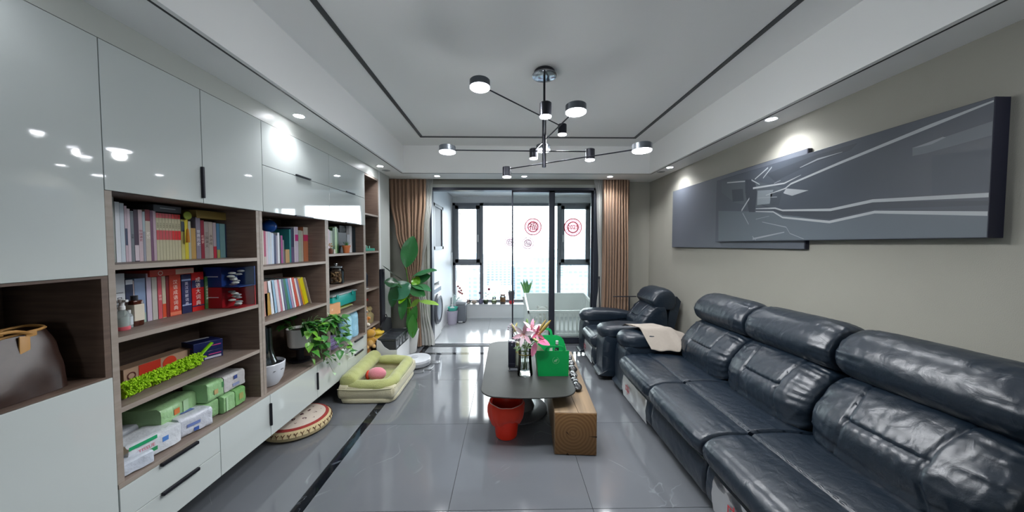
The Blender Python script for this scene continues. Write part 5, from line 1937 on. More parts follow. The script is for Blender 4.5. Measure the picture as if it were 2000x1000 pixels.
# vase with lilies
vx, vy = .158, 2.70
t = thing('glass_vase', 'clear glass vase of water on the coffee table holding pink lilies', 'vase', (vx, vy, ZTB))
MB().lathe([(.001, .001), (.063, .001), (.068, .006), (.067, .03), (.061, .08), (.056, .16), (.060, .25), (.0575, .25), (.0535, .16), (.058, .08), (.062, .032), (.001, .026)], (vx, vy, ZTB), 36).build('glass_body', M_glassv, t, smooth=True)
MB().lathe([(.001, .028), (.0555, .034), (.0515, .08), (.049, .13), (.001, .13)], (vx, vy, ZTB), 30).build('water', glass_mat('water', (.93, .96, .95), .08), t, smooth=True)
MB().lathe([(.0575, .186), (.059, .188), (.059, .192), (.0575, .194)], (vx, vy, ZTB), 30, cap0=False, cap1=False).build('gold_band', mat('#9c8a3c', .3, metal=.8), t, smooth=True)
fl_ = thing('lily_bouquet', 'bouquet of pale and deep pink lilies with buds in the vase', 'flowers', (vx, vy, ZTB + .03))


def lily(c, d, s, col, deep, nm='lily_bloom', droop=.9, spread=1.0, npet=6):
    d = Vector(d).normalized()
    u_ = d.cross(Vector((0, 0, 1)))
    if u_.length < .1:
        u_ = Vector((1, 0, 0))
    u_.normalize()
    v_ = d.cross(u_).normalized()
    blo = MB()
    blo.lathe([(.002, 0), (s * .12, s * .1), (s * .2, s * .2)], n=10, M=Matrix.Translation(c) @ d.to_track_quat('Z', 'Y').to_matrix().to_4x4(), cap1=False)
    o = blo.build(nm, mat(deep, .5), fl_, smooth=True)
    for k in range(npet):
        a = 2 * PI * k / npet + .3
        rad = u_ * math.cos(a) + v_ * math.sin(a)
        st = Vector(c) + d * s * .12 + rad * s * .08
        b = MB()
        dirn = rad * (.75 * spread) + d * .75
        nrm_ = dirn.cross(rad.cross(d))
        leaf_mesh(b, st, dirn, (d - rad * .3), s * .95, s * .36, .18, droop * (.5 if k % 2 else .38), 9, curl=.10)
        b.build('petal', mat(col if k % 2 else deep, .5, noise_s=12, noise_a=.12, stretch=None), o, smooth=True, split=80)
    for k in range(5):
        a = 2 * PI * k / 5
        rad = u_ * math.cos(a) + v_ * math.sin(a)
        e = Vector(c) + d * s * .75 + rad * s * .18
        b = MB().tube([Vector(c) + d * s * .1, e], .0012, 4).sphere(e, .005, 1, 1, .6, 8, 5)
        b.build('stamen', mat('#8a5a2a', .7), o, smooth=True)
    return o


def bud(c, tip, r, col):
    c, tip = Vector(c), Vector(tip)
    ps = [c.lerp(tip, f) for f in (0, .15, .4, .7, .92, 1)]
    b = MB()
    rows = []
    dd = (tip - c).normalized()
    q = dd.to_track_quat('Z', 'Y').to_matrix().to_4x4()
    L_ = (tip - c).length
    b.lathe([(r * .25, 0), (r * .7, L_ * .15), (r, L_ * .42), (r * .85, L_ * .7), (r * .4, L_ * .93), (.0008, L_)], n=12, M=Matrix.Translation(c) @ q)
    return b.build('bud', mat(col, .5, noise_s=25, noise_a=.2), fl_, smooth=True)


def P2(x, y, Y):
    return U(x, y, 1, Y)


heads = [P2(1024, 652, 2.62), P2(1038, 645, 2.72), P2(1046, 652, 2.66), P2(1050, 666, 2.62)]
lily(heads[0], (-.25, -1, .05), .098, '#ead9de', '#e0b6c4')
lily(heads[1], (.1, -.7, .7), .088, '#e8ccd4', '#d490a6')
lily(heads[2], (.5, -.8, .2), .078, '#dba4b6', '#c9607f')
o = MB()
leaf_mesh(o, P2(1046, 664, 2.64), P2(1074, 670, 2.6) - P2(1046, 664, 2.64), (0, -.6, 1), .125, .07, .2, .2, 10, curl=.05)
o.build('petal', mat('#d0658a', .5, noise_s=14, noise_a=.2), fl_, smooth=True, split=80)
o = MB()
leaf_mesh(o, P2(1046, 668, 2.62), P2(1039, 698, 2.6) - P2(1046, 668, 2.62), (.3, -1, 0), .125, .055, .2, .05, 10, curl=.05)
o.build('petal', mat('#d47f9c', .5, noise_s=14, noise_a=.2), fl_, smooth=True, split=80)
bud(P2(1053, 653, 2.64), P2(1076, 625, 2.6), .015, '#a08a48')
bud(P2(1050, 650, 2.70), P2(1067, 624, 2.7), .013, '#8a7a48')
bud(P2(1003, 650, 2.7), P2(1010, 630, 2.7), .012, '#b9b478')
bud(P2(1008, 648, 2.66), P2(999, 632, 2.64), .010, '#c9c08a')
bud(P2(1030, 640, 2.74), P2(1029, 622, 2.74), .012, '#6f9450')
bud(P2(1036, 640, 2.78), P2(1046, 626, 2.78), .010, '#7f9a5c')
bud(P2(1040, 660, 2.60), P2(1052, 668, 2.58), .010, '#a9b070')
rl = random.Random(4)
base_v = Vector((vx, vy, ZTB + .05))
for (x, y, Yy) in ((1024, 652, 2.64), (1038, 645, 2.73), (1046, 652, 2.67), (1053, 653, 2.65), (1003, 650, 2.7), (1008, 648, 2.67), (1030, 640, 2.74), (1036, 640, 2.78), (1048, 664, 2.64)):
    e = P2(x, y, Yy)
    st = base_v + Vector((rl.uniform(-.02, .02), rl.uniform(-.02, .02), 0))
    mid = Vector((vx + rl.uniform(-.015, .015), vy + rl.uniform(-.015, .015), ZTB + .20))
    MB().tube([cr_([st, mid, e], i / 8) for i in range(9)], .0032, 6).build('stem', mat('#4f6a34', .5), fl_, smooth=True)
for k in range(14):
    a = rl.uniform(0, 6.28)
    s0 = Vector((vx + .03 * math.cos(a), vy + .03 * math.sin(a), ZTB + .23 + .04 * rl.random()))
    b = MB()
    leaf_mesh(b, s0, (math.cos(a), math.sin(a), rl.uniform(-.1, 1)), (0, 0, 1), .07, .022, .2, .4, 6)
    b.build('leaf', mat('#4c6a38', .5), fl_, smooth=True, split=80)
b = MB()
for k in range(16):
    e = P2(1000 + rl.uniform(-8, 14), 640 + rl.uniform(-8, 30), 2.66)
    s0 = Vector((vx - .03, vy, ZTB + .25))
    b.tube([s0, s0.lerp(e, .6) + Vector((0, 0, .02)), e], .0012, 4)
    b.sphere(e, .007, n=8, m=5)
o = b.build('filler_sprigs', mat('#b9a8b4', .7), fl_, smooth=True)
o['kind'] = 'stuff'

# tall black speaker, bottle, phone stand
t = thing('speaker', 'slim tall black box speaker on the coffee table', 'speaker', (.045, 2.88, ZTB))
MB().box(.012, .078, 2.85, 2.93, ZTB + .001, ZTB + .245, bev=.01, seg=3).build('body', mat('#1b1d2a', .3), t, smooth=True)
MB().lathe([(.006, 0), (.006, .002)], (.045, 2.8485, ZTB + .215), 14, axis='Y').build('button', mat('#5c6070', .3), t)
MB().box(.014, .076, 2.8487, 2.8492, ZTB + .04, ZTB + .043).build('accent_line', mat('#4a4c5c', .3), t)
t = thing('frosted_bottle', 'slim frosted bottle with olive cap between the speaker and vase', 'bottle', (.108, 2.93, ZTB))
MB().lathe([(.001, .001), (.028, .001), (.030, .01), (.030, .16), (.022, .18), (.018, .185)], (.108, 2.93, ZTB), 22).build('body', mat('#a9b0a0', .3, alpha=.85), t, smooth=True)
MB().lathe([(.019, .186), (.026, .188), (.026, .215), (.001, .217)], (.108, 2.93, ZTB), 20).build('cap', mat('#8a8c5c', .4), t, smooth=True)
MB().lathe([(.0305, .12), (.0305, .14)], (.108, 2.93, ZTB), 22, cap0=False, cap1=False).build('label_band', mat('#c9c08a', .5), t, smooth=True)
t = thing('black_tray', 'small thin black tray at the foot of the speaker', 'tray', (.06, 2.82, ZTB))
MB().box(.015, .11, 2.77, 2.845, ZTB + .001, ZTB + .005, bev=.0015).box(.016, .109, 2.8435, 2.846, ZTB + .004, ZTB + .012).build('plate', mat('#26282c', .25), t, smooth=True)
MB().box(.03, .095, 2.785, 2.83, ZTB + .0052, ZTB + .0062).build('pad', mat('#4c5056', .35), t)

# green gable carry box
gx0, gx1, gy0, gy1 = .272, .533, 2.664, 2.85
M_green = mat('#009a4c', .45, noise_s=3, noise_a=.05)
t = thing('carry_box', 'bright green open carry box with arched handles on the coffee table', 'gift box', ((gx0 + gx1) / 2, 2.75, ZTB))
GH = .225
b = MB()
zt = ZTB + .001


def gpanel(b, y, h, lean, inset, handle, hx0, hx1, hh_, th=.003, top_round=0):
    """upright sheet in the x-z plane with an arched handle loop, leaning by lean at the top"""
    def pt(x, z):
        f = (z - zt) / h
        return (x, y + lean * f, z)
    n = 24
    outl = [(gx0 + inset, zt), (gx1, zt)]
    xr, xl = gx1 + .004, gx0 - .02
    ztop = zt + h
    if top_round:
        for i in range(9):
            a = PI / 2 * i / 8
            outl.append((xr - top_round + top_round * math.cos(a), ztop - top_round + top_round * math.sin(a)))
        for i in range(9):
            a = PI / 2 + PI / 2 * i / 8
            outl.append((xl + top_round + top_round * math.cos(a), ztop - top_round + top_round * math.sin(a)))
    else:
        outl += [(xr, ztop), (xl, ztop)]
    A = [b.b.verts.new(Vector(pt(*p)) + Vector((0, -th / 2, 0))) for p in outl]
    Bv = [b.b.verts.new(Vector(pt(*p)) + Vector((0, th / 2, 0))) for p in outl]
    k = len(outl)
    for i in range(k):
        b.b.faces.new([A[i], A[(i + 1) % k], Bv[(i + 1) % k], Bv[i]])
    b.b.faces.new(A[::-1])
    b.b.faces.new(Bv)
    # arch
    cxh = (hx0 + hx1) / 2
    w = (hx1 - hx0) / 2
    rows = []
    for i in range(21):
        a = PI * i / 20
        co, so = math.cos(a), math.sin(a)
        sgn = 1 if co >= 0 else -1
        fo = (abs(co) ** .6 * sgn, abs(so) ** .75)
        o1 = (cxh + w * fo[0], ztop - .004 + hh_ * fo[1])
        i1 = (cxh + (w - .022) * fo[0], ztop - .004 + (hh_ - .018) * fo[1])
        rows.append([Vector(pt(*o1)) + Vector((0, -th / 2, 0)), Vector(pt(*i1)) + Vector((0, -th / 2, 0)), Vector(pt(*i1)) + Vector((0, th / 2, 0)), Vector(pt(*o1)) + Vector((0, th / 2, 0))])
    b.quadgrid(rows, closed_v=True)
    return b


gpanel(MB(), gy0, GH, -.006, 0, True, gx0 + .055, gx1 - .03, .05).build('front_panel', M_green, t)
gpanel(MB(), gy1, GH + .075, .02, 0, True, gx0 + .02, gx1 - .11, .07, top_round=.09).build('back_panel', M_green, t)
for (xa, xb) in ((gx0, gx0 - .02), (gx1, gx1 + .004)):
    b = MB()
    V_ = []
    pts = [(xa, gy0, zt), (xa, gy1, zt), (xb, gy1 + .012, zt + GH), (xb - .0, (gy0 + gy1) / 2, zt + GH - .05), (xb, gy0 - .006, zt + GH)]
    o1 = [b.b.verts.new(Vector(p)) for p in pts]
    o2 = [b.b.verts.new(Vector(p) + Vector((.0025 if xa == gx0 else -.0025, 0, 0))) for p in pts]
    for i in range(5):
        b.b.faces.new([o1[i], o1[(i + 1) % 5], o2[(i + 1) % 5], o2[i]])
    b.b.faces.new(o1[::-1])
    b.b.faces.new(o2)
    b.build('side_panel', M_green, t)

MB().box(gx0, gx1, gy0, gy1, zt, zt + .003).build('base_panel', M_green, t)
ecx, ecz = (gx0 + gx1) / 2 + .02, zt + GH * .62
yf_ = gy0 - .006 * .62 - .0022
lg = mat('#7fb98c', .5)
b = MB().lathe([(.027, 0), (.029, 0), (.029, .0008), (.027, .0008)], (ecx, yf_, ecz), 36, axis='Y', cap0=False, cap1=False)
b.build('emblem_ring', lg, t)
b = MB()
for k, (dx_, dz_, rx_, rz_) in enumerate(((-.006, -.004, .010, .007), (.004, .003, .009, .006), (.012, .010, .006, .004), (-.012, -.010, .005, .003), (.002, -.010, .007, .004))):
    b.lathe([(.0002, 0), (1, 0)], n=14, cap0=False, cap1=False, M=Matrix.Translation((ecx + dx_, yf_ - .0004, ecz + dz_)) @ Matrix.Rotation(R(35), 4, 'Y') @ Matrix.Diagonal((rx_, 1, rz_, 1)) @ Matrix.Rotation(R(90), 4, 'X'))
b.build('emblem', lg, t)
# contents
t = thing('paper_liner', 'cream paper liner sheet sticking up inside the green box', 'paper', (gx0 + .08, 2.75, zt + .004))
leafp = MB()
leafp.quadgrid([[Vector((gx0 - .01 + .10 * i / 6, 2.73 + .01 * math.sin(i), zt + .005 + .26 * j / 6 - .015 * i * (j / 6))) for i in range(7)] for j in range(7)])
leafp.build('sheet', mat('#c9c8ae', .7), t, smooth=True)
for (x, y, col, nm, lab, h_) in ((.455, 2.80, '#1a1c1e', 'black_bottle', 'small black bottle with silver top inside the green box', .265), (.395, 2.76, '#d0d0cc', 'white_bottle', 'white capped bottle inside the green box', .225), (.43, 2.72, '#2f3436', 'dark_bottle', 'short dark bottle at the front inside the green box', .215)):
    t = thing(nm, lab, 'bottle', (x, y, zt + .003))
    MB().lathe([(.001, 0), (.016, 0), (.017, .004), (.017, h_ - .04), (.012, h_ - .03)], (x, y, zt + .0035), 18).build('body', mat(col, .3), t, smooth=True)
    MB().lathe([(.013, h_ - .03), (.013, h_ - .002), (.001, h_)], (x, y, zt + .0035), 18).build('cap', mat('#b9bbbd' if nm == 'black_bottle' else col, .3), t, smooth=True)

# ------------------------------------------------------------------ timber beam used as a bench
M_beam = ramp_mat('pine_side', '#5f4e3c', '#8a7458', 3, (9, .6, 9), .55, 'noise', bump=.2)
M_ring = ramp_mat('pine_end_grain', '#6f4d27', '#7f5c34', 13, (1, 1, 1), .6, 'rings', dist=1.2, bump=.15)
bmx = thing('timber_bench', 'thick square-cut timber beam bench beside the coffee table', 'bench', (.507, 2.25, 0), R(-3.7))
Wt = world_of(bmx)
W_, L_, H_ = .157, 1.34, .322
b = MB().use(M_beam).box(-W_, W_, .004, L_ - .004, .001, H_, bev=.008, M=Wt, seg=2)
b.build('beam', M_beam, bmx, smooth=True)
for y0, y1 in ((-.0005, .004), (L_ - .004, L_)):
    MB().box(-W_ + .006, W_ - .006, y0, y1, .006, H_ - .006, bev=.0015, M=Wt).build('end_grain', M_ring, bmx, smooth=True)
dk_ = mat('#2c1c10', .9)
for pts in ([(.155, .14), (.10, .147), (.155, .150)], [(-.06, .02), (-.045, .002), (-.07, .004)], [(-.075, .18), (-.05, .155), (-.045, .15), (-.06, .175)]):
    b = MB()
    b.prism([(p[0], p[1]) for p in pts], 1, -.0018, -.0003)
    bmesh.ops.transform(b.b, matrix=Wt, verts=b.b.verts)
    b.build('crack', dk_, bmx)
b = MB().tube([Wt @ Vector((.02, .006, H_ + .0002)), Wt @ Vector((.0, .3, H_ + .0002)), Wt @ Vector((.015, .8, H_ + .0002))], .002, 4, flat=.3)
b.build('top_crack', dk_, bmx)
M_ring.node_tree.nodes['Mapping'].inputs['Location'].default_value = (.02, 0, -.165)
rs_ = random.Random(9)
st_m = marble('dark_marbled_stone', '#2a2c2e', '#c4c8ca', 14, .25, mottling=.6, thr=.05)
for k, (x, y, s_) in enumerate(((.60, 2.62, .05), (.605, 2.74, .042), (.615, 2.86, .048), (.64, 3.0, .05), (.66, 3.15, .045), (.66, 3.3, .05))):
    o = MB().sphere((x, y, .323 + s_ * .55), s_, .8, 1.2, .55, 16, 10, fn=lambda v, k=k: v * (1 + .22 * noise.noise(v * 22 + Vector((k, 0, 0)))))
    o = o.build('stone', st_m, None, smooth=True)
    o.location.z = .3225
    tag(o, 'dark white-veined stone on the timber bench, %s from the front' % ORD[k], 'stone', 'marbled stones on the timber bench')

# red waste bin with liner
wx, wy = -.005, 2.515
t = thing('waste_bin', 'red plastic waste bin with red bag liner under coffee table', 'waste bin', (wx, wy, 0))
MB().lathe([(.001, .001), (.084, .001), (.088, .006), (.118, .27), (.122, .275), (.118, .277), (.114, .27), (.084, .012), (.001, .01)], (wx, wy, 0), 36).build('bin_body', mat('#e8341f', .35), t, smooth=True)
rows = []
nn = 60
for i, (r, z) in enumerate(((.095, .10), (.118, .268), (.128, .286), (.138, .284), (.149, .255), (.148, .21), (.139, .172), (.124, .148), (.112, .128))):
    row_ = []
    for k in range(nn):
        a = 2 * PI * k / nn
        w = (.024 * noise.noise(Vector((math.cos(a) * 4, math.sin(a) * 4, z * 5))) + .006 * noise.noise(Vector((math.cos(a) * 9, math.sin(a) * 9, 0)))) * (i / 8)
        dz = (.028 * noise.noise(Vector((math.cos(a) * 2, math.sin(a) * 2, 5))) - .035 * math.sin(a * 2 + 1) * max(0, i - 4) / 4) * (i / 8) + (.003 * noise.noise(Vector((a * 6, 1, 1))) if i in (2, 3) else 0)
        row_.append(Vector((wx + (r + w) * math.cos(a), wy + (r + w) * math.sin(a), z + dz)))
    rows.append(row_)
b = MB()
b.quadgrid(rows, closed_v=True)
b.build('bag_liner', cloth_mat('red_film', '#f04c34', .4), t, smooth=True, split=0)
MB().tube([(wx + .137 * math.cos(a), wy + .137 * math.sin(a), .290 + .028 * noise.noise(Vector((math.cos(a) * 2, math.sin(a) * 2, 5))) * .35) for a in [q * PI / 24 for q in range(49)]], .0028, 5).build('liner_edge', mat('#d9a49a', .4), t, smooth=True)

# ================================================================== SOFAS
def leather():
    m = bpy.data.materials.new('black_leather')
    m.use_nodes = True
    n, l = m.node_tree.nodes, m.node_tree.links
    p = n['Principled BSDF']
    p.inputs['Base Color'].default_value = (*srgb(LEATHER), 1)
    p.inputs['Specular IOR Level'].default_value = .65
    t_ = n.new('ShaderNodeTexCoord')
    mp = n.new('ShaderNodeMapping')
    mp.inputs['Scale'].default_value = (1, 1, 1)
    l.new(t_.outputs['Object'], mp.inputs[0])
    n1 = n.new('ShaderNodeTexNoise')
    n1.inputs['Scale'].default_value = 14
    n1.inputs['Detail'].default_value = 7
    n1.inputs['Distortion'].default_value = .8
    l.new(mp.outputs[0], n1.inputs[0])
    n2 = n.new('ShaderNodeTexVoronoi')
    n2.inputs['Scale'].default_value = 260
    l.new(mp.outputs[0], n2.inputs[0])
    b1 = n.new('ShaderNodeBump')
    b1.inputs['Strength'].default_value = .35
    b1.inputs['Distance'].default_value = .012
    l.new(n1.outputs[0], b1.inputs['Height'])
    b2 = n.new('ShaderNodeBump')
    b2.inputs['Strength'].default_value = .12
    b2.inputs['Distance'].default_value = .001
    l.new(n2.outputs['Distance'], b2.inputs['Height'])
    l.new(b1.outputs[0], b2.inputs['Normal'])
    l.new(b2.outputs[0], p.inputs['Normal'])
    mr = n.new('ShaderNodeMapRange')
    mr.inputs['To Min'].default_value = .29
    mr.inputs['To Max'].default_value = .46
    l.new(n1.outputs[0], mr.inputs[0])
    l.new(mr.outputs[0], p.inputs['Roughness'])
    return m


M_lea = leather()


def resample(poly, n):
    """closed Catmull-Rom through the profile"""
    k = len(poly)
    out = []
    for i in range(n):
        f = i / n * k
        j = int(f)
        t_ = f - j
        P = [Vector((*poly[(j + q) % k], 0)) for q in (-1, 0, 1, 2)]
        v = .5 * ((2 * P[1]) + (P[2] - P[0]) * t_ + (2 * P[0] - 5 * P[1] + 4 * P[2] - P[3]) * t_ ** 2 + (3 * P[1] - P[0] - 3 * P[2] + P[3]) * t_ ** 3)
        out.append((v.x, v.y))
    return out


def wr(x, y, z, s):
    a = noise.noise(Vector((x * 7, y * 5, z * 7)) + Vector((s, 0, 0)))
    b_ = 1 - abs(noise.noise(Vector((x * 9, y * 22, z * 9)) + Vector((s, 4, 0)))) * 2
    c_ = 1 - abs(noise.noise(Vector((x * 16 + y * 10, y * 6, z * 16)) + Vector((s, 9, 2)))) * 2
    return a, b_, c_


def puff(profile, y0, y1, npr=64, ny=48, n_end=5, shrink=.78, wrink=.006, seed=0, seams=None, cen=None, endw=1.0, M=None, crown=0.0):
    """leather cushion: side profile (x, z) swept along y, rounded at both ends, gathered and creased"""
    pr = resample(profile, npr)
    cx_ = sum(p[0] for p in pr) / npr if cen is None else cen[0]
    cz_ = sum(p[1] for p in pr) / npr if cen is None else cen[1]
    b = MB()
    rows = []
    for i in range(ny + 1):
        # finer steps at the ends
        u_ = -1 + 2 * i / ny
        u_ = math.sin(u_ * PI / 2) * .35 + u_ * .65
        y = (y0 + y1) / 2 + u_ * (y1 - y0) / 2
        e = (max(0, 1 - abs(u_) ** n_end)) ** (1 / n_end)
        s_ = shrink + (1 - shrink) * e
        if abs(u_) > .9999:
            s_ = shrink * .86
        cr = 1 + crown * (1 - u_ * u_)
        row_ = []
        for k in range(npr):
            px_, pz_ = pr[k]
            dx_, dz_ = px_ - cx_, pz_ - cz_
            q = Vector((cx_ + dx_ * s_ * cr, y, cz_ + dz_ * s_ * cr))
            nx = Vector((dx_, 0, dz_)).normalized()
            a, b2, c2_ = wr(q.x, q.y, q.z, seed)
            edge = abs(u_) ** 3
            d = wrink * (.55 * a + .45 * max(0, b2 - .55) * (1 + 2 * edge * endw) + .6 * max(0, c2_ - .5))
            kk_ = k / npr * 2 * PI
            gth = noise.noise(Vector((math.cos(kk_) * 5.5, math.sin(kk_) * 5.5, u_ * 1.3 + seed)))
            d += wrink * 1.8 * (abs(u_) ** 2.2) * (1 - abs(u_) ** 12) * gth * endw
            if seams:
                for sfn in seams:
                    d -= sfn(q, u_, k / npr)
            row_.append(q + nx * d)
        rows.append(row_)
    V = b.quadgrid(rows, closed_v=True)
    b.cap(V[0])
    b.cap(V[-1][::-1])
    if M is not None:
        bmesh.ops.transform(b.b, matrix=M, verts=b.b.verts)
    return b


def gauss(d, w):
    return math.exp(-(d / w) ** 2)


def back_seams(zc, seed=0):
    def f(q, u_, k):
        z = q.z
        d = 0
        # two curved upright seams
        for s_ in (-1, 1):
            uu = s_ * (.52 - .10 * math.sin((z - .45) / .4 * PI))
            d += .010 * gauss((u_ - uu) * .32, .007)
        if abs(u_) < .46:
            d += .014 * gauss(z - zc, .008)
            d += .004 * max(0, math.sin(u_ * 60 + seed)) * gauss(z - zc, .04)
        return d
    return f


def make_seating(root, y_seats, z_add=0, film=(), sx0=0.0, hr_drop=0.0):
    """seat, back, headrest and footrest for each (y0, y1)"""
    for k, (y0, y1) in enumerate(y_seats):
        m0 = .004
        # base front panel / footrest
        fr = [(1.20 + sx0, .07), (1.165 + sx0, .10), (1.155 + sx0, .18), (1.165 + sx0, .27), (1.20 + sx0, .30), (1.30 + sx0, .30), (1.32 + sx0, .18), (1.30 + sx0, .07)]
        puff(fr, y0 + m0, y1 - m0, 48, 40, 8, .80, .005, seed=k * 3 + 1, endw=.6).build('footrest_panel', M_lea, root, smooth=True, split=70)
        # front roll of the seat
        roll = [(1.43 + sx0, .30), (1.22 + sx0, .285), (1.135 + sx0, .32), (1.115 + sx0, .385), (1.15 + sx0, .435), (1.24 + sx0, .462), (1.36 + sx0, .464), (1.43 + sx0, .44)]
        sl = puff(roll, y0 + m0, y1 - m0, 64, 64, 4.5, .80, .006, seed=k * 5 + 11, cen=(1.42 + sx0, .34),
                  seams=[lambda q, u_, kk: .008 * gauss(math.hypot(q.x - (1.165 + sx0), q.z - .445), .010) * 1.0])
        sl.build('seat_front_roll', M_lea, root, smooth=True, split=70)
        pad = [(1.41 + sx0, .30), (1.415 + sx0, .44), (1.47 + sx0, .468), (1.60 + sx0, .470), (1.74 + sx0, .455), (1.86 + sx0, .44), (1.86 + sx0, .30)]
        puff(pad, y0 + m0, y1 - m0, 56, 44, 9, .93, .004, seed=k * 7 + 23, cen=(1.65 + sx0, .32)).build('seat_pad', M_lea, root, smooth=True, split=70)
        # ruffled cross seam
        b = MB()
        pts = []
        nn_ = 80
        for i in range(nn_ + 1):
            y = y0 + .02 + (y1 - y0 - .04) * i / nn_
            pts.append((1.432 + sx0 + .004 * noise.noise(Vector((y * 20, k, 0))), y, .457 + .0045 * math.sin(y * 260) * noise.noise(Vector((y * 9, 3, k))) + .002 * math.sin(y * 190)))
        b.tube(pts, .0065, 6)
        b.build('ruffled_seam', M_lea, root, smooth=True, split=0)
        # lower back
        bk = [(1.745 + sx0, .43), (1.715 + sx0, .50), (1.715 + sx0, .60), (1.775 + sx0, .70), (1.855 + sx0, .785), (1.93 + sx0, .825), (2.03 + sx0, .82), (2.06 + sx0, .65), (2.02 + sx0, .43)]
        puff(bk, y0 + m0, y1 - m0, 96, 90, 3.3, .62, .008, seed=k * 9 + 31, seams=[back_seams(.655, k)], cen=(2.06 + sx0, .64)).build('back_cushion', M_lea, root, smooth=True, split=70)
        # headrest
        hd = [(1.99 + sx0, .80 - hr_drop * .5), (1.915 + sx0, .825 - hr_drop * .5), (1.865 + sx0, .89 - hr_drop * .6), (1.865 + sx0, .965 - hr_drop), (1.925 + sx0, 1.045 - hr_drop), (2.02 + sx0, 1.085 - hr_drop), (2.11 + sx0, 1.075 - hr_drop), (2.165 + sx0, 1.01 - hr_drop), (2.17 + sx0, .90 - hr_drop), (2.12 + sx0, .80 - hr_drop * .5)]
        puff(hd, y0 + m0 + .004, y1 - m0 - .004, 80, 80, 4.0, .70, .006, seed=k * 4 + 47, cen=(2.10 + sx0, .865 - hr_drop)).build('headrest', M_lea, root, smooth=True, split=70)
        if k in film:
            # clear protective film still on the footrest, with a red printed mark
            b = MB()
            rows_ = []
            ya_, yb_ = y0 + .05, y1 - .10
            for i in range(13):
                row_ = []
                for j in range(25):
                    y = ya_ + (yb_ - ya_) * j / 24
                    z = .085 + .20 * i / 12
                    row_.append(Vector((1.147 + sx0 - .012 * math.sin(PI * i / 12) + .005 * noise.noise(Vector((y * 14, z * 22, k))), y, z)))
                rows_.append(row_)
            b.quadgrid(rows_)
            b.build('protective_film', glass_mat('film%d' % k, (.84, .86, .88), .06, .4), root, smooth=True, split=0)
            b = MB()
            yc_ = (ya_ + yb_) / 2 + .12
            b.text('中', .11, TM(1.131 + sx0, yc_, .19, (0, -1, 0), (0, 0, 1)), .0003)
            b.build('printed_mark', mat('#a82430', .4), root)


def arm(root, y0, y1, x0=1.17, nm='armrest', zt=.655, seed=0):
    side = [(x0 + .03, .06), (x0, .12), (x0 - .002, .35), (x0 + .015, .47), (x0 + .08, .52), (x0 + .5, .52), (2.0, .52), (2.05, .3), (2.0, .06)]
    puff(side, y0, y1, 60, 28, 7, .93, .003, seed=seed, endw=.3).build('arm_side', M_lea, root, smooth=True, split=70)
    t_ = zt
    pil = [(x0 + .03, .49), (x0 - .015, .54), (x0 - .01, .60), (x0 + .06, t_ - .01), (x0 + .25, t_ + .004), (x0 + .5, t_ - .01), (x0 + .70, t_ - .05), (x0 + .72, .53), (x0 + .5, .505), (x0 + .25, .49)]
    puff(pil, y0 - .012, y1 + .012, 60, 40, 2.6, .42, .006, seed=seed + 5, cen=(x0 + .35, .57)).build('arm_pad', M_lea, root, smooth=True, split=70)


sofa = thing('recliner_sofa', 'long black leather three-seat recliner sofa along the right wall', 'sofa', (1.7, 2.1, 0))
make_seating(sofa, [(1.03, 1.765), (1.765, 2.445), (2.445, 3.11)], film=(0, 2))
arm(sofa, 3.12, 3.41, 1.20, seed=3)
arm(sofa, .72, 1.02, 1.20, seed=8)
MB().box(1.33, 2.10, .73, 3.40, .05, .30, bev=.01).build('underframe', M_black, sofa)
MB().box(2.06, 2.12, 1.06, 3.25, .05, .88, bev=.02).build('back_shell', M_lea, sofa, smooth=True)
for (x, y) in ((1.35, .8), (1.35, 3.33), (2.05, .8), (2.05, 3.33)):
    MB().cyl((x, y, .001), .025, .05, 14).build('foot', M_black, sofa, smooth=True)

rc = thing('recliner_chair', 'black leather recliner armchair beyond the sofa by the right curtain', 'armchair', (1.6, 4.0, 0))
make_seating(rc, [(3.77, 4.27)], film=(0,), sx0=-.09, hr_drop=.075)
arm(rc, 3.49, 3.765, 1.09, seed=13, zt=.64)
arm(rc, 4.275, 4.50, 1.05, seed=17, zt=.66)
MB().box(1.24, 1.98, 3.53, 4.47, .05, .30, bev=.01).build('underframe', M_black, rc)
MB().prism([(1.90, .10), (1.98, .10), (2.15, .86), (2.10, .92), (2.04, .90)], 1, 3.80, 4.24).build('back_shell', M_lea, rc, smooth=False)
for (x, y) in ((1.25, 3.56), (1.25, 4.43), (1.95, 3.56), (1.95, 4.43)):
    MB().cyl((x, y, .001), .025, .05, 14).build('foot', M_black, rc, smooth=True)

# beige cloth over the sofa's far arm
t = thing('folded_cloth', 'beige folded trousers draped over the far sofa arm', 'clothing', (1.5, 3.2, .67))
for lay in range(2):
    rows = []
    for i in range(29):
        u_ = i / 28
        row_ = []
        for j in range(25):
            v_ = j / 24
            skew = .16 * v_
            x = 1.27 + u_ * (.42 + .06 * v_) + skew + .008 * lay
            y = 3.40 - v_ * .36 - u_ * .02
            h = .695 + .006 * lay
            if y < 3.17:
                h -= (3.17 - y) * (1.35 if u_ < .6 else 1.0)
            if y > 3.36:
                h -= (y - 3.36) * .8
            fall = max(0, u_ - .72) * .22
            z = h - fall * (.4 + v_) + .010 * noise.noise(Vector((x * 9, y * 9, lay * 5))) + .006 * math.sin(x * 40 + y * 25) * v_
            row_.append(Vector((x, y - .035 * max(0, (3.17 - y)) * 2, max(z, .485))))
        rows.append(row_)
    b = MB()
    b.quadgrid(rows)
    top = b.b.verts[:]
    g_ = bmesh.ops.solidify(b.b, geom=b.b.faces[:], thickness=.004)
    b.build('cloth_layer', mat('#a39a90', .9, noise_s=40, noise_a=.06, bump=.3, bump_s=300), t, smooth=True, split=60)

# ================================================================== WALL ART
cp = crop(1280, 160, 2.77778)


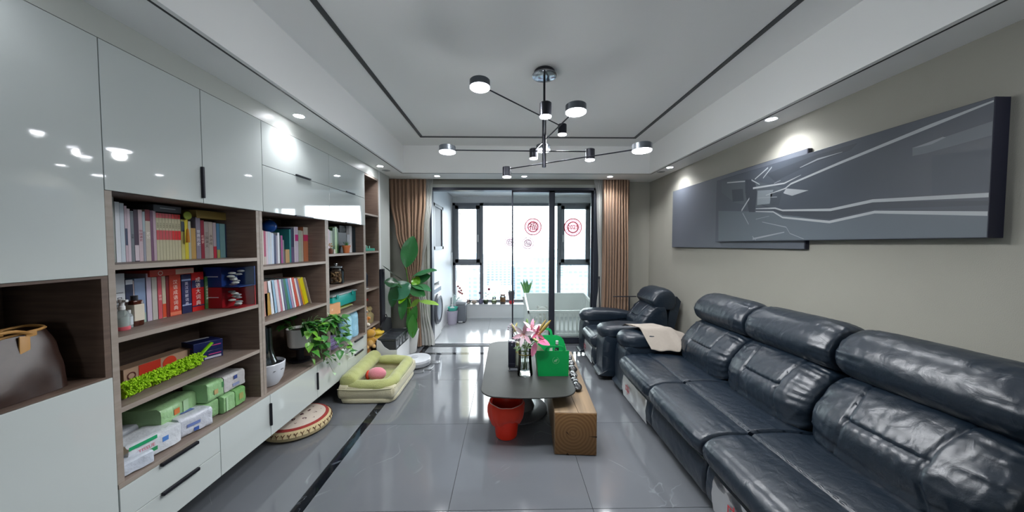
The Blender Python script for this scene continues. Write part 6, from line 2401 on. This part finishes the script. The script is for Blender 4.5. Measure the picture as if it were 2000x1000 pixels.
def panel_art(name, label, y0, y1, z0, z1, xf, face):
    t = thing(name, label, 'painting', (XR, (y0 + y1) / 2, z0))
    MB().box(xf, XR - .001, y0, y1, z0, z1, bev=.002).build('canvas_frame', mat('#191b2c', .5), t)
    return t


t = panel_art('wall_art', 'smaller plain dark grey panel partly behind the big painting', 2.237, 4.07, 1.527, 2.255, 2.168, 0)
MB().box(2.1672, 2.168, 2.245, 4.068, 1.530, 2.252).build('print', mat('#585d66', .45, noise_s=1.2, noise_a=.10), t)
t = panel_art('wall_art', 'large dark grey abstract painting with white angular lines', 1.349, 3.16, 1.590, 2.206, 2.128, 0)
XA = 2.1275
MB().box(XA, 2.128, 1.352, 3.158, 1.592, 2.204).build('ground_colour', mat('#454b54', .4, noise_s=1.6, noise_a=.16), t)


def art_poly(name, pts, col, lift):
    b = MB()
    Vs = []
    for p in pts:
        q = U(*cp(*p), 0, XA)
        q.y = min(max(q.y, 1.353), 3.157)
        q.z = min(max(q.z, 1.593), 2.203)
        q.x = XA - lift
        Vs.append(b.b.verts.new(q))
    try:
        b.b.faces.new(Vs)
    except ValueError:
        pass
    b.build(name, mat(col, .45), t)


def art_line(pts, col, lift=.0006):
    for i in range(len(pts) - 1):
        x0, y0, w0 = pts[i]
        x1, y1, w1 = pts[i + 1]
        art_poly('painted_line', [(x0, y0 - w0 / 2), (x1, y1 - w1 / 2), (x1, y1 + w1 / 2), (x0, y0 + w0 / 2)], col, lift)


art_poly('painted_area', [(342, 700), (640, 704), (945, 762), (1190, 706), (1870, 712), (1868, 840), (342, 862)], '#596168', .0002)
art_poly('painted_area', [(560, 660), (700, 700), (950, 690), (1190, 650), (1860, 640), (1860, 665), (1190, 690), (950, 745), (690, 722)], '#3c4149', .0003)
art_poly('painted_area', [(1500, 400), (1868, 350), (1868, 600), (1500, 620)], '#414852', .00025)
art_poly('painted_area', [(1395, 402), (1395, 357), (1880, 200), (1880, 277), (1470, 387)], '#636970', .0003)
art_poly('painted_area', [(1395, 360), (1450, 340), (1560, 298), (1578, 300), (1500, 338), (1440, 352)], '#868c90', .0004)
art_poly('painted_area', [(360, 540), (430, 530), (530, 535), (690, 575), (640, 660), (560, 680), (430, 655), (360, 600)], '#4e555c', .00022)
art_poly('painted_area', [(488, 530), (540, 530), (552, 600), (540, 706), (508, 706), (488, 600)], '#363b44', .0004)
art_poly('painted_area', [(415, 585), (475, 580), (480, 645), (420, 650)], '#3a4048', .0004)
art_poly('painted_area', [(555, 590), (640, 585), (620, 660), (552, 668)], '#7a8187', .0004)
art_poly('painted_area', [(625, 600), (688, 600), (670, 670), (622, 668)], '#40464e', .0004)
art_poly('painted_area', [(650, 540), (880, 430), (1060, 370), (1100, 330), (860, 400), (600, 500)], '#3b4048', .00021)
LW = '#a3a7aa'
art_line([(1888, 88, 10), (1500, 236, 20), (1000, 440, 14), (735, 553, 9), (705, 578, 7), (600, 615, 3)], LW)
art_line([(1861, 608, 25), (1180, 645, 17), (950, 694, 14), (690, 697, 9), (650, 685, 8), (545, 688, 4)], LW)
art_line([(1858, 711, 25), (1190, 706, 15), (945, 760, 14), (690, 735, 9), (640, 705, 7), (545, 703, 4)], LW)
art_line([(785, 465, 4), (880, 420, 9), (1015, 380, 2)], '#8a8f94')
art_line([(530, 577, 10), (700, 550, 8), (790, 505, 2)], LW)
art_line([(540, 528, 6), (612, 465, 7)], LW)
art_line([(585, 522, 6), (632, 462, 7)], LW)
art_line([(522, 532, 8), (566, 556, 5)], LW)
art_line([(390, 547, 6), (487, 539, 6)], LW)
art_line([(468, 698, 12), (510, 632, 10)], LW)
art_line([(474, 712, 8), (506, 772, 8)], '#8a8f94')
art_line([(556, 630, 4), (660, 624, 4)], '#8a8f94')
art_line([(645, 550, 3), (680, 534, 3)], '#8a8f94')
art_poly('painted_area', [(695, 602), (710, 578), (832, 588), (742, 618), (700, 606)], '#9a9ea2', .0006)
art_line([(528, 852, 10), (700, 815, 5)], '#8a8f94')
art_line([(526, 838, 5), (545, 858, 5)], '#8a8f94')
art_line([(545, 745, 4), (618, 728, 3)], '#7a8086')
art_line([(580, 760, 3), (710, 788, 5), (730, 822, 4), (805, 852, 3)], '#8a8f94')

# ================================================================== STICKERS AND BALCONY THINGS
def film_mat(col, k=1.0, gain=1.0):
    m = bpy.data.materials.new('tinted_film')
    m.use_nodes = True
    n, l = m.node_tree.nodes, m.node_tree.links
    n.remove(n['Principled BSDF'])
    tr = n.new('ShaderNodeBsdfTransparent')
    c = [min(1, (x * .9 + .1) ** (1 / k) ) for x in srgb(col)]
    tr.inputs[0].default_value = (*[x * FILM * gain for x in c], 1)
    df = n.new('ShaderNodeBsdfDiffuse')
    df.inputs[0].default_value = (*srgb(col), 1)
    mx = n.new('ShaderNodeMixShader')
    mx.inputs[0].default_value = .12
    l.new(tr.outputs[0], mx.inputs[1])
    l.new(df.outputs[0], mx.inputs[2])
    l.new(mx.outputs[0], n['Material Output'].inputs[0])
    return m


def sticker(name, label, x, y, px_r, Yp_, col, txt='', g=None, alpha=1):
    c_ = U(x, y, 1, Yp_)
    r = px_r * Yp_ / FPX
    t_ = thing(name, label, 'sticker', (c_.x, Yp_, c_.z - r), 0, g)
    m = film_mat(col)
    MB().lathe([(.0002, 0), (r * .97, 0)], (c_.x, Yp_ - .0006, c_.z), 36, axis='Y', cap0=False, cap1=False).build('backing_film', film_mat(col, 2.4, 2.0), t_)
    b = MB()
    for rr_ in (1.0, .62):
        b.lathe([(r * (rr_ - .10), 0), (r * rr_, 0)], (c_.x, Yp_ - .0012, c_.z), 36, axis='Y', cap0=False, cap1=False)
    for k in range(18):
        a = 2 * PI * k / 18
        b.tube([(c_.x + r * (.66 + .02 * q) * math.cos(a + .1 * math.sin(q * 1.3)), Yp_ - .0015, c_.z + r * (.66 + .045 * q) * math.sin(a + .12 * math.sin(q * 1.7))) for q in range(7)], r * .036, 4, flat=.15)
    b.build('paper_cut', m, t_)
    if txt:
        MB().text(txt, r * (1.0 if len(txt) == 1 else .62), TM(c_.x, Yp_ - .0016, c_.z, (1, 0, 0), (0, 0, 1)), .0003).build('lettering', m, t_)
    return t_


yg1 = yd + .01 + .0125
yg2 = yd + .055 + .0125
s1 = sticker('window_sticker', 'red round paper-cut sticker on the left glass sliding panel', 1041, 443, 17, yg1, '#e0405a', '福')
for q in (-1, 1):
    c_ = U(1041 + q * 10, 429, 1, yg1)
    MB().tube([(c_.x - .02 * q, yg1 - .0015, c_.z - .012), (c_.x, yg1 - .0015, c_.z), (c_.x + .022 * q, yg1 - .0015, c_.z + .012)], .007, 4, flat=.1).build('horn', mat('#e0405a', .6), s1)
sticker('window_sticker', 'red round paper-cut sticker reading 2025 on the right glass panel', 1119, 444, 18, yg2, '#e0304a', '2025')
sticker('window_sticker', 'faint pink round sticker low on the balcony window behind glass', 1031, 475, 12, 6.928, '#f0a0b4', '福')
sticker('window_sticker', 'faint pink round sticker seen beside the sliding panel edge', 996, 473, 11, 6.928, '#f0b4c4', '春')
c_ = U(1016, 455, 1, yg1)
t = thing('fountain_sticker', 'pale grey boat-shaped sticker on the left sliding panel', 'sticker', (c_.x, yg1, c_.z - .07))
b = MB()
b.tube([(c_.x + .07 * math.cos(a), yg1 - .0014, c_.z - .02 + .045 * math.sin(a)) for a in [PI + q * PI / 10 for q in range(11)]], .003, 4, flat=.3)
for k in range(5):
    b.tube([(c_.x + (k - 2) * .024, yg1 - .0014, c_.z - .03), (c_.x + (k - 2) * .018, yg1 - .0014, c_.z + .03 + .03 * (2 - abs(k - 2)))], .004, 4, flat=.3)
b.build('outline', mat('#b4bcc0', .6), t)

# washing machine in its niche
t = thing('washing_machine', 'white washing machine with big round dark-rimmed door on the balcony', 'washing machine', (-1.45, 5.20, 0))
MB().box(-1.75, -1.16, 4.93, 5.50, .012, .86, bev=.01).build('body', M_white, t, smooth=True)
MB().lathe([(.19, 0), (.245, .004), (.25, .03), (.22, .055), (.18, .05)], (-1.16, 5.16, .50), 44, axis='X', cap0=False, cap1=False).build('door_rim', mat('#4a4e56', .3), t, smooth=True)
MB().lathe([(.18, .045), (.12, .035), (.001, .03)], (-1.16, 5.16, .50), 36, axis='X', cap0=False, cap1=False).build('door_glass', mat('#a9b2bd', .08, metal=.2), t, smooth=True)
MB().box(-1.16, -1.155, 4.95, 5.48, .77, .84, bev=.001).build('control_panel', mat('#5c6068', .3), t)

mx_, my_ = -1.075, 6.12
t = thing('mop_bucket', 'grey mop bucket with teal basket inside beside the pedal bin', 'bucket', (mx_, my_, 0))
MB().lathe([(.001, .001), (.085, .001), (.11, .27), (.115, .275), (.108, .275), (.08, .01), (.001, .01)], (mx_, my_, 0), 26).build('bucket_body', mat('#a9a4b4', .4), t, smooth=True)
MB().lathe([(.06, .20), (.10, .33), (.104, .335), (.098, .335), (.056, .20)], (mx_ + .01, my_, 0), 22).build('basket', mat('#4fb8a6', .4), t, smooth=True)
t = thing('mop', 'white-handled mop leaning in the corner of balcony', 'mop', (mx_, my_ + .2, 0))
MB().tube([(mx_, my_ + .02, .34), (-1.14, 6.50, 1.40)], .010, 8).build('handle', M_white, t, smooth=True)
MB().sphere((mx_, my_ + .01, .30), .055, 1, 1, .8, 14, 8, fn=lambda v: v * (1 + .2 * noise.noise(v * 60))).build('mop_head', mat('#c9ccce', .9), t, smooth=True)
t = thing('pedal_bin', 'dark grey pedal bin on the balcony floor', 'waste bin', (-.92, 6.33, 0))
MB().box(-1.02, -.83, 6.2, 6.45, .012, .36, bev=.02, seg=3).build('bin_body', mat('#6b7078', .35), t, smooth=True)
MB().box(-1.025, -.825, 6.195, 6.455, .362, .42, bev=.015, seg=3).build('lid', mat('#8d9298', .35), t, smooth=True)
MB().box(-.965, -.885, 6.165, 6.20, .015, .035, bev=.003).build('pedal', mat('#c9ccce', .3), t, smooth=True)
MB().box(-1.01, -.84, 6.21, 6.44, .001, .012).build('foot_ring', M_black, t)


def SX(px_, Y_=6.74):
    return (px_ - 990) / FPX * Y_


ZS_ = SILL + .001


def jar(name, label, x, y, prof, m, cat, extra=None, h=.1):
    t_ = thing(name, label, cat, (x, y, ZS_))
    MB().lathe(prof, (x, y, ZS_), 24).build('vessel', m, t_, smooth=True)
    return t_


def blossom(t_, x, y, z, r, col, nm='bloom'):
    b = MB()
    for k in range(6):
        a = 2 * PI * k / 6
        b.sphere((x + r * .6 * math.cos(a), y, z + r * .6 * math.sin(a)), r * .55, 1, .5, 1, 8, 5)
    b.sphere((x, y - r * .3, z), r * .4, n=8, m=5)
    b.build(nm, mat(col, .7), t_, smooth=True)


gp = glass_mat('pale_glass', (.9, .9, .88), .15)
t = jar('watering_can', 'pale mint watering can at the left end of the sill', SX(886), 6.72, [(.001, 0), (.05, 0), (.055, .01), (.05, .12), (.03, .17), (.025, .17)], mat('#b9d0ce', .35), 'watering can')
MB().tube([(SX(886) + .045, 6.72, ZS_ + .04), (SX(886) + .10, 6.72, ZS_ + .12), (SX(886) + .13, 6.72, ZS_ + .14)], .009, 8).build('spout', mat('#b9d0ce', .35), t, smooth=True)
MB().tube([(SX(886) - .02, 6.72, ZS_ + .16), (SX(886) - .01, 6.72, ZS_ + .21), (SX(886) + .04, 6.72, ZS_ + .17), (SX(886) + .05, 6.72, ZS_ + .08)], .007, 6).build('handle', mat('#b9d0ce', .35), t, smooth=True)
t = jar('orchid', 'potted orchid with dusty pink blooms behind the pedal bin', SX(895), 6.84, [(.001, 0), (.035, 0), (.045, .07), (.04, .07)], M_white, 'potted plant')
for k, (dx_, dz_) in enumerate(((-.02, .36), (.02, .32), (.05, .27), (.0, .25), (.03, .22), (.07, .20))):
    MB().tube([(SX(895), 6.84, ZS_ + .06), (SX(895) - .01, 6.84, ZS_ + .2), (SX(895) + dx_, 6.83, ZS_ + dz_)], .002, 5).build('stem', mat('#5d7a4a', .5), t, smooth=True)
    blossom(t, SX(895) + dx_, 6.82, ZS_ + dz_, .022, '#a8646c')
t = jar('glass_bowl', 'round glass bowl of pink pebbles with a hoop handle on sill', SX(914), 6.72, [(.001, 0), (.04, 0), (.062, .03), (.062, .06), (.05, .085), (.047, .085), (.058, .058), (.001, .01)], gp, 'bowl')
for k in range(14):
    a = k * 2.4
    MB().sphere((SX(914) + .03 * math.cos(a) * (k % 3) / 2, 6.72 + .03 * math.sin(a), ZS_ + .022 + .004 * k), .014, 1, 1, .8, 8, 5).build('pebble', mat('#a87c80', .5), t, smooth=True)
MB().tube([(SX(914) + .055 * math.cos(a), 6.72, ZS_ + .09 + .07 * math.sin(a)) for a in [q * PI / 10 for q in range(11)]], .003, 5).build('hoop', mat('#b98a8a', .4), t, smooth=True)
t = jar('shell_bowl', 'shallow cream bowl of shells on the balcony sill', SX(926), 6.70, [(.001, 0), (.03, 0), (.07, .05), (.066, .052), (.001, .01)], mat('#b5a79a', .5), 'bowl')
for k in range(5):
    MB().sphere((SX(926) - .03 + .016 * k, 6.70, ZS_ + .052 + .006 * (k % 2)), .02, 1, .8, .8, 10, 6).build('shell', mat('#c4b4aa', .5), t, smooth=True)
t = jar('flower_jug', 'grey-blue jug with a dark rose on the balcony sill', SX(939), 6.72, [(.001, 0), (.04, 0), (.052, .04), (.045, .08), (.035, .10), (.03, .10), (.04, .07), (.001, .01)], mat('#6a6880', .35), 'vase')
MB().tube([(SX(939), 6.72, ZS_ + .02), (SX(938), 6.72, ZS_ + .21)], .002, 5).build('stem', mat('#4a5a48', .5), t, smooth=True)
blossom(t, SX(937.5), 6.71, ZS_ + .23, .024, '#5c4a5c')
MB().tube([(SX(939) + .045 + .03 * math.sin(a), 6.72, ZS_ + .05 - .03 * math.cos(a)) for a in [q * PI / 8 for q in range(9)]], .005, 6).build('handle', mat('#6a6880', .35), t, smooth=True)
t = jar('moss_glass', 'glass tumbler of dark green moss with a red rose stem', SX(949), 6.72, [(.001, 0), (.045, 0), (.055, .04), (.052, .085), (.049, .085), (.001, .006)], gp, 'vase')
MB().lathe([(.001, .008), (.046, .008), (.050, .045), (.048, .07), (.001, .075)], (SX(949), 6.72, ZS_), 22).build('moss', mat('#44602c', .9, noise_s=60, noise_a=.4), t, smooth=True)
MB().tube([(SX(949), 6.72, ZS_ + .05), (SX(951), 6.72, ZS_ + .2), (SX(955), 6.72, ZS_ + .29)], .002, 5).build('stem', mat('#4a6a40', .5), t, smooth=True)
blossom(t, SX(955), 6.71, ZS_ + .31, .024, '#7c2436')
for k in range(3):
    b = MB()
    leaf_mesh(b, (SX(951), 6.72, ZS_ + .15 + .03 * k), (.6 if k % 2 else -.8, -.2, .5), (0, -.5, 1), .05, .03, .2, .3, 5)
    b.build('leaf', mat('#5c7a5c', .5), t, smooth=True, split=80)
t = jar('bud_vase', 'round clear vase with pale green water and leafy plant', SX(965), 6.72, [(.001, 0), (.045, 0), (.058, .035), (.052, .08), (.038, .12), (.042, .14), (.039, .14), (.035, .12), (.001, .01)], gp, 'vase')
MB().lathe([(.001, .008), (.046, .01), (.054, .035), (.048, .07), (.001, .07)], (SX(965), 6.72, ZS_), 22).build('green_water', mat('#a9c47c', .2, alpha=.8), t, smooth=True)
for k in range(12):
    a = k * 2.4
    b = MB()
    leaf_mesh(b, (SX(965), 6.72, ZS_ + .14), (math.cos(a), math.sin(a), .5), (0, 0, 1), .065, .04, .2, .3, 5)
    b.build('leaf', mat('#8fb85c', .5), t, smooth=True, split=80)
t = jar('honey_jar', 'glass jar of amber contents with pale lid on the sill', SX(982), 6.72, [(.001, 0), (.058, 0), (.062, .008), (.062, .15), (.05, .17), (.05, .19), (.046, .19), (.058, .145), (.001, .01)], gp, 'jar')
MB().lathe([(.001, .04), (.057, .04), (.057, .13), (.001, .13)], (SX(982), 6.72, ZS_), 24).build('amber_contents', mat('#c8801c', .3), t, smooth=True)
MB().lathe([(.001, .009), (.057, .009), (.057, .038), (.001, .038)], (SX(982), 6.72, ZS_), 24).build('dark_layer', mat('#8a6a5c', .5), t, smooth=True)
MB().lathe([(.053, .188), (.053, .205), (.001, .207)], (SX(982), 6.72, ZS_), 24).build('lid', mat('#a89088', .4), t, smooth=True)
t = jar('dark_planter', 'tall dark planter with succulent standing on a red dish', SX(999), 6.72, [(.001, .07), (.05, .07), (.075, .25), (.078, .255), (.07, .255), (.06, .22), (.001, .22)], mat('#54525a', .5), 'potted plant')
MB().lathe([(.001, 0), (.05, 0), (.055, .03), (.05, .068), (.001, .068)], (SX(999), 6.72, ZS_), 24).build('red_dish', mat('#c4303a', .4), t, smooth=True)
for k in range(12):
    a = k * 2.4
    p0 = Vector((SX(999) + .02 * math.cos(a), 6.72 + .02 * math.sin(a), ZS_ + .23))
    MB().tube([p0, p0 + Vector((math.cos(a) * .03, math.sin(a) * .03, .04)), p0 + Vector((math.cos(a) * .05, math.sin(a) * .05, .06))], .008, 6, r2=.002).build('leaf', mat('#5c6a60', .5), t, smooth=True)
rk = random.Random(2)
t = jar('snake_plant', 'snake plant in a pale pot on the sill behind the crib', SX(1028), 6.74, [(.001, 0), (.06, 0), (.085, .14), (.09, .145), (.08, .145), (.07, .12), (.001, .12)], mat('#b9b6ae', .5), 'potted plant')
for k in range(15):
    a = rk.uniform(0, 6.28)
    r_ = rk.uniform(.0, .045)
    p0 = Vector((SX(1028) + r_ * math.cos(a), 6.74 + r_ * math.sin(a), ZS_ + .12))
    d = Vector((rk.uniform(-.55, .55), rk.uniform(-.1, .1), 1))
    b = MB()
    leaf_mesh(b, p0, d, (0, -1, .1), rk.uniform(.28, .42), .035, .2, .04, 8)
    b.build('leaf', mat(('#6a9a5c', '#87b070', '#4f8048')[k % 3], .4), t, smooth=True, split=80)
potted_aloe(SX(1068), 6.74, ZS_, .05, .08, '#b9a59c', 'small pinkish succulent in a pale pot on the sill, right of snake plant', nleaf=14, Lf=.09, name='succulent', leafcol='#a88a88')

# white slatted playpen
t = thing('playpen', 'white slatted playpen standing on the balcony behind the glass', 'playpen', (.9, 5.6, 0))
M_pp = mat('#dfe2e0', .4)
cx0, cx1, cy0, cy1, zt0, zt1 = .34, 1.56, 5.12, 6.20, .47, .60
b = MB()
b.box(cx0, cx1, cy0, cy0 + .035, zt0 - .05, zt0, bev=.006)
b.box(cx0, cx1, cy0, cy0 + .03, .04, .09, bev=.004)
b.build('front_rail', M_pp, t, smooth=True)
MB().box(cx0, cx1, cy1 - .03, cy1, .05, zt1, bev=.006).build('back_board', M_pp, t, smooth=True)
for i in range(17):
    x = cx0 + .035 + (cx1 - cx0 - .07) * i / 16
    MB().box(x - .014, x + .014, cy0 + .006, cy0 + .026, .09, zt0 - .05, bev=.003, seg=1).build('slat', M_pp, t)
for x in (cx0, cx1 - .03):
    b = MB()
    b.prism([(cy0, zt0 - .05), (cy1, zt1 - .05), (cy1, zt1), (cy0, zt0)], 0, x, x + .03)
    b.box(x, x + .03, cy0, cy1, .04, .09)
    b.build('side_rail', M_pp, t)
    for i in range(1, 11):
        y = cy0 + (cy1 - cy0) * i / 11
        MB().box(x + .005, x + .025, y - .014, y + .014, .09, zt0 - .05 + .13 * i / 11, bev=.003, seg=1).build('slat', M_pp, t)
for x in (cx0, cx1 - .035):
    for y in (cy0, cy1 - .035):
        MB().box(x, x + .035, y, y + .035, .001, zt0 + .005, bev=.005).build('post', M_pp, t, smooth=True)
soft_box(MB(), cx0 + .05, cx1 - .05, cy0 + .06, cy1 - .06, .05, .13, p=8).build('mattress', mat('#c9cccc', .8), t, smooth=True, split=60)
plush('plush_toy', 'white plush bear sitting inside the playpen', .62, 5.45, .135, 1.4, '#d5d5d0', '#c4c4c0', rz=R(-90))

# ================================================================== HANDBAG IN THE TALL CABINET'S NICHE
hb = thing('handbag', 'dark brown handbag with tan leather straps in the dark niche', 'handbag', (-1.84, 1.02, 1.009))
M_bag = mat('#33221c', .38, noise_s=45, noise_a=.35)
M_tan = mat('#b98a4e', .5)
rows = []
bx_a, bx_b, by_a, by_b = -1.965, -1.705, .82, 1.24
for i in range(13):
    f = i / 12
    z = 1.0095 + .225 * f
    row_ = []
    hx_ = (bx_b - bx_a) / 2 * (1 - .55 * f ** 1.5)
    hy_ = (by_b - by_a) / 2 * (1 - .03 * f) + .006 * math.sin(PI * f)
    for k in range(48):
        a = 2 * PI * (k + .5) / 48
        ca, sa = math.cos(a), math.sin(a)
        rr = (abs(ca) ** 9 + abs(sa) ** 9) ** (-1 / 9)
        q = Vector((-1.835 + ca * rr * hx_, 1.03 + sa * rr * hy_, z - .012 * f * math.cos(sa * 3)))
        w = noise.noise(q * 13) * .010
        row_.append(q + Vector((ca, sa, 0)) * w)
    rows.append(row_)
b = MB()
V = b.quadgrid(rows, closed_v=True)
b.cap(V[0])
b.build('bag_body', M_bag, hb, smooth=True, split=60)
top = [Vector(v) for v in rows[-1]]
b = MB().tube(top + [top[0]], .0055, 6)
b.build('tan_edging', M_tan, hb, smooth=True, split=0)
for q in (-1, 1):
    pts = [Vector((-1.835 + q * .06, .92, 1.225)), Vector((-1.835 + q * .075, .98, 1.25)), Vector((-1.835 + q * .08, 1.05, 1.248)), Vector((-1.835 + q * .075, 1.13, 1.25)), Vector((-1.835 + q * .06, 1.18, 1.228))]
    b = MB().tube([cr_(pts, i / 14) for i in range(15)], .009, 7, flat=.7)
    b.build('strap', M_tan, hb, smooth=True)
    for y in (.92, 1.18):
        MB().box(-1.835 + q * .062 - .006, -1.835 + q * .062 + .006, y - .014, y + .014, 1.205, 1.24, bev=.003).build('strap_loop', M_tan, hb, smooth=True)
P_ = Vector((-1.765, 1.16, 1.225))
Mt = Matrix.Translation(P_) @ Matrix.Rotation(R(-14), 4, 'Y') @ Matrix.Rotation(R(-10), 4, 'X')
b = MB().box(-.003, .003, -.013, .013, -.085, .0, bev=.002, M=Mt)
b.lathe([(.001, -.003), (.013, -.003), (.013, .003), (.001, .003)], n=16, M=Mt @ Matrix.Translation((0, 0, -.085)), axis='X')
b.build('luggage_tag', M_tan, hb, smooth=True)
